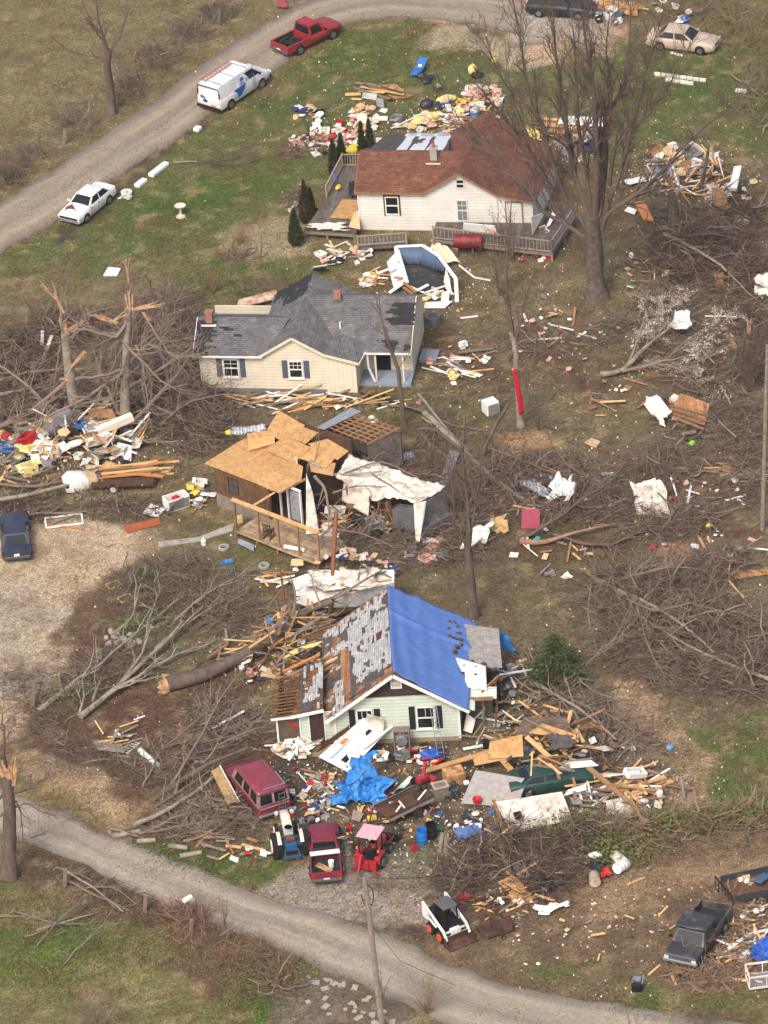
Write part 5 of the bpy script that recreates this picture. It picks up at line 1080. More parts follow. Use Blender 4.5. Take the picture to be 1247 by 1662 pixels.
tree('snapped_tree','right snapped tree trunk with pale splinters beside the cream house',[G(203,695),*vp(yB,[(203,640),(205,560),(208,500)])],(.36,.22,1.1),
     [(vp(yB,[(208,515),(190,545),(160,540),(130,535),(118,538)],[0,-.5,-.8,-1,-1.]),.14,.07),(vp(yB,[(195,550),(225,580),(260,615),(300,640)],[0,-1,-2,-2.5]),.11,.03),(vp(yB,[(220,560),(233,600),(240,660),(248,700)],[0,-1,-1.5,-2]),.07,.03),(vp(yB,[(210,590),(240,560),(280,575),(330,580),(370,600)],[0,-.6,-1,-2,-3]),.08,.02),(vp(yB,[(240,520),(265,560),(290,580),(325,575)],[-.5,-1,-1.4,-2]),.08,.03),
      (vp(yB,[(209,500),(213,480),(215,450)]),.1,.03),(vp(yB,[(212,560),(190,620),(180,660)],[0,-1,-1]),.06,.02),(vp(yB,[(205,600),(150,640),(90,670),(30,700)],[0,-1.5,-2.5,-3]),.12,.04)],
     seed=33,depth=3,dens=1.7,Lf=3.,bark=m_bark_l,twig=m_twig_l,split=[(V(210,500,yB),(0,0,1),2.2,.2),(V(208,450,yB),(0,0,1),1.4,.1),(V(225,500,yB),(1,0,.1),1.6,.14),(V(236,512,yB-.3),(.5,0,-1),.8,.12),(V(178,520,yB-.5),(-1,0,.5),1.6,.15),(V(130,580,yB-1),(-.8,0,-.9),1.8,.17),(V(280,575,yB-1.2),(.7,0,-.7),.9,.06),(V(185,520,yB-.4),(.9,0,.5),1.1,.09)])
# trunk at far left bottom
yC=G(15,1420).y
tree('snapped_tree','thick broken tree trunk at the left edge by the lower road',[G(14,1425),*vp(yC,[(16,1360),(14,1300),(12,1262)])],(.42,.3,1.35),
     [(vp(yC,[(18,1285),(40,1282),(58,1272),(75,1262)],[0,-.3,-.4,-.5]),.1,.03),(vp(yC,[(24,1310),(45,1305),(70,1318),(92,1325)],[0,-.5,-.8,-1]),.05,.015),(vp(yC,[(8,1320),(-10,1330),(-40,1322)]),.09,.03),(vp(yC,[(26,1300),(36,1330),(38,1365)]),.07,.03),(vp(yC,[(14,1265),(8,1235),(6,1195),(4,1165)]),.12,.04),(vp(yC,[(6,1290),(-15,1300),(-40,1290)]),.1,.03)],
     seed=36,depth=3,dens=2.6,Lf=1.7,bark=m_bark,split=[(V(16,1262,yC),(-.1,0,1),1.5,.3),(V(22,1262,yC),(.2,0,1),1.6,.2),(V(3,1250,yC),(-.2,0,1),1.3,.2)])
# snapped trunk in right hand pile, others
for nm,u,v,top,r,lb,sp in [('a',1098,372,[(1094,340),(1090,310)],.45,'broken stump with torn orange collar in the right hand debris pile',[(V(1090,312,G(1098,372).y),(.6,0,.1),1.0,.2),(V(1090,300,G(1098,372).y),(0,0,1),1.,.15)]),
                          ('b',1138,310,[(1144,280),(1150,245)],.16,'leaning snapped trunk on top of the right hand debris pile',[(V(1154,243,G(1138,310).y),(.3,0,1),.5,.1)]),
                          ('c',1203,600,[(1205,570),(1212,540)],.2,'forked broken stump beside the blossoming tree at right',[(V(1216,535,G(1203,600).y),(.1,0,1),.8,.12),(V(1193,560,G(1203,600).y),(-.3,0,1),.9,.1)]),
                          ('d',782,745,[(800,700),(828,652)],.16,'charred leaning stump slanting up over the fallen trees',[])]:
    y=G(u,v).y;tree('broken_stump',lb,[G(u,v),*vp(y,top)],(r,r*.6,1.3),[],seed=40,cat='tree stump',split=sp,n=8)
# ---- fallen trees: lying on the ground (photo pixel, height)
def fallen(label,trunk,tr,limbs,seed,Lf=1.8,dens=1.,bark=None,twig=None,depth=2,grav=.02,split=None,minr=.009,cat='fallen tree'):
    t=tree('fallen_tree',label,gp(trunk),tr,[(gp(p),a,b) for p,a,b in limbs],seed,depth+(depth<3),dens*1.35,Lf*1.15,bark or m_bark_l,twig or m_twig_l,cat=cat,grav=grav,floor=.03,split=split,minr=minr);return t
fallen('long grey fallen tree spread over the yard left of the green house',[(130,1163,.3),(190,1115,.5),(260,1050,.6),(330,985,.5)],(.2,.06),[
    ([(160,1140,.4),(220,1100,.6),(290,1060,.5),(340,1045,.3)],.15,.04),([(60,1155,.2),(110,1115,.3),(160,1080,.5),(230,1020,.5),(300,965,.4)],.16,.04),([(200,1105,.5),(230,1060,1.),(240,1010,1.2),(260,960,1.2)],.1,.025),
    ([(130,1163,.3),(135,1130,.6),(132,1105,.8)],.085,.025),([(150,1140,.4),(165,1100,.8)],.085,.025),([(250,1055,.6),(320,1000,.4),(390,960,.3)],.11,.025),([(180,1030,.6),(215,1000,.8),(220,950,.9),(215,930,.9)],.085,.025),([(280,1010,.5),(340,960,.5),(400,930,.3)],.085,.025)],51,dens=1.1,twig=m_bark_l,minr=.013)
fallen('thick fallen trunk with ragged root end lying toward the green house',[(272,1110,.45),(330,1095,.45),(400,1060,.7),(450,1030,1.2),(500,990,1.9),(540,975,2.3)],(.5,.2),[([(500,990,1.9),(560,960,2.2),(600,935,2.3),(650,922,2.)],.16,.04),([(540,972,2.3),(580,950,3.),(620,925,2.6)],.1,.03),([(470,1010,1.5),(480,970,2.4),(470,930,2.8)],.09,.03),([(520,985,2.1),(510,950,3.2),(500,925,3.5)],.08,.03),([(500,990,1.9),(545,1000,1.4),(570,975,1.5)],.08,.02)],52,bark=m_bark,dens=1.1,Lf=1.4,split=[(gp([(274,1110,.4)])[0],(-1,-.3,.1),.7,.5),(gp([(272,1116,.2)])[0],(-.6,-.6,-.3),.6,.4),(gp([(276,1104,.6)])[0],(-.7,.3,.7),.6,.4)])
fallen('fallen limb arching over the wreck of the brown cabin',[(500,775,1.5),(505,750,3.1),(540,770,2.8),(620,765,3.1)],(.14,.06),[([(510,772,3.),(530,800,2.2),(536,840,1.5),(560,858,1.)],.11,.04),([(560,768,2.9),(620,750,3.2),(680,775,3.)],.07,.02),([(536,830,1.6),(530,870,.8),(520,890,.5)],.05,.02),([(600,765,3.),(650,800,2.4),(690,830,1.8)],.05,.02),([(510,750,3.1),(518,720,3.8),(517,690,5.0)],.035,.02),([(545,858,1.2),(600,870,.9),(640,890,.6)],.05,.02),([(540,800,2.2),(580,790,2.6),(640,790,2.4)],.06,.02)],53,depth=3,dens=1.1,Lf=1.5)
fallen('fallen tree with forked brown limbs lying below the pink panel',[(845,878,.25),(885,880,.3),(940,862,.5),(1000,850,.4)],(.22,.05),[([(850,872,.3),(905,842,.8),(960,800,1.3),(1010,790,1.)],.14,.03),([(900,868,.3),(960,884,.3),(1010,878,.3),(1060,850,.3),(1120,840,.2)],.13,.03),([(905,845,.7),(912,820,1.4),(900,800,1.6)],.06,.02),([(960,800,1.3),(1000,775,1.8),(1040,740,1.6)],.06,.02),([(930,825,1.),(935,790,1.8),(960,740,1.8)],.06,.02)],54,bark=M('reddish tan bark',(150,118,94),.95,var=.3),twig=m_twig,depth=3,dens=1.1,Lf=1.9)
fallen('pair of pale fallen trunks crossing the slope behind the slender tree',[(690,670,.5),(740,718,.4),(800,775,.4),(850,810,.3)],(.2,.1),[([(700,690,.3),(760,740,.5),(830,770,.5),(900,790,.3)],.1,.03),([(830,740,.4),(880,760,.7),(925,780,.8),(950,790,.6)],.12,.04),([(800,775,.4),(790,820,.3),(770,850,.3)],.07,.02),([(760,735,.5),(780,700,1.),(820,690,1.4)],.05,.02),([(740,760,.3),(700,790,.3),(690,830,.3)],.05,.02),([(850,800,.3),(900,820,.5),(960,800,.6),(1010,820,.5)],.06,.02)],55,depth=3,dens=1.1,twig=m_twig,Lf=1.9)
fallen('bare fallen tree lying across the right hand thicket',[(860,1105,.3),(940,1150,.8),(1000,1200,.9)],(.12,.05),[([(890,1110,.5),(940,1140,.8),(990,1160,.8),(1050,1200,.4)],.07,.02),([(925,1085,.6),(960,1120,1.),(1010,1140,1.),(1060,1180,.5)],.06,.02),([(900,1120,.5),(940,1180,.7),(960,1230,.5)],.06,.02),([(980,1060,.8),(1000,1030,1.5),(1030,990,1.4)],.06,.02),([(950,1080,.6),(980,1050,1.2),(1015,1030,1.4)],.06,.02)],56,dens=1.3,depth=3,Lf=1.7)
fallen('long trunks lying under the brush mound at the far right',[(1270,1110,.4),(1200,1085,.5),(1120,1050,.7),(1040,1000,.9)],(.14,.06),[([(1260,1095,.3),(1180,1075,.5),(1090,1040,.8),(1030,960,1.2)],.1,.04),([(1250,1140,.2),(1210,1120,.5),(1190,1090,.8)],.06,.02),([(1100,1045,.8),(1130,1100,.5),(1150,1160,.3)],.06,.02),([(1050,1000,.9),(1000,940,1.4),(960,930,1.)],.07,.03)],57,dens=1.2,depth=3,Lf=2.2,twig=m_twig)
fallen('fallen blossoming tree with clouds of tiny white buds',[(975,607,.25),(1010,600,.35),(1050,560,.9),(1090,530,1.5)],(.2,.06),[([(1010,603,.3),(1060,590,.6),(1110,580,.8),(1160,570,.8)],.12,.03),([(1020,590,.5),(1040,540,1.6),(1050,500,2.4)],.1,.03),([(1060,590,.5),(1100,600,.6),(1150,640,.6)],.08,.02),([(1050,560,.9),(1060,530,1.8),(1100,480,2.3)],.07,.02),([(1080,585,.6),(1130,540,1.4),(1180,530,1.4)],.06,.02)],58,dens=1.2,depth=3,Lf=2.)
fallen('cut branches piled beside the lower road left of the maroon van',[(215,1340,.25),(262,1320,.4),(310,1290,.5),(355,1255,.4)],(.16,.08),[([(225,1355,.2),(280,1330,.5),(340,1310,.5),(400,1300,.3)],.08,.02),([(240,1350,.2),(300,1340,.4),(360,1330,.4),(420,1330,.2)],.07,.02),([(180,1345,.2),(225,1358,.25)],.1,.08),([(250,1310,.3),(300,1280,.5),(340,1250,.5)],.07,.03),([(270,1360,.2),(330,1350,.4),(380,1360,.2)],.06,.02)],59,dens=1.6,depth=2,Lf=1.5)
fallen('fallen trunk sloping down behind the maroon van',[(245,1303,.3),(290,1270,.5),(340,1240,.8),(400,1215,.8)],(.22,.1),[([(225,1290,.3),(240,1262,.4),(265,1215,.5),(330,1160,.7)],.09,.03),([(270,1285,.3),(330,1190,1.),(360,1130,1.2),(400,1080,1.)],.1,.03),([(330,1240,.7),(370,1200,1.),(430,1180,1.)],.07,.03)],60,dens=.9,bark=m_bark)
fallen('tangle of stripped branches on the grass at lower left',[(60,1510,.1),(110,1495,.35),(160,1480,.3)],(.07,.03),[([(20,1480,.1),(60,1490,.3),(120,1500,.4),(165,1495,.2)],.05,.02),([(100,1570,.05),(135,1530,.3),(170,1500,.5),(195,1498,.4)],.05,.02),([(40,1520,.1),(80,1505,.4),(130,1465,.5)],.05,.02),([(60,1535,.1),(90,1500,.5),(120,1470,.3)],.045,.02),([(0,1487,.1),(40,1488,.1)],.06,.04)],61,dens=1.5,Lf=1.3)
fallen('broken branches along the verge beside the mailbox road',[(100,1410,.1),(150,1440,.3),(200,1480,.15)],(.08,.04),[([(90,1408,.1),(130,1420,.3),(150,1430,.2)],.05,.02),([(110,1430,.1),(160,1455,.4),(210,1478,.1)],.07,.03),([(130,1445,.1),(180,1440,.3),(220,1468,.1)],.05,.02)],62,dens=1.3,Lf=1.2)
fallen('fallen branches over the heap left of the brown cabin',[(-30,815,.6),(60,800,.9),(140,780,.6),(230,770,.4)],(.16,.07),[([(-30,780,.6),(60,790,.6),(130,770,.5),(200,750,.6)],.1,.04),([(0,640,.8),(80,630,.9),(160,650,.8)],.12,.05),([(-20,700,.8),(60,665,1.3),(130,620,1.5)],.13,.05),([(-20,740,.5),(50,700,1.2),(120,660,1.6),(200,640,1.3)],.2,.1),([(210,690,.6),(225,710,.6),(250,718,.6),(290,715,.6)],.1,.05),([(-20,620,.4),(80,600,.8),(160,600,1.)],.1,.04),([(-20,845,.2),(60,835,.3),(140,830,.2)],.1,.05)],63,dens=1.2,depth=3,Lf=2.)
fallen('splintered thin fallen tree behind the rafter frame of the cabin',[(680,640,.3),(720,690,.4),(760,730,.3)],(.12,.06),[([(620,655,.2),(680,665,.3),(740,690,.3),(800,700,.2)],.06,.03)],64,dens=1.,split=[(gp([(690,680,.4)])[0],(.3,-1,.3),1.5,.1)])
fallen('short fallen branch on the lawn near the concrete kerbs',[(282,263,.1),(320,262,.12)],(.08,.04),[([(315,262,.1),(360,258,.3),(405,250,.3)],.04,.015),([(320,262,.1),(370,268,.2),(410,262,.2)],.03,.015)],65,dens=2.2,Lf=1.3,twig=m_twig)
fallen('jumble of thick grey limbs heaped between the snapped trees',[(130,690,.3),(190,640,1.6),(260,600,2.2),(320,560,2.)],(.2,.07),[([(200,690,.4),(170,620,2.5),(150,560,4.)],.12,.04),([(210,690,.4),(260,640,2.),(300,590,3.),(330,545,3.)],.13,.04),([(240,680,.4),(230,600,3.),(240,540,4.5)],.1,.03),([(100,700,.3),(60,640,1.5),(10,600,2.),(-30,580,1.5)],.12,.04),([(260,690,.4),(310,650,1.6),(380,640,1.5)],.1,.03),([(150,660,.6),(200,560,3.5),(220,500,5.)],.09,.03),([(120,600,2.),(180,590,2.4),(250,540,3.4),(300,500,3.5)],.1,.03),([(280,660,.5),(260,560,2.5),(270,500,3.5)],.08,.03)],70,dens=1.3,depth=3,Lf=2.2)
fallen('uprooted tree lying through the brush mound at the right',[(960,940,.3),(1020,965,.9),(1090,1000,1.),(1160,1060,.8)],(.18,.06),[([(980,950,.4),(1040,930,1.4),(1100,920,1.6),(1160,930,1.)],.08,.02),([(1000,960,.6),(1060,990,1.4),(1120,980,1.5),(1200,1000,1.)],.08,.03),([(960,940,.4),(955,1000,1.),(970,1060,1.)],.07,.02),([(1030,970,.9),(1050,1040,1.2),(1080,1100,.8)],.07,.02),([(1100,1005,1.),(1180,990,1.6),(1240,1010,1.)],.06,.02)],71,dens=1.5,depth=3,Lf=2.,split=[(gp([(962,935,.6)])[0],(-.6,-.2,.8),1.1,.18)])
fallen('fallen grey tree in the brown brush below the right hand debris pile',[(1080,380,.3),(1120,400,1.),(1170,430,1.2),(1210,470,.8)],(.16,.05),[([(1090,385,.5),(1150,380,1.6),(1210,390,1.4)],.08,.02),([(1110,400,.9),(1130,440,1.2),(1150,480,.6)],.07,.02),([(1150,420,1.1),(1200,410,1.8),(1240,420,1.2)],.07,.02)],72,dens=1.5,depth=3,Lf=1.8,twig=m_twig)
# blossom specks of the fallen blossoming tree
def specks(name,label,cat,cents,n,size,mat,par=None,seed=1,kind=None,flat=.5,cloud=True):
    rg=np.random.default_rng(seed);cc=np.array([[c[0].x,c[0].y,c[0].z,*c[1]] for c in cents]);k=rg.integers(0,len(cc),n);g=rg.normal(size=(n,3))*.5
    p=cc[k,:3]+g*cc[k,3:6];p[:,2]=np.maximum(p[:,2],Hn(p[:,0],p[:,1])+.03)
    if kind:off=poly_sd(p[:,0],p[:,1],[(P(*q_).x,P(*q_).y) for q_ in [(-120,1235),(34,1300),(252,1386),(450,1466),(660,1534),(834,1605),(1084,1652),(1340,1690),(1200,1775),(760,1680),(654,1620),(575,1583),(462,1540),(256,1460),(44,1366),(-120,1300)]]);p=p[off<0];n=len(p)
    a=rg.normal(size=(n,3));a[:,2]*= flat;a /= np.linalg.norm(a,axis=1)[:,None];b=np.cross(a,rg.normal(size=(n,3)));b /= np.linalg.norm(b,axis=1)[:,None]
    s=size*rg.uniform(.5,1.4,(n,1));v=np.stack([p-a*s-b*s*.6,p+a*s-b*s*.6,p+a*s*.8+b*s*.6,p-a*s+b*s*.7],1).reshape(-1,3);f=np.arange(n*4).reshape(-1,4)
    if par:v=v-np.array(par.location)
    o=npmesh(name,v,f,mat,4)
    if par:o.parent=par
    else:tag(o,label,cat,kind=kind)
    return o
bt=[o for o in bpy.data.objects if o.get('label','').startswith('fallen blossoming')][0]
_bm=[k for k in kids(bt) if 'branches' in k.name][0].data;_n=len(_bm.vertices);_c=np.empty(_n*3,np.float32);_bm.vertices.foreach_get('co',_c);_c=_c.reshape(-1,3)[np.random.default_rng(3).integers(0,_n,7000)]
_o=specks('blossom',None,None,[(Vector((0,0,0)),(.15,.15,.15))],7000,.034,M('pale blossom',(190,178,166),.85),par=bt,seed=5)
_v=np.empty(7000*12,np.float32);_o.data.vertices.foreach_get('co',_v);_v=_v.reshape(7000,4,3)+np.array(bt.location)+_c[:,None,:];_v[:,:,2]-= np.array(bt.location)[2]+Hn(np.zeros(1),np.zeros(1))[0]*0;_o.data.vertices.foreach_set('co',_v.astype(np.float32).ravel())

# ---- brush mounds
def brush(label,cents,n,Lr,r,mat,seed,name='brush_pile',cat='brush pile',curl=.35,up=0.,zmax=1.):
    """cents: (u, v, ru_px, rv_px, height)"""
    rnd=random.Random(seed);m=MB();u0,v0=cents[0][:2];o=G(u0,v0)
    for i in range(n):
        c=cents[rnd.randrange(len(cents))];rr_=rnd.random()**.6;a=rnd.uniform(0,6.283);g=G0=P(c[0]+c[2]*rr_*cos(a),c[1]+c[3]*rr_*sin(a));hz=c[4]*(1-rr_**2)*rnd.uniform(.1,1)
        L_=rnd.uniform(*Lr);d=Vector((rnd.gauss(0,1),rnd.gauss(0,1),rnd.gauss(0,.3)+up)).normalized();p=Vector((g.x,g.y,H(g.x,g.y)+hz if i % 6== 0 else hz+.05));q=[p]
        for s_ in range(3):
            d=(d+Vector((rnd.gauss(0,curl),rnd.gauss(0,curl),rnd.gauss(0,curl*.5)))).normalized();nn=q[-1]+d*L_/3;nn.z=max(nn.z,.03);q.append(nn)
        rr2=r*1.25*rnd.uniform(.5,1.3)*(rnd.uniform(2.5,4.5) if rnd.random()<.08 else 1);m.tube(q,[rr2,rr2*.9,rr2*.7,rr2*.4],3,caps=False)
    m.v=[(a-o.x,b-o.y,c-o.z) for a,b,c in m.v];ob=m.build(name,mat,loc=o);ob.data.materials.append(m_twig_l if mat != m_twig_l else m_twig_d);ob.data.polygons.foreach_set('material_index',[int((i//9)*7 % 11<3) for i in range(len(ob.data.polygons))]);return tag(ob,label,cat)
brush('dense brown brush filling the gap left of the cream house',[(270,520,60,45,1.2),(290,600,60,60,1.5),(240,640,60,50,1.6),(330,700,60,45,.9),(210,560,50,50,1.5),(300,650,50,50,1.2)],4200,(1,3),.018,m_twig,1)
brush('dark tangled brush along the left edge above the heap',[(30,590,70,50,.8),(80,660,80,50,1.3),(20,690,50,40,1.),(110,540,60,30,.6)],2600,(1,2.6),.018,m_twig_d,2)
brush('grey brush piled in front of the left snapped trees',[(100,790,110,25,.5),(200,830,80,18,.3),(40,830,60,20,.4)],800,(.8,2.2),.015,m_twig_d,3)
brush('round brown brush mound at the far right beside the clay path',[(1070,970,90,50,1.6),(1150,1020,100,60,1.6),(1200,1080,70,60,1.2),(1040,1040,70,50,1.),(1000,960,50,40,1.)],3600,(1,3),.016,m_twig,4)
brush('brown brush under the right hand debris pile',[(1130,400,80,50,1.6),(1190,370,60,60,1.4),(1100,440,60,30,.8),(1200,460,60,60,1.4),(1230,560,40,60,1.2)],3400,(.8,2.4),.016,m_twig_d,5)
brush('brush heap around the fallen trees left of the cream tarp',[(900,790,110,50,.9),(1000,830,90,40,.7),(800,790,70,60,.8),(1100,850,70,30,.4),(760,860,40,60,.8)],3200,(.8,2.6),.016,m_twig,6)
brush('thorny brush in front of the white collapsed roof panel',[(830,1385,60,50,1.5),(900,1400,70,50,1.6),(780,1400,50,40,1.),(960,1370,60,40,1.6),(860,1440,60,30,.8),(740,1430,40,40,.8)],2300,(.8,2.2),.014,m_twig_d,7)
brush('brown vines along the bank right of the white roof panel',[(1060,1370,60,30,1.4),(1130,1350,60,25,1.2),(1200,1340,60,20,.9),(1010,1360,50,25,1.4)],1700,(.8,2.2),.016,M('tan dead vines',(132,108,84),.95,var=.2),8)
brush('fine brown brush at the foot of the fallen grey tree',[(230,960,60,40,.8),(310,970,80,40,.7),(370,1000,60,40,.6),(200,1080,60,40,.5),(150,1100,60,30,.5),(290,930,60,30,.6)],2600,(.6,2),.013,m_twig,9)
brush('fine branches round the maroon van',[(330,1310,60,30,.8),(380,1330,50,30,.7),(300,1350,60,20,.5),(260,1240,80,30,.4),(380,1190,50,30,.6),(350,1170,60,30,.6)],1500,(.7,2.2),.014,m_twig_l,10)
brush('twigs covering the torn trailer half of the cabin',[(640,850,60,50,1.4),(600,800,60,40,2.4),(680,890,60,40,.9),(560,880,40,30,1.)],1300,(.8,2.2),.014,m_twig,11)
brush('low brush along the fence line beyond the upper road',[(250,100,35,22,.8),(310,60,35,20,.7),(350,25,30,15,.6),(210,150,35,25,.7),(120,205,45,22,.5),(40,260,40,22,.6),(10,290,30,20,.6)],1700,(.5,1.6),.011,m_twig,12,up=.8)
brush('brown brush on the verge at the bottom left',[(420,1570,45,40,.9),(370,1560,50,40,.8),(330,1530,50,30,.6),(450,1600,40,30,.7),(300,1490,40,20,.4)],1300,(.5,1.6),.012,M('rusty brown dead stems',(116,84,68),.95,var=.25),13,up=.4)
brush('brushy roots and twigs left of the collapsed shed',[(950,1190,60,50,.9),(1010,1220,50,50,.6),(920,1140,50,40,.9),(870,1090,40,30,.6)],1300,(.8,2.4),.014,m_twig_l,14)
brush('scrub on the bank at the left edge of the yard',[(60,1180,60,30,.6),(130,1230,70,30,.5),(40,1120,40,40,.4),(220,1270,70,30,.4)],1100,(.5,1.6),.012,m_twig,15)
brush('brown thicket on the right side above the clay path',[(1170,920,60,30,.7),(1110,1090,80,40,.8),(1210,760,60,70,.8),(1080,760,60,40,.4),(1190,680,50,50,.8)],3600,(.6,2),.014,m_twig,16)
brush('scattered broken twigs in the top right corner',[(1200,60,60,50,1.),(1140,20,60,30,.8),(1230,160,40,60,.8)],1100,(.6,1.8),.012,M('olive twigs',(104,96,66),.95,var=.3),17,up=.5)
brush('uprooted brush on the slope between the cabin and the big tree',[(700,760,60,40,.5),(720,710,50,40,.4),(860,560,80,30,.25),(1000,540,60,30,.5)],1600,(.5,1.8),.013,m_twig,18)
# ---- standing shrubs
def shrub(label,u,v,h,n,spread,mat,seed,r=.014,depth=1,name='bare_shrub',group=None):
    rnd=random.Random(seed);m=MB();o=G(u,v)
    for i in range(n):
        a=rnd.uniform(0,6.283);s_=rnd.random()**.7*spread;d=Vector((cos(a)*s_,sin(a)*s_,1)).normalized();p=Vector((rnd.uniform(-.15,.15)*spread,rnd.uniform(-.15,.15)*spread,0));q=[p];L_=h*rnd.uniform(.6,1.05)
        for k in range(4):d=(d+Vector((rnd.gauss(0,.07),rnd.gauss(0,.07),.02))).normalized();q.append(q[-1]+d*L_/4)
        m.tube(q,[r*1.3,r,r*.8,r*.6,r*.3],3,caps=False);sprout(m,q,r,r*.5,rnd,depth,2.2,h*.28,.1,r*.5,.3,.6)
    ob=m.build(name,mat,loc=o);return tag(ob,label,'shrub',group)
shrub('bare brown shrub on the sandy patch left of the small cedars',388,395,1.7,34,.7,M('pale brown stems',(140,114,88),.95),1,depth=2)
shrub('straw coloured bare shrub on the lawn above the cream house',345,478,2.,36,.45,M('pale brown stems',(140,114,88),.95),2,depth=2)
shrub('wide bare shrub beside the lower road and utility pole',695,1645,2.6,46,.9,M('grey tan stems',(136,118,94),.95),3,depth=2)
shrub('bare grey shrub at the bottom left corner of the photo',155,1680,3.,26,.8,m_twig_l,4,r=.02,depth=2)
shrub('bare shrub at the bottom right corner',1150,1690,2.6,40,.9,m_twig,5,depth=2)
shrub('second bare shrub at the bottom edge near the right corner',1030,1700,2.,20,.7,m_twig,15,depth=2)
shrub('small sapling by the broken pavement',620,1640,2.6,8,.4,m_twig,6,r=.02,depth=2)
shrub('leafless young tree in front of the farmhouse deck',832,425,4.2,8,.45,m_twig,7,r=.022,depth=3)
shrub('thin sapling beside the white work van',424,178,2.8,8,.28,m_twig,8,depth=2)
shrub('thin sapling on the lawn above the farmhouse',505,232,3.2,6,.1,m_twig_d,9,depth=1)
shrub('tall thin twiggy sapling right of the wrecked cabin',742,850,5.5,14,.3,m_twig,10,r=.02,depth=2)
shrub('bare saplings on the right hand slope',1098,935,2.4,3,.12,m_twig_d,11,r=.025,depth=1)
shrub('twiggy clump at the right edge beside the thicket',1215,640,6,30,.4,m_twig,12,depth=2)
shrub('faint bare sapling in the middle of the yard',875,700,3.4,12,.45,m_twig,13,depth=2)
shrub('leafless sapling by the mailbox',365,1508,2.0,8,.35,m_twig,14,depth=2)
shrub('green leaning shrub mixed in the brush behind the lumber',240,945,1.2,60,1.0,M('olive green stems',(92,96,62),.95),16,depth=2)
shrub('tall bare sapling between the oil tank and the slim tree',812,480,5.,10,.3,m_twig,17,r=.02,depth=2)
shrub('tall brown weeds at the left edge of the upper road',12,300,2.0,30,.5,m_twig,18,depth=2)
# ---- evergreens
m_ever=M('cedar green foliage',(58,64,34),.95,var=.4,sc=5,rv=.15);m_pine=M('dark pine needles',(50,58,36),.95,var=.4,sc=4)
def conifer(label,u,v,h,r,n,seed,mat=None,loose=False,name='cedar_tree',leaf=.07):
    rg=np.random.default_rng(seed);t=thing(name,label,'tree',G(u,v));z=rg.random(n)**1.25*h;prof=r*(1-(z/h))**.75*np.minimum(1,.55+z/h*4)
    a=rg.uniform(0,2*pi,n);rad=prof*np.sqrt(rg.uniform(.35,1,n))*(1+.22*np.sin(a*5+z*3)+(.4*np.sin(a*3+z*7) if loose else 0));x,y=rad*np.cos(a),rad*np.sin(a);p=np.stack([x,y,z+.08],1)
    d=np.stack([np.cos(a)*(.9 if loose else .35),np.sin(a)*(.9 if loose else .35),np.full(n,.2 if loose else 1.)],1)+rg.normal(size=(n,3))*.35;d /= np.linalg.norm(d,axis=1)[:,None];b=np.cross(d,rg.normal(size=(n,3)));b /= np.linalg.norm(b,axis=1)[:,None]
    s=leaf*rg.uniform(.6,1.5,(n,1));v_=np.stack([p-b*s*.5,p+b*s*.5,p+d*s*2.2],1).reshape(-1,3);o=npmesh('crown',v_,np.arange(n*3).reshape(-1,3),mat or m_ever,3);o.parent=t
    MB().tube([(0,0,-.1),(0,0,h*.9)],[.06,.02],6).build('trunk',m_bark,t);return t
conifer('clipped cedar nearest the sandy patch at the corner of the deck',481,398,2.5,.55,2600,1);conifer('narrow brown green cedar behind the one at the deck corner',498,362,3.0,.5,2600,2,M('bronze cedar foliage',(68,62,38),.95,var=.4));conifer('small leaning cedar touching the narrow one',506,352,2.0,.42,1400,3,M('bronze cedar foliage',(68,62,38)))
conifer('cedar at the back corner of the farmhouse deck',543,283,2.5,.42,1800,4);conifer('taller of the two cedars at the back corner of the deck',556,272,2.4,.42,1800,5);conifer('narrow cedar behind the farmhouse roof edge',590,266,3.0,.42,2000,6);conifer('twin topped cedar behind the farmhouse roof edge',603,264,3.1,.45,2200,7)
conifer('loose green pine sapling between the blue tarp house and the thicket',905,1112,3.3,1.75,3600,8,M('olive pine needles',(78,86,52),.95,var=.4,sc=4),True,'young_pine',.1)
shrub('green bramble on the bank beside the vines',1180,1335,.8,120,1.2,M('fresh green stems',(96,112,54),.9),20,r=.02,depth=2,name='green_bramble');shrub('green bramble hanging over the white roof panel',1000,1395,.9,80,1.,M('fresh green stems',(96,112,54),.9),21,r=.02,depth=2,name='green_bramble')

for i_,(u_,v_,h__) in enumerate([(1050,1352,1.),(1095,1345,.9),(1140,1352,.8),(1225,1330,.8),(930,1345,.9)]):shrub(['first','second','third','fifth','nearest'][i_]+' leafy bramble from the left in the hedge right of the white roof panel' if i_<4 else 'leafy bramble overhanging the corner of the white roof panel',u_,v_,h__,90,1.3,M('olive bramble leaves',(98,100,62),.95,var=.35,rgb2=(120,98,76),p=.4),50+i_,r=.024,depth=2,name='bramble')
# ------------------------------------------------------------ debris builders
m_yel=M('yellow plastic',(226,192,74),.6,var=.12);m_foam=M('yellow insulation',(226,206,134),.95,var=.15);m_pink=M('pink insulation',(206,160,142),.95,var=.2)
m_tan=M('tan cardboard',(196,168,128),.9,var=.15,rv=.12);m_blue=M('blue plastic',(52,104,172),.5,var=.1);m_navy=M('navy cloth',(44,56,104),.9,var=.2);m_red=M('red plastic',(184,32,36),.5,var=.1)
m_offw=M('off white scrap',(216,208,194),.85,var=.12,rv=.1);m_grey=M('grey scrap',(128,126,124),.85,var=.25,rv=.2);m_darks=M('black bag',(36,36,40),.45,var=.2,bump=.4,spec=.5);m_orange2=M('orange brown wood veneer',(190,124,74),.6,var=.15)
m_pinkp=M('dull pink panel',(150,66,84),.8,var=.2);m_mint=M('pale mint siding',(206,222,204),.7,var=.05);m_chip=M('grey speckled board',(156,150,144),.95,var=.2,sc=4)
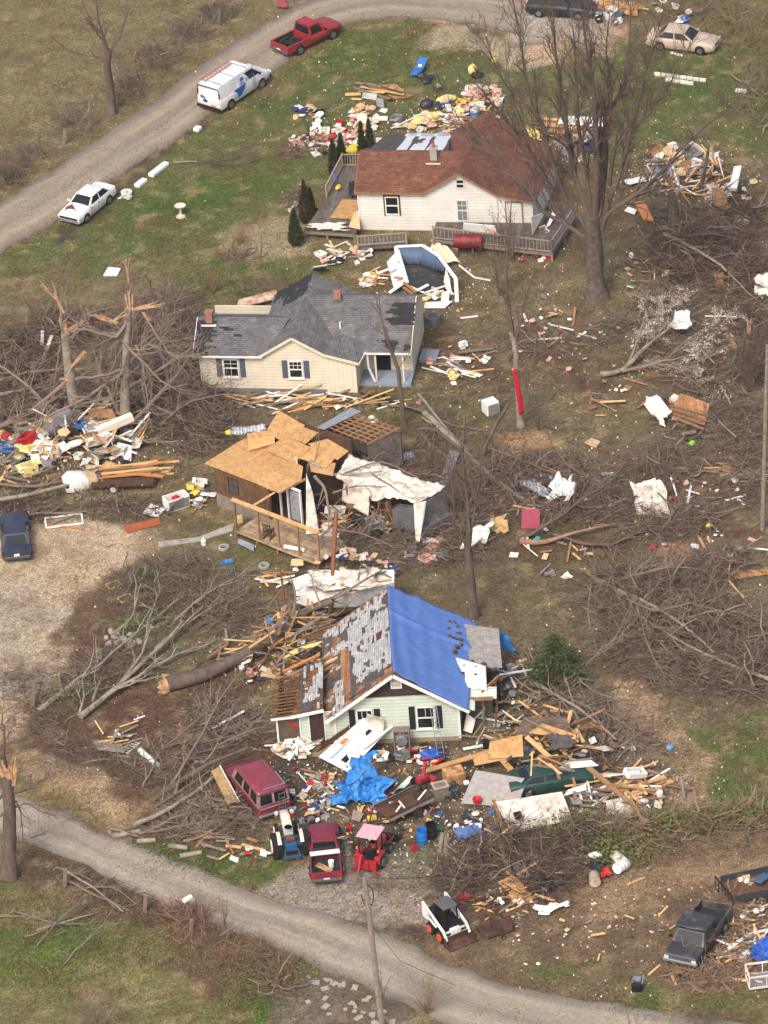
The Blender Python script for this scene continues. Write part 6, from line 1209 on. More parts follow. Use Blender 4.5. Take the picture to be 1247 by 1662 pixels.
PALETTE={'white':m_white,'off white':m_offw,'tan':m_tan,'yellow':m_foam,'bright yellow':m_yel,'pink':m_pink,'blue':m_blue,'navy':m_navy,'red':m_red,'grey':m_grey,'black':m_darks,'silver':m_gmetal,'brown':m_old_wood}
WOOD={'fresh':m_lumber,'brown':m_old_wood,'grey':m_grey_wood,'dark':m_dark_wood,'white':m_white,'mint':m_mint}
_um={}
def umesh(kind,mat,var):
    k=(kind,mat.name,var)
    if k in _um:return _um[k]
    rnd=random.Random(hash(kind) % 97+var*13 if False else len(kind)*7+var*13);m=MB()
    if kind== 'plank':
        c=[rnd.uniform(-.03,.03) for _ in range(8)]
        v=[(-.5+c[0],-.5,-.5),(.5+c[1],-.5,-.5),(.5+c[2],.5,-.5),(-.5+c[3],.5,-.5),(-.5+c[4],-.5,.5),(.5+c[5],-.5,.5),(.5+c[6],.5,.5),(-.5+c[7],.5,.5)]
        m.add(v,[(3,2,1,0),(4,5,6,7),(0,1,5,4),(1,2,6,5),(2,3,7,6),(3,0,4,7)])
    elif kind== 'board':
        n=9;pts=[]
        for i in range(4):
            x0,y0=((-.5,-.5),(.5,-.5),(.5,.5),(-.5,.5))[i];x1,y1=((-.5,-.5),(.5,-.5),(.5,.5),(-.5,.5))[(i+1) % 4]
            jag=rnd.random()<.55
            for j in range(4 if jag else 1):t=j/4;q=rnd.uniform(0,.12) if jag and j else 0;x=x0+(x1-x0)*t;y=y0+(y1-y0)*t;pts.append((x*(1-q),y*(1-q),0))
        ext(m,pts,(0,0,1))
    elif kind== 'bundle':
        bm=bmesh.new();bmesh.ops.create_icosphere(bm,subdivisions=2,radius=.5)
        for v in bm.verts:r=.7+.6*float(fbm(v.co.x*2+var*5+v.co.z*3,v.co.y*2-v.co.z*2,.5,2,var));v.co*= r;v.co.z=max(v.co.z,-.3)
        m.v=[tuple(v.co) for v in bm.verts];m.f=[tuple(v.index for v in f.verts) for f in bm.faces];bm.free()
    elif kind== 'sheeting':
        n=7;vs=[]
        for i in range(n):
            for j in range(n):x,y=i/(n-1)-.5,j/(n-1)-.5;vs.append((x*(1+.4*float(vnoise(i*.7,j*.7,var))),y*(1+.5*float(vnoise(i*.6+9,j*.6,var))),.5*float(fbm(i*.35+var*3,j*.35,1,2,var))))
        m.add(vs,[(i*n+j,i*n+j+1,(i+1)*n+j+1,(i+1)*n+j) for i in range(n-1) for j in range(n-1)])
    elif kind== 'carton':
        T=.04;m.bx(-.5,.5,-.5,.5,-.5,-.45);
        for s in (-1,1):m.bx(s*.5-T*(s>0),s*.5+T*(s<0),-.5,.5,-.45,.5);m.bx(-.5+T,.5-T,s*.5-T*(s>0),s*.5+T*(s<0),-.45,.5)
        for s in (-1,1):ext(m,[(-.48,s*.5,.5),(.48,s*.5,.5),(.45,s*.8,.42+.1*rnd.random()),(-.45,s*.8,.35)],(0,0,.03))
    o=m.build(kind,mat,smooth=40 if kind in ('bundle','sheeting') else None);me=o.data;bpy.data.objects.remove(o)
    _um[k]=me;return me
def place(kind,mat,loc,rot,scale,label,cat,group=None,name=None,var=None):
    me=umesh(kind,mat,random.randrange(4) if var is None else var);o=bpy.data.objects.new(name or kind,me);COL.objects.link(o)
    o.location=loc;o.rotation_euler=rot;o.scale=scale;return tag(o,label,cat,group)
def plank(a,b,w,h,mat,label,group=None,name='plank',roll=0):
    a=Vector(a);b=Vector(b);d=b-a;q=d.to_track_quat('X','Z').to_euler();q.x+= roll
    return place('plank',mat,(a+b)/2,q,(d.length,w,h),label,'plank',group,name)
def zplanks(where,u,v,ru,rv,n,Lr,woods,yaw=None,sd=50,zr=(.03,.3),w=.1,h=.05,pitch=7,kindword='plank'):
    """where completes the label: '... plank lying <where>'"""
    for i in range(n):
        a=random.uniform(0,6.283);r=random.random()**.6;g=G(u+ru*r*cos(a),v+rv*r*sin(a));L_=random.uniform(*Lr)/2
        ya=radians(random.gauss(yaw,sd) if yaw is not None else random.uniform(0,180));pt=radians(random.gauss(0,pitch));z=g.z+zr[0]+(zr[1]-zr[0])*random.random()*(1-r*.6)+abs(sin(pt))*L_
        d=Vector((cos(ya)*cos(pt),sin(ya)*cos(pt),sin(pt)))*L_;wd=random.choice(woods);p=Vector((g.x,g.y,z));word={'fresh':'pale fresh','brown':'brown','grey':'weathered grey','dark':'dark','white':'white painted','mint':'pale mint'}[wd]
        plank(p-d,p+d,w*random.uniform(.6,1.5),h*random.uniform(.6,1.2),WOOD[wd],f'{word} {kindword} lying {where}',f'{word} {kindword}s {where}')
def zbits(where,u,v,ru,rv,n,sr,cols,kinds=('bundle','sheeting','carton'),zr=(0,.3),flat=.6):
    for i in range(n):
        a=random.uniform(0,6.283);r=random.random()**.55;g=G(u+ru*r*cos(a),v+rv*r*sin(a));s=random.uniform(*sr);k=random.choice(kinds);c=random.choice(cols)
        z=g.z+(zr[0]+(zr[1]-zr[0])*random.random())*(1-r*.7)+(s*.3 if k != 'sheeting' else .03)
        word={'bundle':'bundle','sheeting':'crumpled sheet','carton':'open box','board':'broken board'}[k]
        sc=(s*random.uniform(.7,1.3),s*random.uniform(.6,1.1),s*random.uniform(.4,.8)*(flat if k != 'carton' else 1)) if k != 'board' else (s*1.4,s,.03)
        place(k,PALETTE[c],(g.x,g.y,z),(random.gauss(0,.25),random.gauss(0,.25),random.uniform(0,6.28)),sc,f'{c} {word} {where}',{'bundle':'bundle','sheeting':'sheet','carton':'box','board':'board'}[k],f'{c} {word}s {where}',name={'sheeting':'crumpled_sheet','board':'broken_board'}.get(k,k))
def sheet(label,q,mat,th=.03,name='board',cat='board',ridge=None):
    ps=[P(*p) for p in q];c=sum(ps,Vector())/len(ps);m=MB();m.slab([p-c for p in ps],th);return tag(m.build(name,mat,loc=c),label,cat)
def crumple(label,q,mat,amp=.3,name='cloth',cat='cloth',nu=14,nv=14,sc=.5,seed=1,lift=.03,th=.015,ridge=.6):
    return cloth(name,mat,[P(*p) for p in q],nu,nv,amp,label,cat,lift=lift,seed=seed,thick=th,sc=sc,ridge=ridge)
def px_plank(u0,v0,z0,u1,v1,z1,w,mat,label,h=.05,group=None,name='plank'):return plank(P(u0,v0,z0) if z0 else G(u0,v0,.04),P(u1,v1,z1) if z1 else G(u1,v1,.04),w,h,mat,label,group,name)
def ladder(label,a,b,wd,mat,n=9,name='ladder'):
    a=P(*a);b=P(*b);t=thing(name,label,'ladder',a);d=b-a;x=d.cross(Vector((0,0,1)));x=x.normalized()*wd/2 if x.length>.05 else Vector((wd/2,0,0));m=MB()
    for s in (-1,1):m.bar(x*s,d+x*s,.03,.07)
    m.build('rail',mat,t);m=MB()
    for i in range(n):q=d*((i+.5)/n);m.bar(q-x,q+x,.03,.03)
    m.build('rung',mat,t);return t
random.seed(21)
# ------------------------------------------------------------ back yard of the farmhouse
ROADP=[(P(*q_).x,P(*q_).y) for q_ in [(-120,1235),(34,1300),(252,1386),(450,1466),(660,1534),(834,1605),(1084,1652),(1340,1690),(1200,1775),(760,1680),(654,1620),(575,1583),(462,1540),(256,1460),(44,1366),(-120,1300)]]
W1='in the rubbish heap behind the farmhouse'
zbits(W1,720,205,85,18,60,(.25,.7),['white','off white','tan','tan','pink','off white','grey'],zr=(0,.5));zbits(W1,745,185,45,15,26,(.3,.8),['yellow','black','white','navy','pink','bright yellow','off white'],zr=(.1,.6));zbits(W1,785,160,30,22,30,(.3,.8),['tan','off white','tan','white','pink'],zr=(.1,.5))
zplanks(W1,740,205,80,14,26,(.8,2.4),['fresh','white','brown'],yaw=20,sd=15,zr=(.1,.6));zplanks(W1,790,165,36,22,12,(.8,2.),['fresh','brown'])
for q,lb in (([(683,203),(697,197)],'yellow foam slab nearest the rear roof of the farmhouse'),([(706,196),(718,190)],'yellow foam bundle in the middle of the rubbish heap behind the farmhouse'),([(653,243),(660,232)],'yellow bundle squeezed between cedars and the rear roof'),([(576,250),(583,243)],'bright yellow plastic sheet beside the corner cedars'),([(726,168),(732,160)],'yellow bag on top of the heap behind the farmhouse')):
    g=G(*q[0]);place('bundle',m_yel if 'bright' in lb else m_foam,g+Vector((0,0,.35)),(0,.1,.5),(1.4,.8,.6),lb,'bag')
sheet('tan plywood sheet lying under the crossed planks on the lawn',[(620,162,.1),(669,157,.1),(643,136,.2),(614,138,.25)],m_ply);g_='planks crossed on the lawn above the farmhouse'
for i,a in enumerate([(578,134,.4,668,155,.2),(585,140,.5,655,153,.4),(590,136,.6,640,162,.1),(575,142,.5,632,160,.3),(600,140,.6,660,150,.3),(582,147,.3,625,150,.5),(618,140,.5,655,152,.4),(580,134,.5,612,138,.5)]):px_plank(*a,.2,[m_old_wood,m_lumber,m_dark_wood,m_grey_wood][i % 4],'long plank in the crossed lumber stack on the lawn',group=g_)
px_plank(561,153,.1,586,152,.1,.35,m_lumber,'short pale plank at the left end of the crossed lumber');px_plank(571,160,.1,587,161,.1,.2,m_lumber,'second short pale plank below the left end of the crossed lumber')
sheet('white board leaning on the crossed lumber on the lawn',[(588,158,.1),(612,162,.1),(612,152,.6),(589,150,.6)],m_white);sheet('grey board at the foot of the crossed lumber',[(612,172,.1),(624,176,.1),(622,160,.5),(609,158,.5)],m_grey);sheet('white tile lying below the grey board on the lawn',[(616,180,.05),(626,183,.05),(630,177,.05),(620,173,.05)],m_white)
W2='in the scatter of goods on the lawn above the farmhouse'
zbits(W2,592,195,26,20,26,(.25,.6),['white','off white','tan','pink']);sheet('off white panel standing in the scatter on the lawn',[(580,200,.1),(597,199,.1),(595,184,.7),(579,184,.7)],m_offw);sheet('long cream drawer front on the lawn above the farmhouse',[(604,196,.1),(629,195,.1),(629,188,.3),(605,189,.3)],m_offw)
W3='in the heap left of the cedars'
zbits(W3,560,222,38,20,60,(.2,.55),['white','off white','tan','white','red','off white','pink']);zbits(W3,510,235,38,18,34,(.2,.5),['brown','pink','tan','black','white','off white','grey']);zplanks(W3,515,225,40,22,14,(.6,1.6),['brown','grey','white'])
brush('leafy brown brush in the heap left of the cedars',[(505,235,40,20,.6),(475,250,18,12,.4)],350,(.3,1.),.014,M('reddish dead leaves and twigs',(112,82,68),.95,var=.3),30)
brush('brown bush with litter at the left end of the deck',[(478,330,14,18,.8)],160,(.3,.8),.014,m_twig,31);zbits('by the left end of the farmhouse deck',476,330,12,16,8,(.15,.3),['off white','pink'])
W4='in the clothing scatter on the lawn'
zbits(W4,500,184,26,12,16,(.3,.7),['white','navy','tan','black','pink','white'],kinds=('bundle','sheeting'));zbits(W4,515,207,8,12,6,(.3,.6),['white','black','white'],kinds=('bundle','sheeting'))
px_plank(484,222,.1,530,223,.1,.12,m_white,'white pole lying above the brush heap')
# sun lounger, chairs
lc=thing('sun_lounger','blue reclining lawn chair on the grass above the farmhouse','lawn chair',G(681,118),62);m=MB();m.slab([(-.9,-.3,.3),(0,-.3,.35),(0,.3,.35),(-.9,.3,.3)],.04);m.slab([(0,-.3,.35),(.8,-.3,.8),(.8,.3,.8),(0,.3,.35)],.04);m.build('seat',m_blue,lc);m=MB()
for s in (-1,1):m.bar((-.7,s*.3,.3),(-.5,s*.3,0),.03);m.bar((.2,s*.3,.4),(.4,s*.3,0),.03)
m.build('frame',m_black,lc);sheet('white paper stuck on the blue lawn chair',[(679,108,.78),(684,108,.78),(685,104,.9),(680,104,.9)],m_white,.01,'paper','paper')
ch=thing('chair','dark wooden chair with a pale seat standing on the lawn','chair',G(711,148),20);m=MB()
for x in (-.22,.22):
    for y in (-.22,.22):m.bar((x,y,0),(x,y,.9 if y>0 else .6),.05)
m.bar((-.22,.22,.85),(.22,.22,.85),.05,.1);m.bar((-.22,-.22,.6),(-.22,.22,.6),.05);m.bar((.22,-.22,.6),(.22,.22,.6),.05);m.build('frame',m_dark_wood,ch);MB().box(0,0,.43,.42,.42,.05).build('seat',m_grey,ch)
zbits('beside the blue lawn chair',692,132,10,5,4,(.5,.9),['black'],kinds=('bundle','sheeting'));g=G(693,175);place('bundle',m_darks,g+Vector((0,0,.3)),(0,0,0),(1.0,.7,.7),'black bin bag lying left of the rubbish heap','bag')
def barrel(label,u,v,mat,R=.29,h=.88,lie=None,dz=0,name='barrel',open_=True):
    t=thing(name,label,'barrel',G(u,v,dz),lie or 0,tilt=(0,90) if lie is not None else (0,0));z0=0
    pr=[(0,0),(R*.97,0),(R,.04),(R,h*.32),(R*1.03,h*.34),(R,h*.36),(R,h*.64),(R*1.03,h*.66),(R,h*.68),(R,h-.05),(R*1.02,h),(R*.94,h)]+([(R*.93,.1),(0,.08)] if open_ else [(R*.93,h-.03),(0,h-.03)])
    MB().lathe(pr,n=24).build('drum',mat,t,smooth=35);return t
barrel('blue barrel topped with white rubbish behind the farmhouse roof',772,197,M('steel blue plastic',(66,112,150),.5,var=.1),.3,.8);place('bundle',m_white,G(772,197,.85),(0,0,0),(.6,.55,.5),'white rubbish filling the blue barrel behind the farmhouse','bag')
barrel('bright blue plastic barrel standing right of the red tractor',686,1368,M('bright blue plastic',(36,112,190),.4,var=.06));barrel('black open bin standing behind the blue barrel',701,1359,m_black,.3,.9,name='bin')
# bird bath
bb=thing('bird_bath','white pedestal bird bath on the lawn above the cream house','bird bath',G(294,351));MB().lathe([(0,0),(.22,0),(.2,.08),(.09,.14),(.07,.6),(.1,.7),(.36,.78),(.38,.82),(.34,.82),(.1,.76),(0,.76)],n=20).build('bowl',M('pale stone',(206,196,184),.9,var=.15),bb,smooth=30);MB().lathe([(0,0),(.35,0),(.3,.06),(0,.07)],n=12).build('base',M('pinkish stone',(190,160,140),.9),bb)
# concrete kerbs by the road
for i,(u,v,L_,a,lb) in enumerate([(258,278,1.9,35,'long white block wrapped in plastic by the upper road'),(229,300,1.0,30,'short white wrapped block between the long one and the tub'),(321,212,.5,-30,'small white block at the edge of the upper road')]):
    o=MB().box(0,0,0,L_,.45,.3).build('wrapped_block',m_white,loc=G(u,v,.15),rot=(0,0,radians(yaw_px((229,300),(258,278)))),bevel=.08);tag(o,lb,'block')
t=MB().lathe([(0,0),(.34,0),(.38,.35),(.32,.36),(.3,.12),(0,.1)],n=16).build('tub',m_white,loc=G(206,318));tag(t,'round white tub by the rear of the white sedan','tub');zbits('between the white sedan and the round tub',203,322,14,5,7,(.15,.4),['white','off white'])
# ---- things on the deck
sheet('chipboard sheet lying on the farmhouse deck',[(536,353,.68),(579,355,.68),(581,324,.68),(556,323,.68)],m_osb);crumple('crumpled clear film over the front corner of the deck',[(494,372,.75),(560,376,.8),(556,362,.75),(510,364,.75)],m_offw,.2,'plastic_film','plastic sheet',seed=4)
sheet('tan cardboard leaning on the farmhouse wall above the deck',[(566,368,.7),(585,372,.7),(582,340,1.1),(574,345,.9)],m_tan);zbits('on the left part of the farmhouse deck',556,366,14,5,6,(.25,.45),['yellow','black','white','grey'],zr=(.7,.75));crumple('black cloth heaped on the deck beside the wall',[(566,320,.7),(578,320,.7),(578,297,.8),(567,298,.8)],m_darks,.4,seed=5)
place('bundle',m_yel,P(549,304,.85),(0,0,1),(.6,.3,.3),'orange yellow toy on the long deck of the farmhouse','toy');place('sheeting',M('light blue cloth',(96,130,190),.8),P(541,288,1.6),(0,1.2,0),(.6,.4,.5),'light blue cloth hung on the deck railing','cloth')
# oil tank
ot=thing('oil_tank','maroon oil tank on legs in front of the farmhouse deck','tank',G(762,412),-9);MB().lathe([(0,-.95),(.4,-.93),(.47,-.85),(.47,.85),(.4,.93),(0,.95)],(0,0,.95),'x',24).build('drum',M('faded maroon tank',(112,32,38),.5,var=.2,rgb2=(140,70,66),p=.2),ot,smooth=40);m=MB()
for x in (-.65,.65):
    for y in (-.25,.25):m.bar((x,y,.55),(x,y*1.4,-.1),.06)
m.build('leg',m_rust,ot)
sheet('white window unit leaning behind the oil tank on the deck',[(752,372,1.2),(806,378,1.2),(806,366,1.8),(753,361,1.8)],m_white,.08,'window_unit','window');px_plank(790,372,1.8,812,382,1.5,.25,m_osb,'splintered orange board caught on the deck railing')
sheet('white wall panel leaning against the right end of the farmhouse',[(864,381,.65),(885,343,1.0),(884,345,1.6),(862,352,2.0)],m_offw,.03,'panel','panel');sheet('narrow white board propped at the right end of the farmhouse deck',[(887,368,.7),(893,366,.7),(904,345,1.2),(897,343,1.3)],m_white)
zbits('on the right end of the farmhouse deck',890,385,18,12,7,(.15,.35),['white','off white'],zr=(.65,.7))
# ---- swimming pool wreck
pc=(P(628,440)+P(745,480))/2
pool=thing('swimming_pool','collapsed above ground swimming pool with white rim and blue liner','swimming pool',G(688,452));o=pool.location;Pp=lambda u,v,z:P(u,v,z)-o
inner=[(646,408),(684,402),(704,412),(722,432),(722,462),(697,470),(668,462),(652,440)]
m=MB();top=[Pp(u,v,1.15) for u,v in [(646,402),(684,401),(706,414),(722,434)]];bot=[Pp(u,v,.3) for u,v in [(652,428),(684,428),(706,438),(721,446)]]
N_=24;vs=[]
for i in range(N_+1):
    f=i/N_*3;j=min(int(f),2);a=top[j].lerp(top[j+1],f-j);b=bot[j].lerp(bot[j+1],f-j);w_=Vector((0,-.05*sin(i*2.2),0));vs+= [a,a.lerp(b,.5)+w_,b+w_*1.5]
m.add(vs,[(i*3+j,i*3+j+1,(i+1)*3+j+1,(i+1)*3+j) for i in range(N_) for j in range(2)]);m.build('liner',M('slate blue pool liner',(80,96,122),.6,var=.1,sc=1.5),pool,smooth=60).modifiers.new('s','SOLIDIFY').thickness=.03
m=MB();m.slab([Pp(u,v,.42) for u,v in [(652,430),(684,430),(708,442),(724,452),(722,468),(697,474),(665,462)]],.25);m.build('water',M('murky brown water',(52,48,36),.12,var=.3,rgb2=(84,80,44),p=.2,bump=0,spec=.6),pool)
rim=[Pp(*p) for p in [(645,425,1.1),(643,400,1.2),(686,398,1.25),(712,415,1.2),(740,452,1.1),(742,490,.5)]]
for a,b in zip(rim,rim[1:]):MB().bar(a,b,.24,.06).build('rim',m_white,pool)
for q in ([(628,425,.1),(640,412,.2),(645,405,1.1),(662,455,.8),(640,470,.1)],[(640,404,1.15),(648,404,1.15),(664,458,.9),(655,460,.6)],[(719,464,.2),(733,475,.2),(730,455,.9),(724,435,1.1)],[(688,500,.1),(722,500,.1),(735,488,.4),(690,490,.5)],[(716,488,.2),(728,492,.2),(730,470,.8),(718,475,.7)]):MB().slab([Pp(*p) for p in q],.03).build('wall_panel',m_white,pool)
for a in [(614,443,.3,640,433,.8,.25),(632,475,.2,657,458,.6,.25),(655,458,.9,676,474,.6,.22),(672,474,.5,695,462,.6,.22),(640,450,.7,660,452,.7,.2),(664,464,.5,700,480,.3,.14),(690,475,.5,722,464,.5,.14),(722,464,.4,736,478,.2,.15),(655,466,.5,672,478,.3,.2)]:
    px_plank(*a,m_white if a[0] not in (640,655) else m_old_wood,'white rail from the broken deck of the pool' if a[0] not in (640,655) else 'brown board fallen across the pool wall',.05,'white rails around the broken pool' if a[0] not in (640,655) else 'brown boards around the pool')
W5='inside the near end of the broken pool'
zbits(W5,708,486,20,8,18,(.25,.5),['white','off white','grey','bright yellow','tan'],zr=(.2,.5));zbits('left of the broken pool',600,458,20,14,14,(.25,.6),['white','yellow','tan','pink','off white']);zplanks('left of the broken pool',605,455,22,14,10,(.6,1.4),['fresh','white','brown'])
sheet('tan wall panel leaning over the far rim of the pool',[(722,428,.4),(736,424,.4),(712,393,1.4),(700,400,1.4)],m_cream_trim,.04,'panel','panel');crumple('bent tan siding trailing right of the pool',[(728,424,.2),(748,428,.1),(724,396,.9),(712,398,1.0)],m_cream_trim,.15,'siding_sheet','siding',seed=6);
for a in ((745,430,770,450),(770,450,796,455)):px_plank(a[0],a[1],.1,a[2],a[3],.08,.12,m_white,'white trim strip curving away right of the pool',group='white trim strips right of the pool')
tb_=MB().lathe([(0,0),(.42,0),(.43,.5),(.46,.52),(.41,.52),(.39,.1),(0,.08)],n=24).build('wash_tub',m_metal,loc=G(704,524,.0),smooth=35);tag(tb_,'galvanised round tub at the corner of the cream house','tub')
# door near pool
d=thing('door','white panelled door leaning near the corner of the grey roof','door',P(518,434,.3),8,tilt=(-35,0));MB().box(0,0,0,.85,1.9,.05).build('leaf',m_white,d);m=MB()
for i in range(3):
    for j in range(2):m.box(-.2+.4*j,-.6+i*.45+.1,.03,.28,.3,.015)
m.build('panes',M('grey glass',(170,176,176),.3),d)
zbits('between the farmhouse deck and the cream house',560,420,40,14,22,(.25,.6),['tan','black','off white','white','pink']);zplanks('between the farmhouse deck and the cream house',550,412,40,14,14,(.6,1.6),['white','fresh','grey'])
zbits('under the edge of the farmhouse deck',700,400,60,8,10,(.2,.4),['white','tan','off white']);zbits('under the right corner of the farmhouse deck',850,420,50,8,9,(.15,.4),['white','red','off white'])
sheet('long brown roof section lying behind the cream house',[(383,500,.3),(452,484,.3),(448,470,.6),(388,486,.6)],M('reddish torn roofing',(170,124,98),.95,var=.3,rgb2=(206,190,170),p=.4),.12,'roof_section','roof section');brush('branches fallen on the left wing roof of the cream house',[(400,506,40,6,.2)],110,(.6,1.6),.02,m_twig,32)
for o_ in [bpy.data.objects['brush_pile.0%02d' % k] for k in range(99) if 'brush_pile.0%02d' % k in bpy.data.objects and bpy.data.objects['brush_pile.0%02d' % k].get('label','').startswith('branches fallen on')]:o_.location.z+= 3.9
# ------------------------------------------------------------ right of the big tree
for i in range(9):px_plank(880+i*.5,218-i*3.2,.1+i*.09,952+i*.8,224-i*3.4,.1+i*.09,.22,[m_lumber,m_old_wood,m_lumber][i % 3],'plank in the lumber stack behind the big tree',.07,'planks in the lumber stack behind the big tree')
zplanks('around the lumber stack behind the big tree',930,205,55,22,22,(1,2.6),['fresh','brown','grey'],yaw=-5,sd=20,zr=(.1,.7));zbits('around the lumber stack behind the big tree',950,235,40,30,30,(.25,.7),['grey','white','off white','navy','black','silver'])
sheet('long white roofing panel on the lumber stack',[(905,200,.8),(980,206,.8),(982,190,1.0),(912,188,1.0)],m_white);crumple('yellow plastic sheet at the rear corner of the farmhouse roof',[(858,224,.2),(880,226,.2),(872,206,.9),(856,206,.9)],m_foam,.4,'plastic_sheet','plastic sheet',seed=7)
W6='in the right hand debris pile'
zbits(W6,1110,270,60,28,50,(.3,.9),['white','off white','tan','grey','pink','silver','brown'],zr=(0,.9),kinds=('bundle','sheeting','board','carton'));zplanks(W6,1120,290,65,40,60,(.8,2.4),['fresh','brown','grey','fresh','white'],zr=(.1,1.0),pitch=18);zbits(W6,1190,330,45,50,26,(.2,.6),['off white','pink','white','tan'],zr=(0,.4))
sheet('brown plank panel lying on the right hand debris pile',[(1160,334,.9),(1183,336,.8),(1174,304,1.3),(1155,305,1.3)],m_old_wood);sheet('white appliance panel upright in the right hand debris pile',[(1184,304,.9),(1196,306,.9),(1204,268,1.6),(1192,270,1.6)],m_white,.3)
sheet('orange brown bookcase lying beside the debris pile',[(1045,356,.2),(1062,358,.2),(1046,326,.8),(1030,328,.8)],m_orange2,.3,'bookcase','bookcase');sheet('white board leaning left of the bookcase',[(1013,342,.1),(1030,348,.1),(1034,340,.3),(1020,335,.3)],m_white);sheet('black mattress base behind the bookcase',[(1060,352,.2),(1088,352,.3),(1086,338,.7),(1052,336,.7)],m_black,.2,'mattress','mattress')
ladder('aluminium ladder lying below the bookcase',(1075,367,.1),(1093,392,.1),.4,m_metal);place('sheeting',m_white,G(1033,298,.15),(0,0,.4),(1.1,.6,.4),'white sheet lying alone left of the round tan tray','sheet');t=MB().lathe([(0,0),(.45,0),(.45,.08),(0,.08)],n=20).build('round_tray',m_offw,loc=G(1065,294,.1),rot=(.4,0,0));tag(t,'round off white table top right of the lone white sheet','table top')
px_plank(1113,404,.2,1150,414,.5,.15,m_lumber,'lumber rail of the broken crate below the debris pile');cr_=thing('crate','open slatted lumber crate frame below the debris pile','crate',G(1132,416),-8);m=MB()
for z in (.1,.5):
    for y in (-.35,.35):m.bar((-.8,y,z),(.8,y,z),.06,.12)
for x in (-.8,-.45,.45,.8):
    for y in (-.35,.35):m.bar((x,y,0),(x,y,.6),.08,.04)
m.build('slats',m_lumber,cr_)
def box_px(label,u,v,yaw,sx,sy,sz,mat,name='box',cat='box',z=0,tilt=(0,0)):t=MB().box(0,0,sz/2,sx,sy,sz).build(name,mat,loc=G(u,v,z),rot=(radians(tilt[0]),radians(tilt[1]),radians(yaw)),bevel=.02);return tag(t,label,cat)
nb=thing('nightstand','small orange wooden nightstand standing alone on the right slope','nightstand',G(1168,462),5);MB().box(0,0,.35,.5,.45,.7).build('cabinet',m_orange2,nb);MB().box(0,-.02,.73,.62,.55,.05).build('top',m_osb,nb);MB().box(0,-.23,.42,.4,.03,.2).build('drawer',m_lumber,nb)
box_px('flat orange drawer lying left of the nightstand',1107,433,-12,1.0,.4,.15,m_orange2,'drawer','drawer');box_px('small tan drawer front below the flat drawer',1104,446,-8,.5,.25,.1,m_orange2,'drawer','drawer');px_plank(1178,470,.05,1179,484,.05,.08,m_lumber,'short upright lumber piece below the nightstand')
crumple('white fabric heap at the right edge above the blossoms',[(1224,484,.1),(1252,484,.1),(1252,448,.6),(1228,452,.6)],m_offw,.5,seed=8);crumple('white plastic caught in the blossoming branches',[(1086,540,.8),(1120,534,.8),(1118,506,1.4),(1090,508,1.4)],m_white,.5,'plastic_sheet','plastic sheet',seed=9)
# concrete kerb stones below sedan at top right
for i in range(8):u=1068+i*10.5;o=MB().box(0,0,.1,.42,.22,.2).build('concrete_block',m_offw,loc=G(u,122+i*1.4),rot=(0,0,radians(yaw_px((1068,122),(1148,132)))),bevel=.02);tag(o,'pale block in the row on the lawn below the beige sedan','block','blocks in a row below the beige sedan')
for i in range(5):o=MB().box(0,0,.1,.42,.22,.2).build('concrete_block',m_offw,loc=G(1085+i*9,131+i*1.5),rot=(0,0,-.3),bevel=.02);tag(o,'pale block in the row on the lawn below the beige sedan','block','blocks in a row below the beige sedan')
box_px('single white block right of the block row',1203,149,-15,.8,.22,.2,m_white,'concrete_block','block')
for i in range(4):box_px(['first','second','third','fourth'][i]+' small white block from the left under the beige sedan',1091+i*5,87+i*1.3,0,.18,.15,.12,m_white,'concrete_block','block')
zplanks('behind the black car at the top',1005,14,30,8,12,(1,2.4),['fresh','brown','white'],yaw=-15,sd=15,zr=(.1,.6));sheet('tan plywood sheet behind the black car at the top',[(968,14,.2),(1035,26,.2),(1035,8,.4),(975,0,.5)],m_ply);zbits('beside the black car at the top',985,34,22,10,10,(.3,.8),['black','white','grey']);zbits('in the top right corner beyond the beige sedan',1120,30,26,10,6,(.3,.8),['blue','white','off white'])
zbits('under the trees at the top centre right',1060,12,40,10,8,(.3,.6),['white','grey','off white']);crumple('pale red cloth at the top left of the road',[(452,12,.1),(466,14,.1),(464,0,.2),(450,0,.2)],m_pinkp,.2,seed=10)
place('bundle',m_yel,G(803,102,.2),(0,0,0),(.35,.3,.5),'small bright yellow container alone on the lawn','container');place('bundle',m_foam,G(767,120,.3),(0,0,0),(.6,.4,.9),'yellow bag leaning on the bare tyre','bag')
# white board on the lawn
sheet('white board lying on the grass above the snapped trees',[(167,447,.06),(190,447,.06),(196,435,.1),(176,433,.1)],m_white,.06)
# ------------------------------------------------------------ between cream house and cabin
W7='between the cream house and the wrecked cabin'
zplanks(W7,520,655,130,14,46,(1.2,4.2),['fresh','brown','fresh','grey','white'],yaw=8,sd=22,zr=(.03,.2));zbits(W7,560,655,130,16,20,(.15,.4),['white','off white','black','pink'])
crumple('crinkled silver and white insulation roll left of the cabin roof',[(378,707,1.9),(432,703,1.9),(432,690,2.3),(380,694,2.2)],m_gmetal,.35,'insulation_roll','insulation',seed=11);place('bundle',m_yel,P(372,702,2.),(0,0,0),(.5,.4,.4),'yellow scrap at the left end of the silver roll','scrap');px_plank(498,657,.1,518,657,.1,.4,M('dark green plastic',(26,44,38),.5),'dark green box lid lying among planks')
tag(MB().tube([G(586,640,.1),G(640,655,.12),G(700,680,.12),G(740,705,.1)],.06,6).build('black_pipe',m_black),'black flexible pipe running over the slope behind the cabin','pipe')
W8='on the slope right of the cream house'
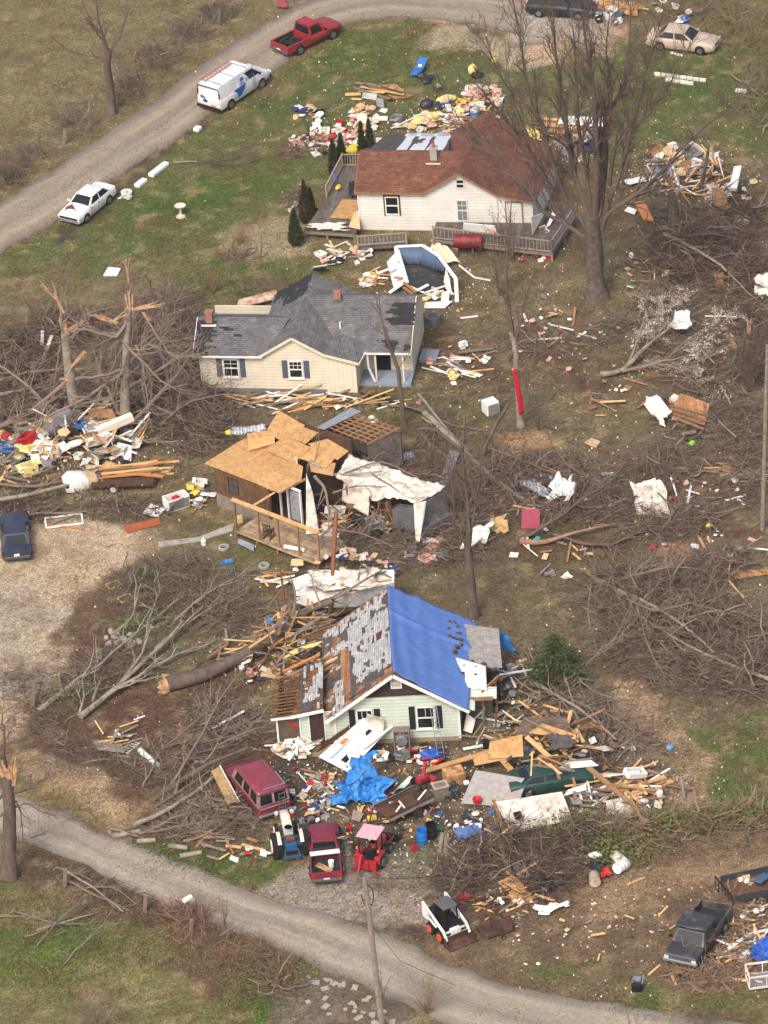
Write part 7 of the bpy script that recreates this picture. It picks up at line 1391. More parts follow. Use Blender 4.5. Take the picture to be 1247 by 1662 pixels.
zplanks(W8,745,590,50,26,18,(.8,2.2),['white','fresh','grey','white'],yaw=-20,sd=30);zbits(W8,740,590,55,40,18,(.15,.45),['white','off white','pink','yellow']);sheet('blue grey slab lying by the end wall of the cream house',[(680,583,.2),(708,585,.2),(714,567,.2),(686,565,.2)],M('blue grey slab',(130,134,142),.8),.25,'slab','slab')
for a,lb in (((720,590,.1,780,610,.1,.3),'wide white broken siding board on the slope'),((745,572,.2,800,565,.2,.25),'grey timber lying right of the cream house'),((748,516,.1,775,513,.1,.14),'white plank in the grass right of the pool'),((940,541,.1,968,549,.1,.1),'white pole lying above the blossoming tree')):px_plank(*a,m_white if 'white' in lb else m_grey_wood,lb)
bx_=thing('appliance','white cube shaped appliance with dented grey side on the slope','appliance',G(797,670),25);MB().box(0,0,.45,.85,.8,.85).build('casing',m_white,bx_,bevel=.04);MB().box(-.0,-.41,.45,.7,.03,.7).build('side_panel',m_grey,bx_)
zbits('in the middle of the yard below the big tree',930,560,110,50,24,(.12,.4),['white','pink','off white','white'],kinds=('sheeting','bundle'));sheet('pale tan board in the grass above the fallen trees',[(948,718,.05),(968,727,.05),(975,716,.1),(960,710,.1)],m_tan);px_plank(790,700,.1,1030,745,.1,.07,m_lumber,'long thin pale batten above the fallen trees') if False else None
W9='in the collapsed shed right of the centre'
for i in range(5):px_plank(1085+i*2,652+i*6,.7,1150-i*2,668+i*7,.6,.12,m_old_wood,'rafter of the collapsed shed roof right of the centre',.1,'rafters of the collapsed shed roof')
sheet('overturned roof section with rafters on the right slope',[(1083,675,.4),(1145,690,.3),(1152,655,.9),(1105,638,1.)],M('orange roof boards',(170,122,84),.9,var=.25,kind=('boards',0,.2)),.05,'roof_section','roof section');crumple('torn white and black membrane beside the overturned roof section',[(1048,660,.2),(1085,702,.2),(1092,668,.7),(1062,640,.7)],m_offw,.6,'membrane','roofing',seed=12);crumple('black felt over the overturned roof section',[(1050,645,.5),(1085,650,.8),(1080,636,.9),(1060,634,.8)],m_felt,.4,'felt_sheet','roofing',seed=13);zbits(W9,1095,670,40,22,16,(.3,.7),['white','off white','black','brown'],zr=(.1,.6))
px_plank(1130,700,.4,1105,705,.2,.3,m_bark_l,'short log at the foot of the overturned roof section');zplanks('in the lumber scatter at the right edge',1200,772,50,16,18,(1,2.8),['fresh','grey','brown'],yaw=-15,sd=30);sheet('weathered board among the lumber at the right edge',[(1170,770,.1),(1237,780,.1),(1240,764,.2),(1175,757,.2)],m_grey_wood)
sheet('large tan plywood triangle at the right edge',[(1152,946,.1),(1260,930,.1),(1250,924,.3),(1195,925,.3)],m_ply);px_plank(1183,942,.3,1220,985,.1,.1,m_lumber,'pale plank leaning below the plywood triangle')
sheet('pink panel standing behind the forked fallen tree',[(846,858,.1),(877,858,.1),(876,826,.9),(848,826,.9)],m_pinkp,.12,'panel','panel');crumple('large crumpled cream tarpaulin in the brush',[(1040,835,.1),(1088,838,.1),(1082,785,1.2),(1030,785,1.2)],m_dirty_white,.6,'tarpaulin','tarp',nu=20,nv=20,seed=14)
crumple('white plastic sheeting draped on the fallen branches',[(890,815,.4),(930,812,.4),(930,778,1.2),(900,776,1.2)],m_white,.7,'plastic_sheet','plastic sheet',seed=15);crumple('grey metal roofing crumpled among the fallen branches',[(840,785,.3),(895,812,.3),(900,796,.6),(850,778,.6)],m_gmetal,.4,'metal_sheet','metal sheet',seed=16)
sheet('corrugated metal sheet propped behind the trailer half',[(713,782,.1),(728,788,.1),(746,734,.5),(731,730,.5)],m_gmetal,.03,'metal_sheet','metal sheet');sheet('small corrugated sheet beside the rafter block',[(650,750,.1),(675,742,.1),(668,732,.4),(652,735,.4)],m_gmetal,.03,'metal_sheet','metal sheet');crumple('white torn sheet right of the trailer end',[(752,888,.3),(790,880,.3),(800,850,.9),(770,855,.9)],m_offw,.5,'plastic_sheet','plastic sheet',seed=17)
crumple('tan foam mass at the root of the forked fallen tree',[(795,868,.1),(825,865,.1),(820,838,.7),(798,842,.7)],M('tan foam',(190,158,110),.9,var=.2),.5,'foam','foam',seed=18)
WA='among the fallen trees on the right slope'
zbits(WA,920,800,120,40,34,(.2,.6),['white','off white','grey','black','silver','tan'],kinds=('sheeting','bundle'));zplanks(WA,900,790,120,50,24,(.6,2.4),['fresh','grey','brown']);zbits(WA,1120,850,90,45,22,(.12,.35),['white','off white','red','yellow'],kinds=('sheeting','bundle'))
for u,v,m_,lb in [(1151,856,m_yel,'yellow tool case on the right slope'),(1124,722,M('lime plastic',(120,200,60),.5),'lime green bag at the right slope'),(1059,893,m_red,'red packet on the clay below the fallen trees'),(872,879,M('turquoise plastic',(40,160,150),.5),'turquoise bottle below the forked fallen tree'),(1088,1216,M('light blue bag',(110,140,190),.6),'light blue bag on the clay slope at right')]:place('bundle',m_,G(u,v,.12),(0,0,.3),(.5,.35,.4),lb,'container')
# ------------------------------------------------------------ left heap
WB='in the big debris heap under the snapped trees'
zbits(WB,120,725,110,42,90,(.3,1.0),['white','off white','tan','off white','blue','grey','black','tan'],zr=(.1,1.3),kinds=('bundle','sheeting','carton','board'));zbits(WB,45,740,50,40,42,(.3,.9),['white','blue','off white','yellow','grey','navy','red'],zr=(.1,.9));zplanks(WB,150,710,90,45,80,(.8,2.6),['fresh','brown','fresh','grey','white'],zr=(.2,1.5),pitch=20);zplanks(WB,70,770,90,25,30,(.8,2.6),['grey','brown','fresh'],zr=(.1,.7))
for i in range(22):px_plank(165+random.uniform(-6,10),768+random.uniform(-10,8),.3+i*.02,260+random.uniform(-20,30),762+random.uniform(-14,14),.4+i*.02,.16,random.choice([m_lumber,m_old_wood,m_orange2]),'splintered board in the stack on the low trailer under the snapped trees',.05,'splintered boards stacked on the low trailer')
ut=thing('flat_trailer','low flat trailer buried under boards with one white wheel showing','trailer',G(200,795),-5);MB().box(0,.6,.45,3.8,1.8,.12).build('bed',m_dark_wood,ut);wheel(ut,-.55,-.35,.3,.2,m_wrim);wheel(ut,-.55,1.5,.3,.2,m_wrim)
fg=thing('furniture_shell','white moulded tub chair lying in front of the big debris heap','chair',G(128,790),15,tilt=(0,0));MB().hull([ring(-.9,.05,.7,.5),ring(-.5,.0,.95,.6),ring(.3,0,.8,.6),ring(.8,.05,.5,.45)]).build('shell',m_white,fg,smooth=60);MB().box(-.75,-.52,.5,.25,.06,.25).build('opening',m_black,fg);MB().hull([ring(.5,.02,.75,.62),ring(1.1,.02,.6,.55)]).build('back_cover',m_tan,fg,smooth=50)
tag(MB().tube([P(70,706,.9),P(112,668,1.5)],[.6,.35],12).build('metal_duct',M('shiny metal duct',(190,190,194),.3,.8)),'shiny silver metal duct slanting over the left heap','duct');px_plank(158,700,1.2,215,676,1.7,.5,m_mint if False else m_offw,'cream rolled panel on the left heap',.4);sheet('cream box panel on top of the left heap',[(138,722,1.0),(180,712,1.0),(172,700,1.6),(142,712,1.5)],m_offw,.3);sheet('brown plank panel under the snapped trees',[(142,676,1.2),(190,680,1.2),(182,664,1.6),(146,662,1.7)],m_old_wood)
wm=thing('freezer','open white chest freezer with red bag inside beside the cabin','freezer',G(287,822),25);m=MB()
for s in (-1,1):m.bx(-.7,.7,s*.38-.04,s*.38+.04,0,.75);m.bx(s*.7-.04,s*.7+.04,-.34,.34,0,.75)
m.bx(-.66,.66,-.34,.34,0,.08);m.build('body',m_white,wm);MB().box(-.0,-.43,.38,1.3,.03,.6).build('front_panel',m_grey,wm);place('bundle',m_red,G(287,822,.6),(0,0,0),(.5,.4,.4),'dark red bag inside the open white freezer','bag')
sheet('white square board lying left of the open freezer',[(230,832,.1),(256,838,.1),(268,826,.15),(245,817,.15)],m_white,.06);zbits('piled between the freezer and the cabin',318,808,24,18,18,(.3,.7),['grey','white','bright yellow','black','tan','silver'],zr=(0,.5));zplanks('piled between the freezer and the cabin',325,815,22,14,8,(.6,1.4),['fresh','brown','grey'])
sheet('reddish brown wooden door lying flat by the dirt yard',[(206,864,.1),(262,850,.1),(258,840,.1),(200,853,.1)],M('reddish door wood',(158,86,56),.7,var=.15),.06,'door','door')
wf=thing('window_frame','empty white window frame lying on the dirt by the dark blue sedan','window frame',G(104,847),5);m=MB()
for y in (-.55,.55):m.bar((-1.1,y,.08),(1.1,y,.08),.1,.08)
for x in (-1.1,1.1):m.bar((x,-.55,.08),(x,.55,.08),.1,.08)
m.build('frame',m_white,wf);MB().bar((-.9,-.3,.12),(.7,.4,.15),.1,.06).build('broken_rail',m_grey,wf);px_plank(76,852,.08,135,858,.08,.1,m_orange2,'orange batten lying below the empty window frame')
tag(MB().add(*(lambda c:([c[0],c[1],c[2],c[3]]+[p+Vector((0,0,.06)) for p in c],[(0,1,2,3),(7,6,5,4),(0,4,5,1),(1,5,6,2),(2,6,7,3),(3,7,4,0)]))([G(257,889),G(320,880),G(322,873),G(257,880)])).build('garden_path',m_conc),kind='structure');tag(MB().add(*(lambda c:([*c]+[p+Vector((0,0,.06)) for p in c],[(0,1,2,3),(7,6,5,4),(0,4,5,1),(1,5,6,2),(2,6,7,3),(3,7,4,0)]))([G(320,880),G(378,862),G(380,850),G(322,873)])).build('garden_path',m_conc),kind='structure')
jg=MB().lathe([(0,0),(.16,0),(.17,.3),(.06,.42),(.05,.5),(0,.5)],n=14).build('jug',m_offw,loc=G(331,884));tag(jg,'white jug standing on the garden path','jug');box_px('tan round bucket on the corner of the porch deck',390,858,0,.4,.4,.35,m_tan,'bucket','bucket',.5)
sheet('silver metal roofing scrap under the edge of the porch',[(386,882,.1),(412,895,.1),(412,884,.3),(388,874,.3)],m_metal,.02,'metal_sheet','metal sheet');crumple('blue cloth by the small ladder on the grass',[(356,916,.05),(378,914,.05),(378,906,.3),(362,908,.3)],m_tarp2,.3,seed=19);ladder('short silver ladder lying below the blue cloth',(372,916,.1),(376,934,.1),.5,m_metal,4)
# porch chair
pch=thing('rocking_chair','brown wooden rocking chair on the porch of the wrecked cabin','chair',P(437,872,.5),60);m=MB()
for x in (-.22,.22):
    for y in (-.22,.22):m.bar((x,y,.08),(x*1.05,y*1.1,1.05 if x<0 else .62),.05)
    m.bar((-.4,x,.05),(.35,x,.04),.04,.06)
for z in (.6,.75,.9,1.0):m.bar((-.23,-.24,z),(-.23,.24,z),.03,.05)
for y in (-.24,.24):m.bar((-.24,y,.62),(.25,y,.62),.05,.03)
m.build('frame',m_dark_wood,pch);MB().box(0,0,.42,.46,.48,.05).build('seat',m_dark_wood,pch)
tag(MB().tube([P(462,887,.62),P(495,893,.62)],.13,10).build('paper_roll',m_white),'white roll lying on the porch deck by the posts','roll');zbits('on the far end of the wrecked porch',535,875,20,10,14,(.3,.6),['white','off white','tan'],zr=(.4,.9));zplanks('on the far end of the wrecked porch',540,870,26,12,12,(.6,1.8),['fresh','brown','grey'],zr=(.5,1.));zbits('spilling from the torn side of the cabin',580,850,50,30,36,(.25,.8),['off white','tan','grey','brown','black','pink'],zr=(.3,1.3));zplanks('spilling from the torn side of the cabin',590,850,60,35,30,(.6,2.),['brown','dark','grey','fresh'],zr=(.3,1.4),pitch=25)
zbits('below the trailer end',690,895,30,22,18,(.2,.7),['off white','pink','tan','white','grey']);zbits('inside the rafter block behind the cabin',590,705,34,12,20,(.3,.7),['grey','navy','white','tan','off white'],zr=(.6,1.4))
# ------------------------------------------------------------ behind / left of green house
WC='behind the green house'
tw=thing('wrecked_camper','white wrecked camper shell behind the stripped roof of the green house','camper',G(545,985));o=tw.location;Q=lambda u,v,z:P(u,v,z)-o
MB().slab([Q(474,940,2.0),Q(515,925,2.3),Q(640,925,2.2),Q(640,945,2.0),Q(560,965,1.9),Q(505,958,1.9)],.06).build('roof',m_white,tw);m=MB();m.slab([Q(474,940,2.),Q(505,958,1.9),Q(500,985,.9),Q(480,978,.8)],.05);m.slab([Q(505,958,1.9),Q(565,962,1.9),Q(575,985,.8),Q(500,988,.8)],.05);m.build('side_panel',m_white,tw);MB().slab([Q(565,962,1.9),Q(640,946,1.9),Q(640,966,.9),Q(575,985,.8)],.05).build('sided_wall',M('white ribbed siding',(212,210,206),.6,kind=('siding',2,.12,.7)),tw);MB().slab([Q(542,982,.85),Q(575,976,.95),Q(575,990,.5),Q(540,1002,.4)],.05).build('brown_panel',m_brown_panel,tw)
sheet('dark green carpet patch below the wrecked camper',[(478,1003,.1),(560,1000,.1),(565,985,.15),(480,985,.15)],M('dark green carpet',(32,60,48),.95,var=.3),.02,'carpet','carpet')
crumple('torn white lining heaped on the camper roof',[(500,960,2.1),(620,955,2.2),(630,928,2.4),(510,930,2.4)],m_dirty_white,.5,'torn_lining','lining',nu=30,nv=16,seed=44)
zplanks('across the camper roof',570,990,60,12,18,(.6,2.2),['grey','brown','fresh'],zr=(2.1,2.5));zbits(WC,560,935,90,18,30,(.2,.6),['white','off white','tan','pink','navy'],zr=(1.2,2.2));zplanks(WC,450,940,40,14,12,(.6,2.),['white','fresh','brown'],zr=(.1,.4));crumple('blue striped cloth left of the leaning lumber frame',[(430,1010,.1),(446,1018,.1),(446,1005,.5),(434,998,.5)],m_tarp2,.2,seed=20)
WD='in the shattered left wing of the green house'
zplanks(WD,480,1070,55,55,90,(.7,2.4),['brown','grey','dark','fresh','brown'],yaw=40,sd=45,zr=(.9,2.5),pitch=22);zbits(WD,475,1060,45,50,34,(.25,.6),['off white','tan','brown','grey','white','yellow'],zr=(.4,1.8));zplanks(WD,505,1050,40,30,22,(.8,2.),['grey','grey','brown'],yaw=5,sd=12,zr=(1.2,1.8))
for i,a in enumerate([(455,1105,1.9,545,1060,2.5),(462,1108,2.0,552,1066,2.6),(470,1115,2.0,556,1074,2.55),(450,1095,1.9,520,1062,2.4)]):px_plank(*a,.16,[m_old_wood,m_lumber,m_old_wood,m_orange2][i],'long rafter slanting over the left wing of the green house',.1,'long rafters slanting over the left wing')
lf=thing('lumber_frame','upright frame of fresh studs leaning behind the green house','frame',G(510,1030));o=lf.location;m=MB()
for a in [(497,1028,.4,500,972,2.6),(514,1022,.4,506,976,2.6),(492,1028,.3,493,1002,1.5),(498,1020,.5,512,1016,.7),(499,1000,1.4,510,1000,1.5),(506,1030,.3,499,1000,1.6)]:m.bar(P(*a[:3])-o,P(*a[3:])-o,.12,.07)
m.build('studs',m_lumber,lf);crumple('torn yellow foam strip over the left wing of the green house',[(466,1068,1.7),(520,1045,1.9),(524,1040,2.0),(470,1058,1.9)],m_foam,.3,'foam_strip','insulation',seed=21)
sheet('brown door panel propped at the back of the left wing',[(478,1040,1.4),(520,1030,1.8),(543,1013,2.6),(520,1020,2.4)],m_old_wood,.05,'panel','panel')
WE='around the thick fallen trunk'
zplanks(WE,400,1060,50,35,24,(.8,2.2),['fresh','brown','grey'],yaw=30,sd=30,zr=(.1,.8));zbits(WE,420,1080,45,35,24,(.2,.6),['tan','off white','pink','navy','brown','white'],zr=(.1,.7));tag(MB().tube([P(546,830,5.5),P(535,1015,.2)],[.12,.14],8).build('utility_pole',M('orange brown pole',(128,82,60),.9,var=.2),smooth=60),'leaning brown utility pole between the cabin and the green house','utility pole')
tag(MB().tube([P(455,920,4.4),P(460,960,3.),P(463,1000,1.6),P(455,1035,.3)],[.05,.08,.09,.12],6).build('dead_stem',M('reddish dead stem',(110,74,60),.9)),'reddish broken stem standing left of the camper','tree stem')
# ------------------------------------------------------------ front yard of the green house
cp=thing('camper_side','white camper side wall with small windows leaning on the front of the green house','camper panel',G(575,1225));o=cp.location
A0,A1,A2,A3_=Q2=[P(u,v,z)-o for u,v,z in [(517,1228,.5),(565,1253,.2),(632,1184,.9),(590,1165,2.0)]]
cpn=MB();cpn.slab(Q2,.12);cpn.build('wall',m_white,cp)
m=MB();qn=(A1-A0).cross(A3_-A0).normalized();qn=qn if qn.z>0 else-qn
def cpt(a,b):return A0*(1-a)*(1-b)+A1*a*(1-b)+A2*a*b+A3_*(1-a)*b+qn*.02
def cpw(a0,a1,b0,b1,name,mat,lift=.1):mm=MB();ps=[cpt(a0,b0),cpt(a1,b0),cpt(a1,b1),cpt(a0,b1)];mm.slab([p+qn*lift for p in ps],.03);return mm.build(name,mat,cp)
cpw(.6,.78,.12,.34,'window',m_glass);
for b in (.28,.38):
    for a in (.42,.56):cpw(a,a+.1,b+.15,b+.22,'window',m_glass)
cpw(.15,.28,.38,.52,'hatch',M('orange tan hatch',(176,112,56),.7));cpw(.5,.62,.72,.84,'window',m_glass);cpw(.32,.36,.05,.75,'awning_rail',m_chrome,.13);cpw(.05,.08,.15,.6,'awning_rail',m_chrome,.13)
sheet('torn white camper front folded against the shutter of the green house',[(590,1186,1.0),(622,1192,.8),(624,1166,1.9),(596,1158,2.3)],m_dirty_white,.05,'panel','camper panel');px_plank(590,1215,.7,636,1180,1.1,.15,m_white,'long white edge trim on the camper side wall');crumple('dark torn skirt behind the camper side wall',[(520,1222,.5),(575,1185,1.4),(576,1172,1.9),(528,1206,1.1)],m_dark_wood,.2,'torn_lining','lining',seed=22)
cloth('blue_tarp',m_tarp2,[P(u,v,z) for u,v,z in [(540,1300,.15),(622,1302,.15),(640,1262,1.1),(548,1262,1.4)]],46,46,.8,'rumpled sky blue tarp over junk below the camper side wall','tarp',lift=.1,seed=23,sc=.7,ridge=.75)
cloth('blue_tarp',m_tarp2,[P(u,v,z) for u,v,z in [(560,1276,1.2),(612,1270,1.2),(606,1226,1.6),(578,1230,1.8)]],24,24,.35,'upper flap of sky blue tarp under the camper side wall','tarp',lift=.1,seed=24,sc=.6,ridge=.75)
zplanks('under the rumpled sky blue tarp',585,1295,36,14,12,(.6,1.8),['white','dark','grey'],zr=(.2,.8),pitch=25);barrel('black wheel shaped drum under the right side of the sky blue tarp',628,1275,m_black,.4,.3)
crumple('blue tarp crumpled by the front wall of the green house',[(680,1240,.05),(722,1234,.05),(716,1218,.3),(686,1218,.4)],M('royal blue tarp',(40,84,170),.45,bump=.5),.35,'blue_tarp','tarp',seed=25,ridge=1.)
gm=thing('propane_tank','grey round tank in a brown rack against the green siding','tank',G(654,1218),-4);MB().lathe([(0,-.3),(.3,-.28),(.36,-.18),(.36,.2),(0,.25)],(0,0,.75),'y',22).build('drum',m_metal,gm,smooth=40);m=MB()
for x in (-.42,.42):m.box(x,.05,.7,.07,.5,1.4)
for z in (.1,1.05,1.38):m.box(0,.05,z,.84,.5,.06)
m.build('rack',m_grey_wood,gm)
ladder('thin metal ladder leaning on the front wall of the green house',(717,1234,.1),(703,1145,3.0),.36,m_metal,11)
WF='in the front yard of the green house'
zbits(WF,670,1230,60,14,34,(.2,.6),['white','off white','black','grey','red','tan'],zr=(0,.3));zbits(WF,500,1290,45,50,40,(.15,.45),['white','grey','off white','tan','red','navy','black']);zbits(WF,660,1320,60,40,30,(.12,.4),['white','off white','red','yellow','black','grey','blue']);zbits('at the foot of the green porch',490,1220,40,12,22,(.3,.7),['white','off white','white','tan'],zr=(.1,.5));zplanks('at the foot of the green porch',495,1222,45,14,18,(.8,2.),['white','white','grey'],zr=(.1,.6),pitch=15)
zplanks(WF,560,1270,110,60,40,(.4,1.6),['grey','fresh','brown','white'],zr=(.02,.15))
# cinder blocks
cb=MB();
for y in (-.09,.09):cb.bx(-.2,.2,y-.015 if y<0 else y-.015,y+.015,0,.2)
for x in (-.185,0,.185):cb.bx(x-.015,x+.015,-.075,.075,0,.2)
cbo=cb.build('cinder_block',m_conc)
for i,(u,v) in enumerate([(510,1272),(517,1268),(524,1274),(513,1280),(520,1284),(528,1280),(533,1290),(538,1296),(530,1302),(524,1312),(518,1320),(545,1300),(508,1265),(532,1310),(583,1325)]):
    o=cbo if i== 0 else cbo.copy();
    if i:COL.objects.link(o)
    o.location=G(u,v,.02+.18*(i % 3== 1));o.rotation_euler=(random.choice([0,1.57]),0,random.uniform(0,3));tag(o,'pale grey cinder block in the heap right of the maroon van','cinder block','cinder blocks right of the maroon van')
ladder('small red step ladder by the cinder blocks',(524,1274,.1),(530,1256,.7),.4,m_red,4)
# utility trailer, crate, tiller
ut2=thing('utility_trailer','wooden utility trailer with weathered sides and a junk load in the front yard','trailer',G(655,1318),yaw_px((628,1335),(700,1300)));m=MB();m.bx(-1.5,1.5,-.95,-.75,.55,.6);m.bx(-1.5,1.5,.7,.95,.55,.62);m.build('fender_board',m_grey_wood,ut2);MB().bx(-1.4,1.3,-.74,.69,.45,.52).build('bed',m_dark_wood,ut2);m=MB()
for y in (-.72,.68):m.bar((-1.45,y,.7),(1.6,y,.75),.05,.08)
m.bar((-1.5,-.7,.6),(-2.3,0,.4),.07);m.bar((-1.5,.7,.6),(-2.3,0,.4),.07);m.bar((-2.3,0,.4),(-2.6,.0,.35),.08);m.bar((-2.2,0,.4),(-2.2,0,0),.06);m.build('frame',m_rust,ut2);wheel(ut2,.35,-1.0,.33,.2,m_rust);wheel(ut2,.35,1.0,.33,.2,m_rust)
for i in range(6):a=rel(ut2,random.uniform(-1.2,1),random.uniform(-.6,.5),.6);b=a+Vector((random.uniform(-1,1),random.uniform(-.6,.6),.25));plank(a,b,.08,.05,random.choice([m_white,m_black,m_rust]),'loose bar in the load of the wooden utility trailer','loose bars in the utility trailer')
tag(MB().lathe([(0,0),(.36,0),(.4,.3),(.42,.32),(.36,.32),(.33,.08),(0,.08)],n=22).build('black_tub',m_black,loc=G(653,1294)),'round black tub between the tarp and the utility trailer','tub')
cr2=thing('wooden_crate','old grey wooden crate standing right of the utility trailer','crate',G(716,1294),15);MB().box(0,0,.4,.8,.6,.8).build('body',m_grey_wood,cr2,bevel=.02);m=MB()
for y in (-.3,.3):m.box(0,y,.82,.9,.12,.05)
for x in (-.38,.38):m.box(x,0,.83,.12,.5,.05)
m.build('lid_frame',M('pale grey wood',(164,150,134),.9,var=.2),cr2)
tl=thing('garden_tiller','bright red garden machine with a raised red chute','garden machine',G(686,1274),40);MB().box(0,0,.4,.7,.4,.3).build('body',p_r2,tl,bevel=.04);m=MB();m.bar((.1,0,.5),(.35,.1,1.1),.18,.14);m.bar((.35,.1,1.1),(.45,.1,1.25),.22,.1);m.build('chute',p_r2,tl);wheel(tl,-.3,.38,.24,.14);wheel(tl,-.3,-.38,.24,.14);MB().box(.55,-.25,.25,.3,.5,.2).build('blade_housing',p_r2,tl,bevel=.03)
def can(label,u,v,mat,sx=.35,sy=.25,sz=.38):t=thing('fuel_can',label,'fuel can',G(u,v),random.uniform(0,60));MB().box(0,0,sz/2,sx,sy,sz).build('body',mat,t,bevel=.04);m=MB();m.bar((-.1,0,sz+.07),(.1,0,sz+.07),.04);m.bar((-.1,0,sz),(-.1,0,sz+.08),.04);m.bar((.1,0,sz),(.1,0,sz+.08),.04);m.build('handle',mat,t)
can('dusky red fuel can on the gravel below the blue barrel',673,1381,M('dusky red plastic',(150,44,48),.6));can('small bright red fuel can beyond the person',567,1348,m_red,.3,.2,.3)
tag(MB().box(0,0,.1,.5,.3,.2).build('yellow_case',m_yel,loc=G(604,1330),rot=(0,0,.2),bevel=.03),'yellow case lying beyond the pink canopy tractor','case');px_plank(640,1290,.1,668,1262,.1,.35,m_mint,'pale mint siding board pointing to the red garden machine');sheet('grey square board leaning by the sky blue tarp',[(570,1330,.1),(584,1334,.1),(590,1320,.4),(574,1314,.4)],m_grey_wood)
for a in [(713,1386,718,1352),(723,1388,726,1354)]:px_plank(a[0],a[1],.06,a[2],a[3],.06,.22,m_grey_wood,'weathered board lying right of the black bin' if a[0]== 713 else 'thinner weathered board right of its twin by the black bin')
place('sheeting',M('denim blue cloth',(84,122,176),.85,bump=.4),G(762,1358,.15),(0,0,.6),(1.1,.8,.8),'denim blue cloth heap below the white cushion','cloth');box_px('white cushion behind the denim blue cloth',772,1346,-10,.7,.5,.25,m_white,'cushion','cushion');zbits('between the bin and the thorny brush',770,1350,50,35,34,(.15,.5),['white','blue','black','off white','grey','black','brown'],kinds=('bundle','sheeting'))
place('bundle',M('green plastic',(24,140,84),.5),G(713,1348,.1),(0,0,0),(.4,.25,.25),'green plastic bottle beside the black bin','bottle')
# ------------------------------------------------------------ collapsed shed right of the green house
WG='in the collapsed shed right of the green house'
sheet('grey felt covered roof slab tilted in front of the crushed green car',[(748,1304,.1),(840,1310,.2),(856,1264,1.0),(772,1250,.9)],m_chip,.06,'roof_slab','roof slab')
rs_=[(803,1302,.9),(912,1285,1.3),(930,1330,.5),(832,1353,.2)];sheet('big white roof panel with a square hole above the thorny brush',rs_,m_dirty_white,.06,'roof_panel','roof panel');sheet('dark square hole patch in the big white roof panel',[(833,1319,.96),(845,1316,.98),(849,1327,.85),(837,1330,.83)],m_dark,.05,'hole','hole')
sheet('large tan chipboard sheet highest in the collapsed shed',[(792,1232,.9),(850,1228,1.1),(848,1192,1.8),(795,1204,1.6)],m_osb,.04);sheet('second chipboard sheet sloping to the steps',[(770,1243,.5),(825,1232,.9),(812,1218,1.2),(768,1228,.7)],m_osb,.04)
sheet('dark brown shingled roof section behind the chipboard sheets',[(835,1196,1.2),(930,1192,1.2),(920,1165,1.8),(850,1163,1.8)],M('brown shed shingles',(108,92,80),.95,var=.3,kind=('shingle',)),.08,'roof_section','roof section');sheet('brown plywood strip on the shed rafters',[(858,1190,1.5),(935,1200,1.4),(935,1192,1.6),(880,1174,1.9)],m_ply,.04)
sheet('white gable board across the crushed green car',[(898,1250,1.0),(972,1243,1.0),(960,1234,1.3),(925,1237,1.4)],m_white,.05);sheet('dark brown door leaning on the crushed green car',[(872,1247,1.1),(905,1250,1.1),(912,1230,1.6),(882,1230,1.7)],m_dark_wood,.05,'door','door')
sheet('white square panel in the rubble right of the white roof panel',[(985,1320,.2),(1030,1330,.2),(1022,1292,.6),(984,1300,.6)],m_dirty_white,.05);sheet('white strip board right of the crushed green car',[(915,1292,.4),(952,1282,.5),(952,1272,.7),(922,1282,.6)],m_white,.04);sheet('light blue grey board beside the big white roof panel',[(930,1306,.3),(946,1306,.3),(942,1294,.6),(925,1294,.6)],m_grey,.03)
crumple('black plastic sheeting in the collapsed shed',[(825,1240,.8),(872,1232,.8),(870,1210,1.3),(835,1214,1.2)],m_darks,.4,'plastic_sheet','plastic sheet',seed=26);crumple('black felt hanging at the rear of the collapsed shed',[(893,1216,1.),(935,1214,1.),(932,1192,1.5),(892,1192,1.5)],m_felt,.3,'felt_sheet','roofing',seed=27)
for a,w_,mt,lb in [((855,1196,1.8,900,1236,.9),.28,m_lumber,'wide pale beam standing highest over the collapsed shed'),((690,1252,.2,800,1218,.9),.35,m_osb,'long splintered plywood strip pointing at the utility trailer'),((860,1288,.4,868,1240,1.3),.16,m_old_wood,'leaning post left of the crushed green car'),((815,1232,.8,830,1250,.5),.35,m_osb,'short plywood offcut left of the black plastic'),((955,1245,1.0,1060,1335,.2),.32,m_old_wood,'long brown beam running down right of the crushed car'),((1005,1300,.3,1090,1268,.3),.3,m_lumber,'broad pale beam at the right end of the collapsed shed'),((1000,1285,.4,1080,1262,.4),.2,m_lumber,'slim pale beam above the broad one'),((930,1262,1.,935,1280,.5),.12,m_old_wood,'short post on the crushed green car'),((1045,1252,.4,1100,1275,.2),.15,m_old_wood,'brown batten at the far right of the collapsed shed'),((820,1356,.2,802,1300,.9),.2,m_old_wood,'brown edge board of the big white roof panel')]:px_plank(*a,w_,mt,lb,.08)
zplanks(WG,900,1215,90,45,70,(.8,2.8),['fresh','brown','brown','grey','dark','fresh'],yaw=-20,sd=45,zr=(.3,1.4),pitch=15,w=.14);zplanks(WG,893,1268,45,10,12,(.8,2.2),['fresh','brown','grey'],yaw=-10,sd=50,zr=(1.1,1.5),w=.13);zplanks(WG,1010,1285,80,40,60,(.8,2.8),['fresh','brown','grey','white','fresh'],yaw=-15,sd=50,zr=(.1,.6),w=.13);zbits(WG,920,1230,110,45,36,(.25,.7),['off white','black','grey','tan','white','brown'],zr=(.3,1.1),kinds=('sheeting','bundle','board'));zbits(WG,1000,1300,80,30,26,(.2,.6),['white','off white','grey','tan'],kinds=('sheeting','bundle','board'));zplanks('between the green house steps and the collapsed shed',810,1190,40,30,26,(.6,2.),['brown','grey','mint','dark'],zr=(.1,.8),pitch=20);zbits('between the green house steps and the collapsed shed',820,1130,50,60,36,(.2,.6),['white','off white','silver','tan','black','grey'],zr=(0,.6))
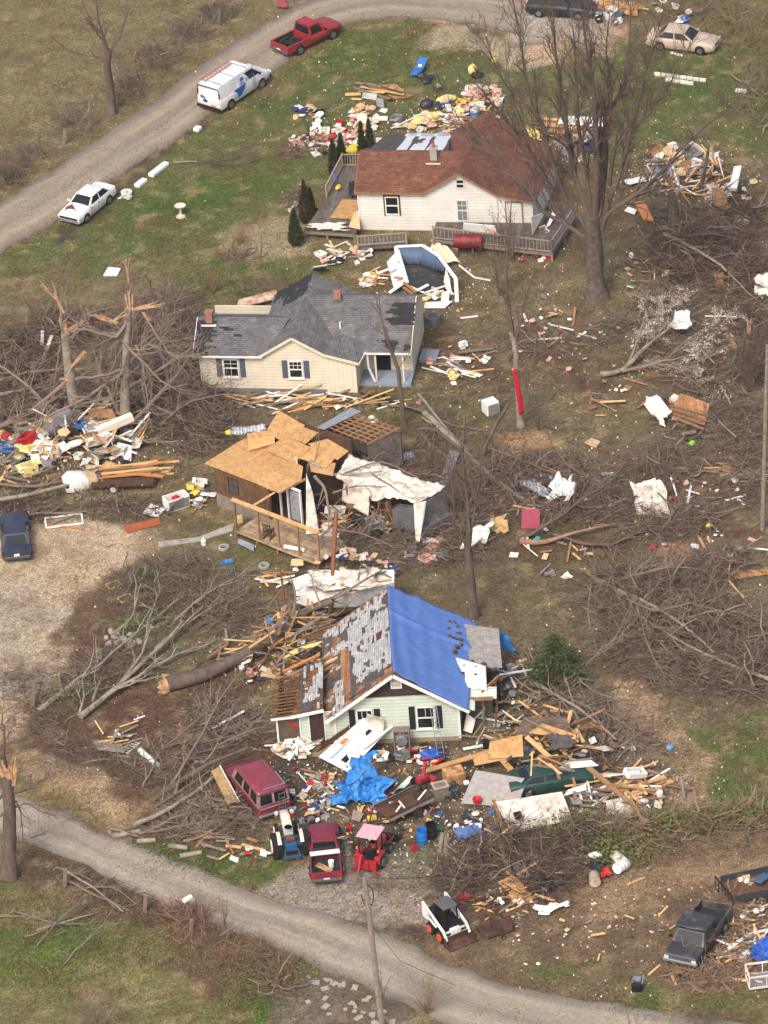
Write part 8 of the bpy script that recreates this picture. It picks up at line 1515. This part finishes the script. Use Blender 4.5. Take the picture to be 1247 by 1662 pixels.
zplanks('beside the right corner of the green house',840,1120,40,40,16,(.6,2.),['white','grey','brown'],zr=(.1,.6));px_plank(805,1096,1.6,870,1086,.8,.16,m_white,'long white gutter reaching from the side porch');sheet('square white mesh screen by the corner of the green house',[(752,1186,.3),(766,1190,.3),(772,1168,.9),(758,1158,1.1)],m_offw,.05,'screen','screen');px_plank(752,1216,.1,790,1209,.1,.22,m_mint,'pale mint board lying below the house steps');box_px('black bin below the pale chipboard',790,1213,0,.4,.4,.45,m_black,'bin','bin');crumple('sky blue tarp remnant at the back corner of the side porch',[(812,1058,1.0),(838,1058,.9),(822,1032,1.9),(812,1030,2.2)],m_tarp2,.3,'blue_tarp','tarp',seed=28)
stf=thing('sink_unit','white basin unit on top of the rubble right of the crushed car','basin',P(1030,1258,.8),30,tilt=(10,20));m=MB()
for s in (-1,1):m.bx(-.6,.6,s*.28-.05,s*.28+.05,0,.3);m.bx(s*.6-.05,s*.6+.05,-.23,.23,0,.3)
m.bx(-.55,.55,-.23,.23,0,.08);m.build('basin',m_white,stf);ct=MB().lathe([(0,0),(.18,0),(.18,.4),(0,.4)],n=12).build('drum',m_offw,loc=G(1072,1300,.2));tag(ct,'small white drum at the right of the rubble','drum');tag(MB().tube([G(1112,1300),P(1106,1262,1.2),P(1118,1258,1.3)],.08,8).build('fence_post',m_grey_wood),'bent grey post with white cap right of the rubble','post')
box_px('brown cardboard box open beside the grey felt slab',738,1270,15,1.1,.9,.8,m_ply,'box','box');tag(MB().lathe([(0,0),(.24,0),(.26,.22),(.22,.22),(0,.05)],n=18).build('red_bowl',m_red,loc=P(775,1301,.3)),'red bowl on the lower edge of the grey felt slab','bowl');box_px('small white box on the left part of the grey felt slab',758,1283,10,.3,.25,.15,m_white,'box','box',.45);crumple('black rubbish beside the grey wooden crate',[(724,1296,.1),(745,1300,.1),(744,1272,.6),(730,1272,.6)],m_darks,.5,'rubbish','rubbish',seed=29)
# ------------------------------------------------------------ below the thorny brush
sheet('bent chipboard pair lying on the worn tyres',[(808,1432,.3),(832,1420,.5),(856,1440,.5),(830,1452,.3)],m_osb,.04);sheet('lower chipboard sheet of the bent pair',[(825,1452,.35),(852,1442,.4),(872,1458,.2),(840,1466,.15)],m_osb,.04)
for a,w_,lb in [((775,1388,.1,834,1338,.6),.16,'pale batten leaning into the white roof panel'),((813,1370,.5,826,1420,.3),.22,'splintered pale board pointing down to the chipboard pair'),((800,1402,.3,822,1418,.2),.2,'short splintered board left of the chipboard pair'),((772,1458,.1,825,1442,.2),.16,'brown beam left of the chipboard pair'),((786,1345,.3,812,1358,.2),.14,'pale offcut beside the denim cloth'),((840,1420,.5,872,1400,.5),.14,'pale stick right of the chipboard pair'),((868,1452,.2,900,1462,.1),.16,'pale board end right of the lower chipboard'),((690,1330,.1,703,1310,.1),.1,'thin grey stick beside the trailer'),((705,1425,.05,712,1415,.05),.2,'grey offcut on the gravel')]:px_plank(*a,w_,m_lumber if 'pale' in lb else m_old_wood,lb)
sheet('weathered grey door lying above the skid steer',[(701,1452,.1),(722,1459,.1),(748,1436,.15),(730,1432,.15)],m_grey_wood,.05,'door','door');px_plank(695,1420,.06,712,1402,.06,.2,M('pale grey board',(186,174,156),.9),'short pale board on the gravel above the grey door')
for i in range(5):px_plank(712,1408+i*5,.08,756,1398+i*5,.1,.09,m_metal,'grey metal pipe in the bundle beside the thorny brush',.06,'grey metal pipes beside the thorny brush')
rt2=thing('rotary_rake','tangled red and rust farm implement above the mower deck','farm implement',G(780,1475));m=MB();rnd=random.Random(6)
for i in range(16):a=Vector((rnd.uniform(-1.4,1),rnd.uniform(-.5,.7),rnd.uniform(.1,.6)));m.bar(a,a+Vector((rnd.uniform(-1,1),rnd.uniform(-.5,.5),rnd.uniform(-.1,.3))),.06,.06)
m.build('frame',m_rust,rt2);m=MB()
for i in range(9):a_=i*.7;m.bar((-.8,.6,.3),(-.8+.4*cos(a_),.6+.35*sin(a_),.5),.05,.05)
m.build('rotor',p_r2,rt2);zplanks('around the red farm implement',800,1460,55,22,20,(.6,1.8),['brown','fresh','grey']);zbits('around the red farm implement',830,1468,50,16,14,(.12,.35),['white','off white'])
crumple('white crumpled sheet with wires below the chipboard pair',[(876,1490,.05),(925,1474,.05),(918,1466,.25),(860,1474,.2)],m_white,.25,'plastic_sheet','plastic sheet',seed=30)
for i,(u,v,lie,lb) in enumerate([(965,1428,100,'pale rusty drum lying end on by the red bag'),(1000,1396,120,'pale grey drum end beside the white drum'),(1017,1408,60,'white drum lying at the edge of the clay')]):t=barrel(lb,u,v,[M('pale rusty drum',(176,160,140),.8,var=.2,rgb2=(140,110,84),p=.3),m_offw,m_white][i],.3,.85,dz=.28,open_=False);t.rotation_euler=(radians(80),0,radians(lie-100))
crumple('red plastic bag between the pale drums',[(975,1425,.1),(992,1422,.1),(990,1408,.4),(978,1410,.4)],m_red,.3,'bag','bag',seed=31);place('bundle',m_darks,G(970,1410,.2),(0,0,0),(.9,.6,.4),'black rubbish bag between the pale drums','bag');place('bundle',m_white,G(968,1395,.3),(0,0,0),(.8,.5,.3),'white bundle behind the pale drums','bundle')
# ------------------------------------------------------------ lower right corner
tr3=thing('open_trailer','open dark metal trailer with mesh gate and a blue tailgate inside at the right edge','trailer',G(1232,1449),yaw_px((1165,1448),(1250,1430)));m=MB()
for s in (-1,1):m.bx(-1.8,2.2,s*1.0-.03,s*1.0+.03,.45,.85)
m.bx(2.15,2.2,-1,1,.45,.85);m.build('side_panel',M('dark grey steel',(66,70,72),.6,.3,var=.2),tr3);MB().bx(-1.8,2.2,-.97,.97,.4,.46).build('bed',m_dark_wood,tr3);m=MB();m.bar((-1.8,-1,.9),(-2.1,1,.9),.07);m.bar((-1.8,-1,.1),(-2.1,1,.1),.07)
for i in range(6):t_=i/5;m.bar((-1.8-.3*t_,-1+2*t_,.1),(-1.8-.3*t_,-1+2*t_,.9),.04)
m.build('mesh_gate',m_black,tr3);wheel(tr3,.4,-1.15,.34,.22);wheel(tr3,.4,1.15,.34,.22)
o=MB().box(0,0,0,1.4,.5,.06).build('tailgate',M('steel blue paint',(70,104,132),.5,var=.1),loc=rel(tr3,.3,.2,.75),rot=(.1,.3,radians(60)));tag(o,'steel blue panel lying in the open dark trailer','panel')
zbits('in the open dark trailer at the right edge',1215,1440,30,12,16,(.25,.6),['white','tan','off white','brown'],zr=(.5,.7),kinds=('sheeting','bundle'));zbits('in the lower right corner by the black truck',1215,1510,40,60,34,(.15,.5),['white','off white','tan','blue','brown'],kinds=('sheeting','bundle'));zplanks('in the lower right corner by the black truck',1210,1530,55,70,44,(.6,2.),['grey','fresh','brown','white'],yaw=20,sd=40);brush('root filled brush in the lower right corner',[(1210,1530,50,60,.5),(1190,1470,40,20,.4),(1150,1590,70,30,.4)],900,(.5,1.8),.016,M('tan dead vines',(132,108,84)),40)
crumple('royal blue tarp bundle at the right edge beside the black truck',[(1218,1560,.1),(1258,1562,.1),(1255,1525,.7),(1228,1528,.7)],M('royal blue tarp',(40,84,170)),.5,'blue_tarp','tarp',seed=32,ridge=1.)
px_plank(1183,1540,.3,1206,1524,.4,.2,m_white,'white metal trim beside the rear wheel of the black truck');tr4=thing('cage_trailer','pale metal trailer frame at the right edge below the blue tarp bundle','trailer',G(1248,1595),5);m=MB()
for z in (.2,.9):
    for y in (-.6,.6):m.bar((-1.1,y,z),(1.5,y,z),.08)
    m.bar((-1.1,-.6,z),(-1.1,.6,z),.08)
for x in (-1.1,-.2,.7):
    for y in (-.6,.6):m.bar((x,y,.2),(x,y,.9),.06)
m.build('frame',m_offw,tr4);MB().bx(-1,1.4,-.55,.55,.2,.26).build('bed',m_grey,tr4)
eng=thing('engine_block','small black engine standing alone near the lower road','engine',G(1035,1606),80);MB().box(0,0,.3,.7,.55,.5).build('block',m_black,eng,bevel=.05);m=MB();m.box(.1,0,.6,.3,.4,.15);m.bar((-.3,-.3,.6),(.4,-.3,.65),.08);m.bar((-.2,.2,.6),(-.2,.2,.85),.08);m.build('fittings',m_chrome,eng)
for u,v,yw,lb in [(1031,1432,30,'pale stick in the middle of the cleared dirt'),(1062,1576,50,'short white stick left of the black truck bumper'),(1094,1592,100,'grey stick below the black truck'),(1077,1480,55,'short pale batten on the cleared dirt above the black truck')]:g=G(u,v,.05);d=Vector((cos(radians(yw)),sin(radians(yw)),0))*.5;plank(g-d,g+d,.12,.05,m_lumber,lb)
zbits('on the cleared dirt above the lower road',930,1520,130,60,26,(.1,.25),['off white','white','grey','tan','yellow'],kinds=('sheeting','bundle'));zplanks('on the cleared dirt above the lower road',940,1500,160,60,12,(.3,.8),['fresh','grey'])
# ------------------------------------------------------------ left middle yard
WH='in the stack of slats left of the maroon van'
for i in range(12):px_plank(148+i*1.0,1202+i*1.3,.05+.02*i,196+i*.6,1208+i*1.2,.08+.02*i,.09,m_grey_wood,'thin grey slat '+WH,.04,'grey slats '+WH)
zplanks('around the slat stack left of the maroon van',200,1190,50,30,12,(.5,1.4),['fresh','grey','white']);px_plank(345,1182,.3,395,1155,.5,.14,m_white,'long white gutter pole in the twigs above the maroon van');tag(MB().tube([G(228,1222,.15),G(256,1246,.15)],[.18,.16],12).build('rolled_sheet',m_mint),'pale mint roll lying left of the maroon van','roll');ladder('grey metal rack lying in the twigs above the maroon van',(312,1216,.2),(385,1200,.3),.9,m_metal,6)
lad=[(200,1222,.1),(222,1203,.1)];ladder('short pale slatted crate side by the grey slats',lad[0],lad[1],.5,m_offw,6);px_plank(163,1240,.03,170,1235,.03,.2,m_grey,'tiny offcut') if False else None
for i in range(26):g=G(190+random.gauss(0,16)+20*(i % 2),1040+random.gauss(0,12),.05);place('bundle',m_conc,g,(0,0,random.random()*6),(.3+random.random()*.3,.3,.25),'pale rock in the rock pile under the fallen grey tree','rock','rocks under the fallen grey tree')
for i in range(10):g=G(265+random.gauss(0,14),940+random.gauss(0,6),.15);a=random.uniform(0,3);plank(g-Vector((cos(a),sin(a),0))*.35,g+Vector((cos(a),sin(a),.05))*.35,.16,.16,m_bark_l,'cut log in the small woodpile in the brush','cut logs in the small woodpile')
for (u,v),lb in (((185,950),'upper small square timber frame in the grass'),((204,972),'lower small square timber frame in the grass')):t=thing('timber_frame',lb,'frame',G(u,v),30);m=MB();[m.bar(a,b,.07,.07) for a,b in (((-.4,-.3,.05),(.4,-.3,.05)),((.4,-.3,.05),(.4,.3,.05)),((.4,.3,.05),(-.4,.3,.05)),((-.4,.3,.05),(-.4,-.3,.05)))];m.build('frame',m_lumber,t)
dr=[(345,1245,.3),(386,1310,.3),(372,1318,.9),(342,1255,1.3)];sheet('dirty tan door leaning on the left side of the maroon van',[(343,1252,.8),(356,1244,.8),(386,1300,.5),(370,1306,.5)],M('stained tan door',(170,140,96),.8,var=.3),.06,'door','door');px_plank(357,1243,.9,388,1300,.6,.06,m_white,'white edge strip on the dirty tan door')
zplanks('in the timber scatter left of the blue tractor',360,1375,55,25,16,(.6,1.6),['grey','brown','fresh'],yaw=-30,sd=30,w=.15);zbits('in the verge left of the blue tractor',400,1395,40,16,8,(.15,.5),['off white','white','red'])
for u,v,yw,L_,lb in [(205,1357,10,1.6,'first cut log beside the lower road'),(238,1368,0,1.0,'second cut log right of the first beside the lower road'),(335,1350,-40,.9,'short round log in the cut branches'),(290,1378,-20,1.1,'mossy cut log on the verge below the cut branches'),(310,1390,10,1.2,'lowest cut log on the verge'),(60,1357,25,.8,'broken pale log beside the thick left trunk')]:g=G(u,v,.14);d=Vector((cos(radians(yw)),sin(radians(yw)),0))*L_/2;tag(MB().tube([-d,d],[.15,.13],8).build('log',m_bark_l,loc=g),lb,'log')
for (u,v,h_),lb in (((68,560,.9),'white painted post leaning nearest the left edge field'),((195,470,0),''),((53,1150,1.4),'dark wooden post at the edge of the dirt yard'),((105,1440,1.1),'grey fence post beside the lower road verge'),((235,1480,1.),'fence post in the brush left of the mailbox'),((310,1520,1.),'leaning fence post below the mailbox'),((104,235,1.),'short fence post in the brush beyond the upper road'),((290,90,1.2),'fence post behind the upper road van'),((355,40,1.1),'upper fence post near the top of the field')):
    if lb:tag(MB().box(0,0,h_/2,.16,.16,h_+.2).build('fence_post',m_white if 'white' in lb else m_grey_wood,loc=G(u,v),rot=(.05,.12,.3)),lb,'post')
for a in ((73,575,84,545),(178,568,200,545)):px_plank(a[0]*.33 if False else a[0]/1.,a[1],.1,a[2],a[3],.5,.22,m_offw,'pale broken post in the grass left' if a[0]== 73 else 'pale broken post in the grass right of its twin')
# mailbox
mbx=thing('mailbox','pale mailbox on a wooden post beside the lower road','mailbox',G(307,1486),40);MB().box(0,0,.5,.11,.11,1.1).build('post',m_grey_wood,mbx);m=MB();m.hull([[(x,.12*cos(a)*1.1,1.12+.13*max(0,sin(a))) for a in [0,.5,1,1.57,2.1,2.6,3.14]]+[(x,-.13,1.02),(x,.13,1.02)] for x in (-.26,.26)]);m.build('box',m_white,mbx,smooth=50);MB().box(0,0,.98,.5,.2,.05).build('bracket',m_lumber,mbx)
# utility pole in the foreground: base below frame
b=G(621,1672);y=b.y;top=V(592,1424,y);up=thing('utility_pole','tall grey utility pole in the foreground with a pale conduit up one side','utility pole',b);MB().tube([(0,0,-.2),top-b],[.16,.12],10).build('pole',m_grey_wood,up,smooth=60);d=(top-b);MB().tube([d*.02+Vector((.12,-.12,0)),d*.88+Vector((.1,-.1,0))],.05,8).build('conduit',m_metal,up)
m=MB();m.box(top.x-b.x+.1,top.y-b.y,d.z+.05,.2,.2,.3);m.build('cap_bracket',m_metal,up);cp_=[d*.9+Vector((.3*sin(t)+.05,0,-.7*(1-cos(t))+.5)) for t in [k*.45 for k in range(12)]];MB().tube(cp_,.025,5).build('cable_loop',m_black,up);MB().bar(d*.97,d*.97+Vector((.5,0,.15)),.05).build('cable_arm',m_metal,up)
def cable(label,pts,r=.018,name='cable'):return tag(MB().tube(pts,r,4).build(name,m_black),label,'cable')
cable('slack dark wire running from the pole across the drive',[top+Vector((.1,0,-.05)),V(650,1426,y+2),V(720,1422,y+5),V(745,1425,y+6)]);cable('guy wire slanting from the pole over the lower road',[V(602,1500,y),V(650,1560,y-.5),V(740,1600,y-1)],.012)
# right edge pole
yR=G(1243,850).y;tag(MB().tube([G(1238,860),V(1246,560,yR)],[.14,.1],8).build('utility_pole',m_grey_wood),'grey pole standing on the right edge of the picture','utility pole')
# dark plates over the broken pavement and white stones
for i in range(38):
    u=random.uniform(500,640);v=1590+(u-500)*.42+random.uniform(-20,45);g=G(u,v,.03);place('board',M('pale limestone',(158,146,128),.95,var=.2) if random.random()<.7 else m_conc,g,(random.gauss(0,.04),random.gauss(0,.04),random.uniform(0,6)),(random.uniform(.15,.5),random.uniform(.15,.4),.05),'pale slab fragment in the broken apron below the lower road','stone','pale slab fragments below the lower road','flat_stone')
WJ='strewn over the right hand slope'
for u_,v_,ru_,rv_ in ((1060,450,60,40),(1180,560,50,60),(1000,650,80,30),(1150,800,70,30),(1180,900,60,30),(900,900,70,40),(880,520,60,40)):
    zbits(WJ,u_,v_,ru_,rv_,12,(.15,.5),['white','off white','pink','grey','tan','brown'],kinds=('sheeting','bundle','board'));zplanks(WJ,u_,v_,ru_,rv_,9,(.5,2.2),['fresh','grey','brown','white'])
brush('grey branches with buds under the fallen blossoming tree',[(1110,560,60,60,1.3),(1150,620,50,50,.9),(1120,690,50,30,.4),(1080,500,50,30,.7)],1900,(.6,2.),.014,m_twig_l,41)
# ------------------------------------------------------------ litter everywhere
def lit(name,label,cents,n,size,mat,seed,flat=1.2):return specks(name,label,'litter',[(G(u,v),(a,b,.01)) for u,v,a,b in cents],n,size,mat,seed=seed,kind='stuff',flat=4)
ALL=[(600,600,16,26),(900,500,12,20),(1000,800,12,20),(400,1100,14,16),(900,1200,14,18),(600,150,14,12),(150,800,10,14),(1100,300,8,14),(600,1300,10,8),(1050,1500,9,9)]
lit('paper_litter','small white paper and foam scraps scattered over the whole yard',ALL,1300,.055,m_white,61);lit('insulation_litter','tiny pink and tan insulation scraps scattered over the yard',ALL,900,.06,m_pink,62);lit('wood_litter','small splinters of wood scattered over the yard',ALL,1300,.07,m_lumber,63)
lit('heap_litter','dense small pale fragments in the debris heaps',[(740,195,4,3),(560,220,3,3),(120,730,6,4),(50,740,4,3),(1110,280,5,5),(920,230,3,3),(500,1280,4,5),(680,1300,6,6),(900,1240,8,5),(1010,1300,6,4),(480,1070,4,6),(590,850,4,4),(760,1350,4,4),(700,480,3,3),(840,1130,4,5),(920,800,8,5),(1220,1520,3,5)],5200,.06,m_offw,64)
lit('dark_litter','dark leaf and felt scraps in the debris heaps',[(500,1280,6,6),(680,1280,8,7),(900,1240,8,6),(480,1070,5,7),(120,740,8,5),(840,1130,5,6),(760,1400,6,6),(1110,330,6,6)],3600,.06,m_twig_d,65)
lit('dead_leaves','brown dead leaves strewn over the grass and dirt',[(200,1100,8,14),(300,1260,8,6),(900,600,10,14),(1000,800,10,14),(950,1000,10,12),(330,1500,8,5),(700,600,8,10),(500,960,10,6)],9000,.045,M('dead brown leaves',(120,94,70),.95,var=.3),66)
def twiglitter(label,cents,n,L_,mat,seed):
    rg=np.random.default_rng(seed);k=rg.integers(0,len(cents),n);cc=np.array([[*G(u,v)[:2],a,b] for u,v,a,b in cents]);g=rg.normal(size=(n,2))*.55;x=cc[k,0]+g[:,0]*cc[k,2];y=cc[k,1]+g[:,1]*cc[k,3];kp=poly_sd(x,y,ROADP)<.1;x,y=x[kp],y[kp];n=len(x);z=Hn(x,y)+rg.uniform(.01,.09,n);a=rg.uniform(0,pi,n);l=L_*rg.uniform(.3,1,n);dx,dy=np.cos(a)*l,np.sin(a)*l;w_=.011;px_,py_=-np.sin(a)*w_,np.cos(a)*w_;zz=rg.uniform(0,.12,n)
    v=np.stack([np.stack([x-dx+px_,y-dy+py_,z],1),np.stack([x-dx-px_,y-dy-py_,z],1),np.stack([x+dx,y+dy,z+zz],1),np.stack([x-dx,y-dy,z+.02],1)],1).reshape(-1,3);i=np.arange(n)*4
    f=np.concatenate([np.stack([i,i+1,i+2],1),np.stack([i+1,i+3,i+2],1),np.stack([i+3,i,i+2],1)]);o=npmesh('twig_litter',v,f,mat,3);return tag(o,label,'twigs',kind='stuff')
twiglitter('fine grey brown twigs strewn over the whole storm track',[(300,1150,8,14),(900,600,12,16),(1000,850,12,14),(1000,1080,10,12),(500,960,12,8),(300,640,8,12),(80,640,8,10),(1100,400,10,14),(600,640,14,8),(330,1380,8,6),(150,1470,8,5),(850,1400,10,6),(700,750,12,12)],16000,.45,m_twig,71)
for q_,n_,s_,c_,l_ in (([(1050,1350),(1110,1345),(1180,1335),(1000,1375),(1230,1330)],3200,.07,(92,102,52),'green leaves of the bramble hedge right of the white roof panel'),([(1010,1400),(930,1350)],900,.07,(100,112,58),'green leaves over the corner of the thorny brush'),([(240,950),(220,1020),(110,1140)],1100,.06,(88,100,56),'green leaves in the brush under the fallen grey tree'),([(430,1600),(400,1640),(480,1590)],1500,.04,(92,108,50),'fresh green weeds on the bottom verge')):specks('leaves',l_,'leaves',[(G(*a)+Vector((0,0,.5)),(2.0,1.1,.5)) for a in q_],n_,s_,M('leaf green %d' % n_,c_,.9,var=.35),seed=n_,kind='stuff')
twiglitter('pale dry twigs strewn over the storm track',[(300,1100,8,14),(950,650,12,18),(1050,950,12,14),(600,700,14,10),(150,650,8,12),(1100,1250,9,9),(1000,1500,9,9)],7000,.4,m_twig_l,72)
def grass(label,polyc,n,mat,seed,h_=.12):
    rg=np.random.default_rng(seed);k=rg.integers(0,len(polyc),n);cc=np.array([[*G(u,v)[:2],a,b] for u,v,a,b in polyc]);g=rg.normal(size=(n,2))*.6;x=cc[k,0]+g[:,0]*cc[k,2];y=cc[k,1]+g[:,1]*cc[k,3];keep=vnoise(x*.6,y*.6,seed)>.42;x,y=x[keep],y[keep];n=len(x);z=Hn(x,y);a=rg.uniform(0,pi,n);w_=.035*rg.uniform(.5,1.5,n);hh=h_*rg.uniform(.4,1.4,n)
    v=np.stack([np.stack([x-np.cos(a)*w_,y-np.sin(a)*w_,z-.01],1),np.stack([x+np.cos(a)*w_,y+np.sin(a)*w_,z-.01],1),np.stack([x+rg.normal(size=n)*.05,y+rg.normal(size=n)*.05,z+hh],1)],1).reshape(-1,3);o=npmesh('grass',v,np.arange(n*3).reshape(-1,3),mat,3);return tag(o,label,'grass',kind='stuff')
grass('green tufts of lawn grass',[(300,330,9,8),(200,380,8,6),(420,260,7,6),(560,110,8,7),(640,80,6,5),(1080,130,8,7),(1150,170,6,7),(400,450,6,4)],26000,M('lawn blades',(86,100,48),.95,var=.3,sc=.7),81)
grass('straw coloured dead grass tufts',[(100,80,12,12),(200,130,8,10),(60,250,9,8),(80,1500,8,6),(250,1560,8,5),(700,520,12,10),(900,450,10,10),(450,450,12,6)],26000,M('straw blades',(136,120,82),.95,var=.3,sc=.7),82);grass('green grass tufts on the road verges',[(60,1560,7,4),(160,1530,6,4),(430,1590,3,4),(350,1400,6,2),(1180,1260,4,5),(1000,1620,8,2)],14000,M('lawn blades',(86,100,48)),83)
# ------------------------------------------------------------ person leaning on the maroon pickup
def skin(name,V_,E_,mat,par,sub=2,root=0):
    me=bpy.data.meshes.new(name);me.from_pydata([v[0] for v in V_],E_,[]);me.materials.append(mat);o=bpy.data.objects.new(name,me);COL.objects.link(o);o.parent=par
    md=o.modifiers.new('skin','SKIN');sv=me.skin_vertices[0].data if me.skin_vertices else None
    if sv is None:
        bm=bmesh.new();bm.from_mesh(me);bm.verts.layers.skin.verify();bm.to_mesh(me);bm.free();sv=me.skin_vertices[0].data
    for i,v in enumerate(V_):r=v[1];sv[i].radius=(r,r) if not isinstance(r,tuple) else r;sv[i].use_root=(i== root)
    md.use_smooth_shade=True;ss=o.modifiers.new('sub','SUBSURF');ss.levels=ss.render_levels=sub;return o
m_skin=M('skin',(206,152,124),.6,var=.05);m_camo=M('olive tan camouflage cloth',(104,96,68),.9,var=.2,sc=9,rgb2=(66,62,44),p=.5);m_trous=M('khaki camouflage trousers',(98,88,66),.9,var=.2,sc=9,rgb2=(64,58,44),p=.5);m_hair=M('dark brown hair',(52,38,30),.8)
pg_=G(573,1389);pz=thing('person','person in olive camouflage jacket and trousers leaning an arm on the maroon pickup','person',pg_,172)
B_=[((0,0,.95),.13),((.06,0,1.15),.13),((.14,0,1.36),.14),((.19,0,1.5),.06),((.22,0,1.62),.09),((.235,0,1.70),.085),
      ((.14,.19,1.42),.06),((.32,.24,1.28),.045),((.55,.18,1.3),.035),((.62,.17,1.31),.028),((.14,-.19,1.42),.06),((.24,-.27,1.18),.045),((.44,-.2,1.12),.035),((.52,-.18,1.13),.028),
      ((-.0,.1,.88),.1),((.05,.12,.5),.065),((-.02,.13,.1),.045),((.1,.14,.04),.04),((-.02,-.1,.88),.1),((-.06,-.12,.5),.065),((-.2,-.13,.1),.045),((-.08,-.14,.04),.04)]
E_=[(0,1),(1,2),(2,3),(3,4),(4,5),(2,6),(6,7),(7,8),(8,9),(2,10),(10,11),(11,12),(12,13),(0,14),(14,15),(15,16),(16,17),(0,18),(18,19),(19,20),(20,21)]
for bi,sg in ((9,1),(13,-1)):
    bx0=Vector(B_[bi][0])
    for k,(dy,L_) in enumerate([(-.03,.07),(-.01,.085),(.01,.09),(.03,.075)]):
        n0=len(B_);B_.append((tuple(bx0+Vector((.045,dy,0))),.012));B_.append((tuple(bx0+Vector((.045+L_*.55,dy*1.2,0))),.009));B_.append((tuple(bx0+Vector((.045+L_,dy*1.2,-.02))),.008));E_+= [(bi,n0),(n0,n0+1),(n0+1,n0+2)]
    n0=len(B_);B_.append((tuple(bx0+Vector((.01,-.04*sg,0))),.012));B_.append((tuple(bx0+Vector((.05,-.065*sg,-.01))),.009));E_+= [(bi,n0),(n0,n0+1)]
skin('body',B_,E_,m_skin,pz)
J_=[((0,0,.9),.17),((.06,0,1.15),.165),((.14,0,1.37),.17),((.17,0,1.47),.085),((.14,.2,1.42),.085),((.32,.25,1.28),.068),((.58,.18,1.3),.052),((.14,-.2,1.42),.085),((.24,-.28,1.18),.068),((.42,-.21,1.12),.052)]
skin('jacket',J_,[(0,1),(1,2),(2,3),(2,4),(4,5),(5,6),(2,7),(7,8),(8,9)],m_camo,pz)
skin('trousers',[((0,0,.95),.15),((0,.1,.86),.125),((.05,.12,.5),.09),((-.02,.13,.12),.07),((-.02,-.1,.86),.125),((-.06,-.12,.5),.09),((-.2,-.13,.12),.07)],[(0,1),(1,2),(2,3),(0,4),(4,5),(5,6)],m_trous,pz)
for x,y in ((.03,.13),(-.14,-.13)):MB().hull([[(x-.13,y-.05,0),(x-.13,y+.05,0),(x-.13,y+.05,.12),(x-.13,y-.05,.12)],[(x,y-.05,0),(x,y+.05,0),(x,y+.04,.12),(x,y-.04,.12)],[(x+.15,y-.045,0),(x+.15,y+.045,0),(x+.14,y+.03,.05),(x+.14,y-.03,.05)]]).build('boot',m_dark_wood,pz,smooth=60)
m=MB();m.lathe([(0,.13),(.06,.12),(.1,.07),(.115,0),(.11,-.05)],(.21,0,1.7),n=14);m.build('hair',m_hair,pz,smooth=60)
m=MB()
for s in (-1,1):m.box(.335,s*.035,1.67,.015,.025,.015)
m.build('eye',m_black,pz);MB().box(.345,0,1.64,.03,.025,.05).build('nose',m_skin,pz,bevel=.01);MB().box(.33,0,1.6,.015,.05,.012).build('mouth',M('lips',(150,84,74),.6),pz)
# ------------------------------------------------------------ beyond 300 of a kind: the smallest become one mass
def mass(prefix,cap,label):
    ob=[o for o in bpy.data.objects if o.name.split('.')[0]== prefix and o.parent is None and o.type== 'MESH' and not o.modifiers]
    ob.sort(key=lambda o:-(o.scale[0]*max(o.scale[1],o.scale[2]))**.5 if o.get('group') else-99);rest=ob[cap:]
    if not rest:return
    vs,fs,mi,mats=[],[],[],[]
    for o in rest:
        W_=o.matrix_basis;me=o.data;k=len(vs);mt=me.materials[0]
        if mt not in mats:mats.append(mt)
        vs+= [tuple(W_ @ v.co) for v in me.vertices];fs+= [tuple(i+k for i in p.vertices) for p in me.polygons];mi+= [mats.index(mt)]*len(me.polygons)
    me=bpy.data.meshes.new(prefix+'_mass');me.from_pydata(vs,[],fs)
    for mt in mats:me.materials.append(mt)
    me.polygons.foreach_set('material_index',mi);o=bpy.data.objects.new('small_'+prefix+'_litter',me);COL.objects.link(o);tag(o,label,'debris',kind='stuff')
    for q in rest:bpy.data.objects.remove(q)
mass('plank',292,'smallest broken planks strewn through all the debris heaps');mass('bundle',292,'smallest bundles and lumps strewn through all the debris heaps');mass('crumpled_sheet',292,'smallest crumpled scraps of sheeting strewn through all the heaps')
# ------------------------------------------------------------ thin haze between the aircraft and the ground
hz=MB().bx(-260,260,-340,420,-12,200).build('haze',None);hz.data.materials.clear();hm=bpy.data.materials.new('thin haze');hm.use_nodes=True;t=hm.node_tree;t.nodes.clear()
ou=t.nodes.new('ShaderNodeOutputMaterial');pv=t.nodes.new('ShaderNodeVolumePrincipled');pv.inputs['Color'].default_value=(.93,.92,.9,1);pv.inputs['Density'].default_value=.0001;pv.inputs['Anisotropy'].default_value=.2
t.links.new(pv.outputs[0],ou.inputs['Volume']);hz.data.materials.append(hm);tag(hz,'thin pale haze filling the air over the yards','haze',kind='stuff')
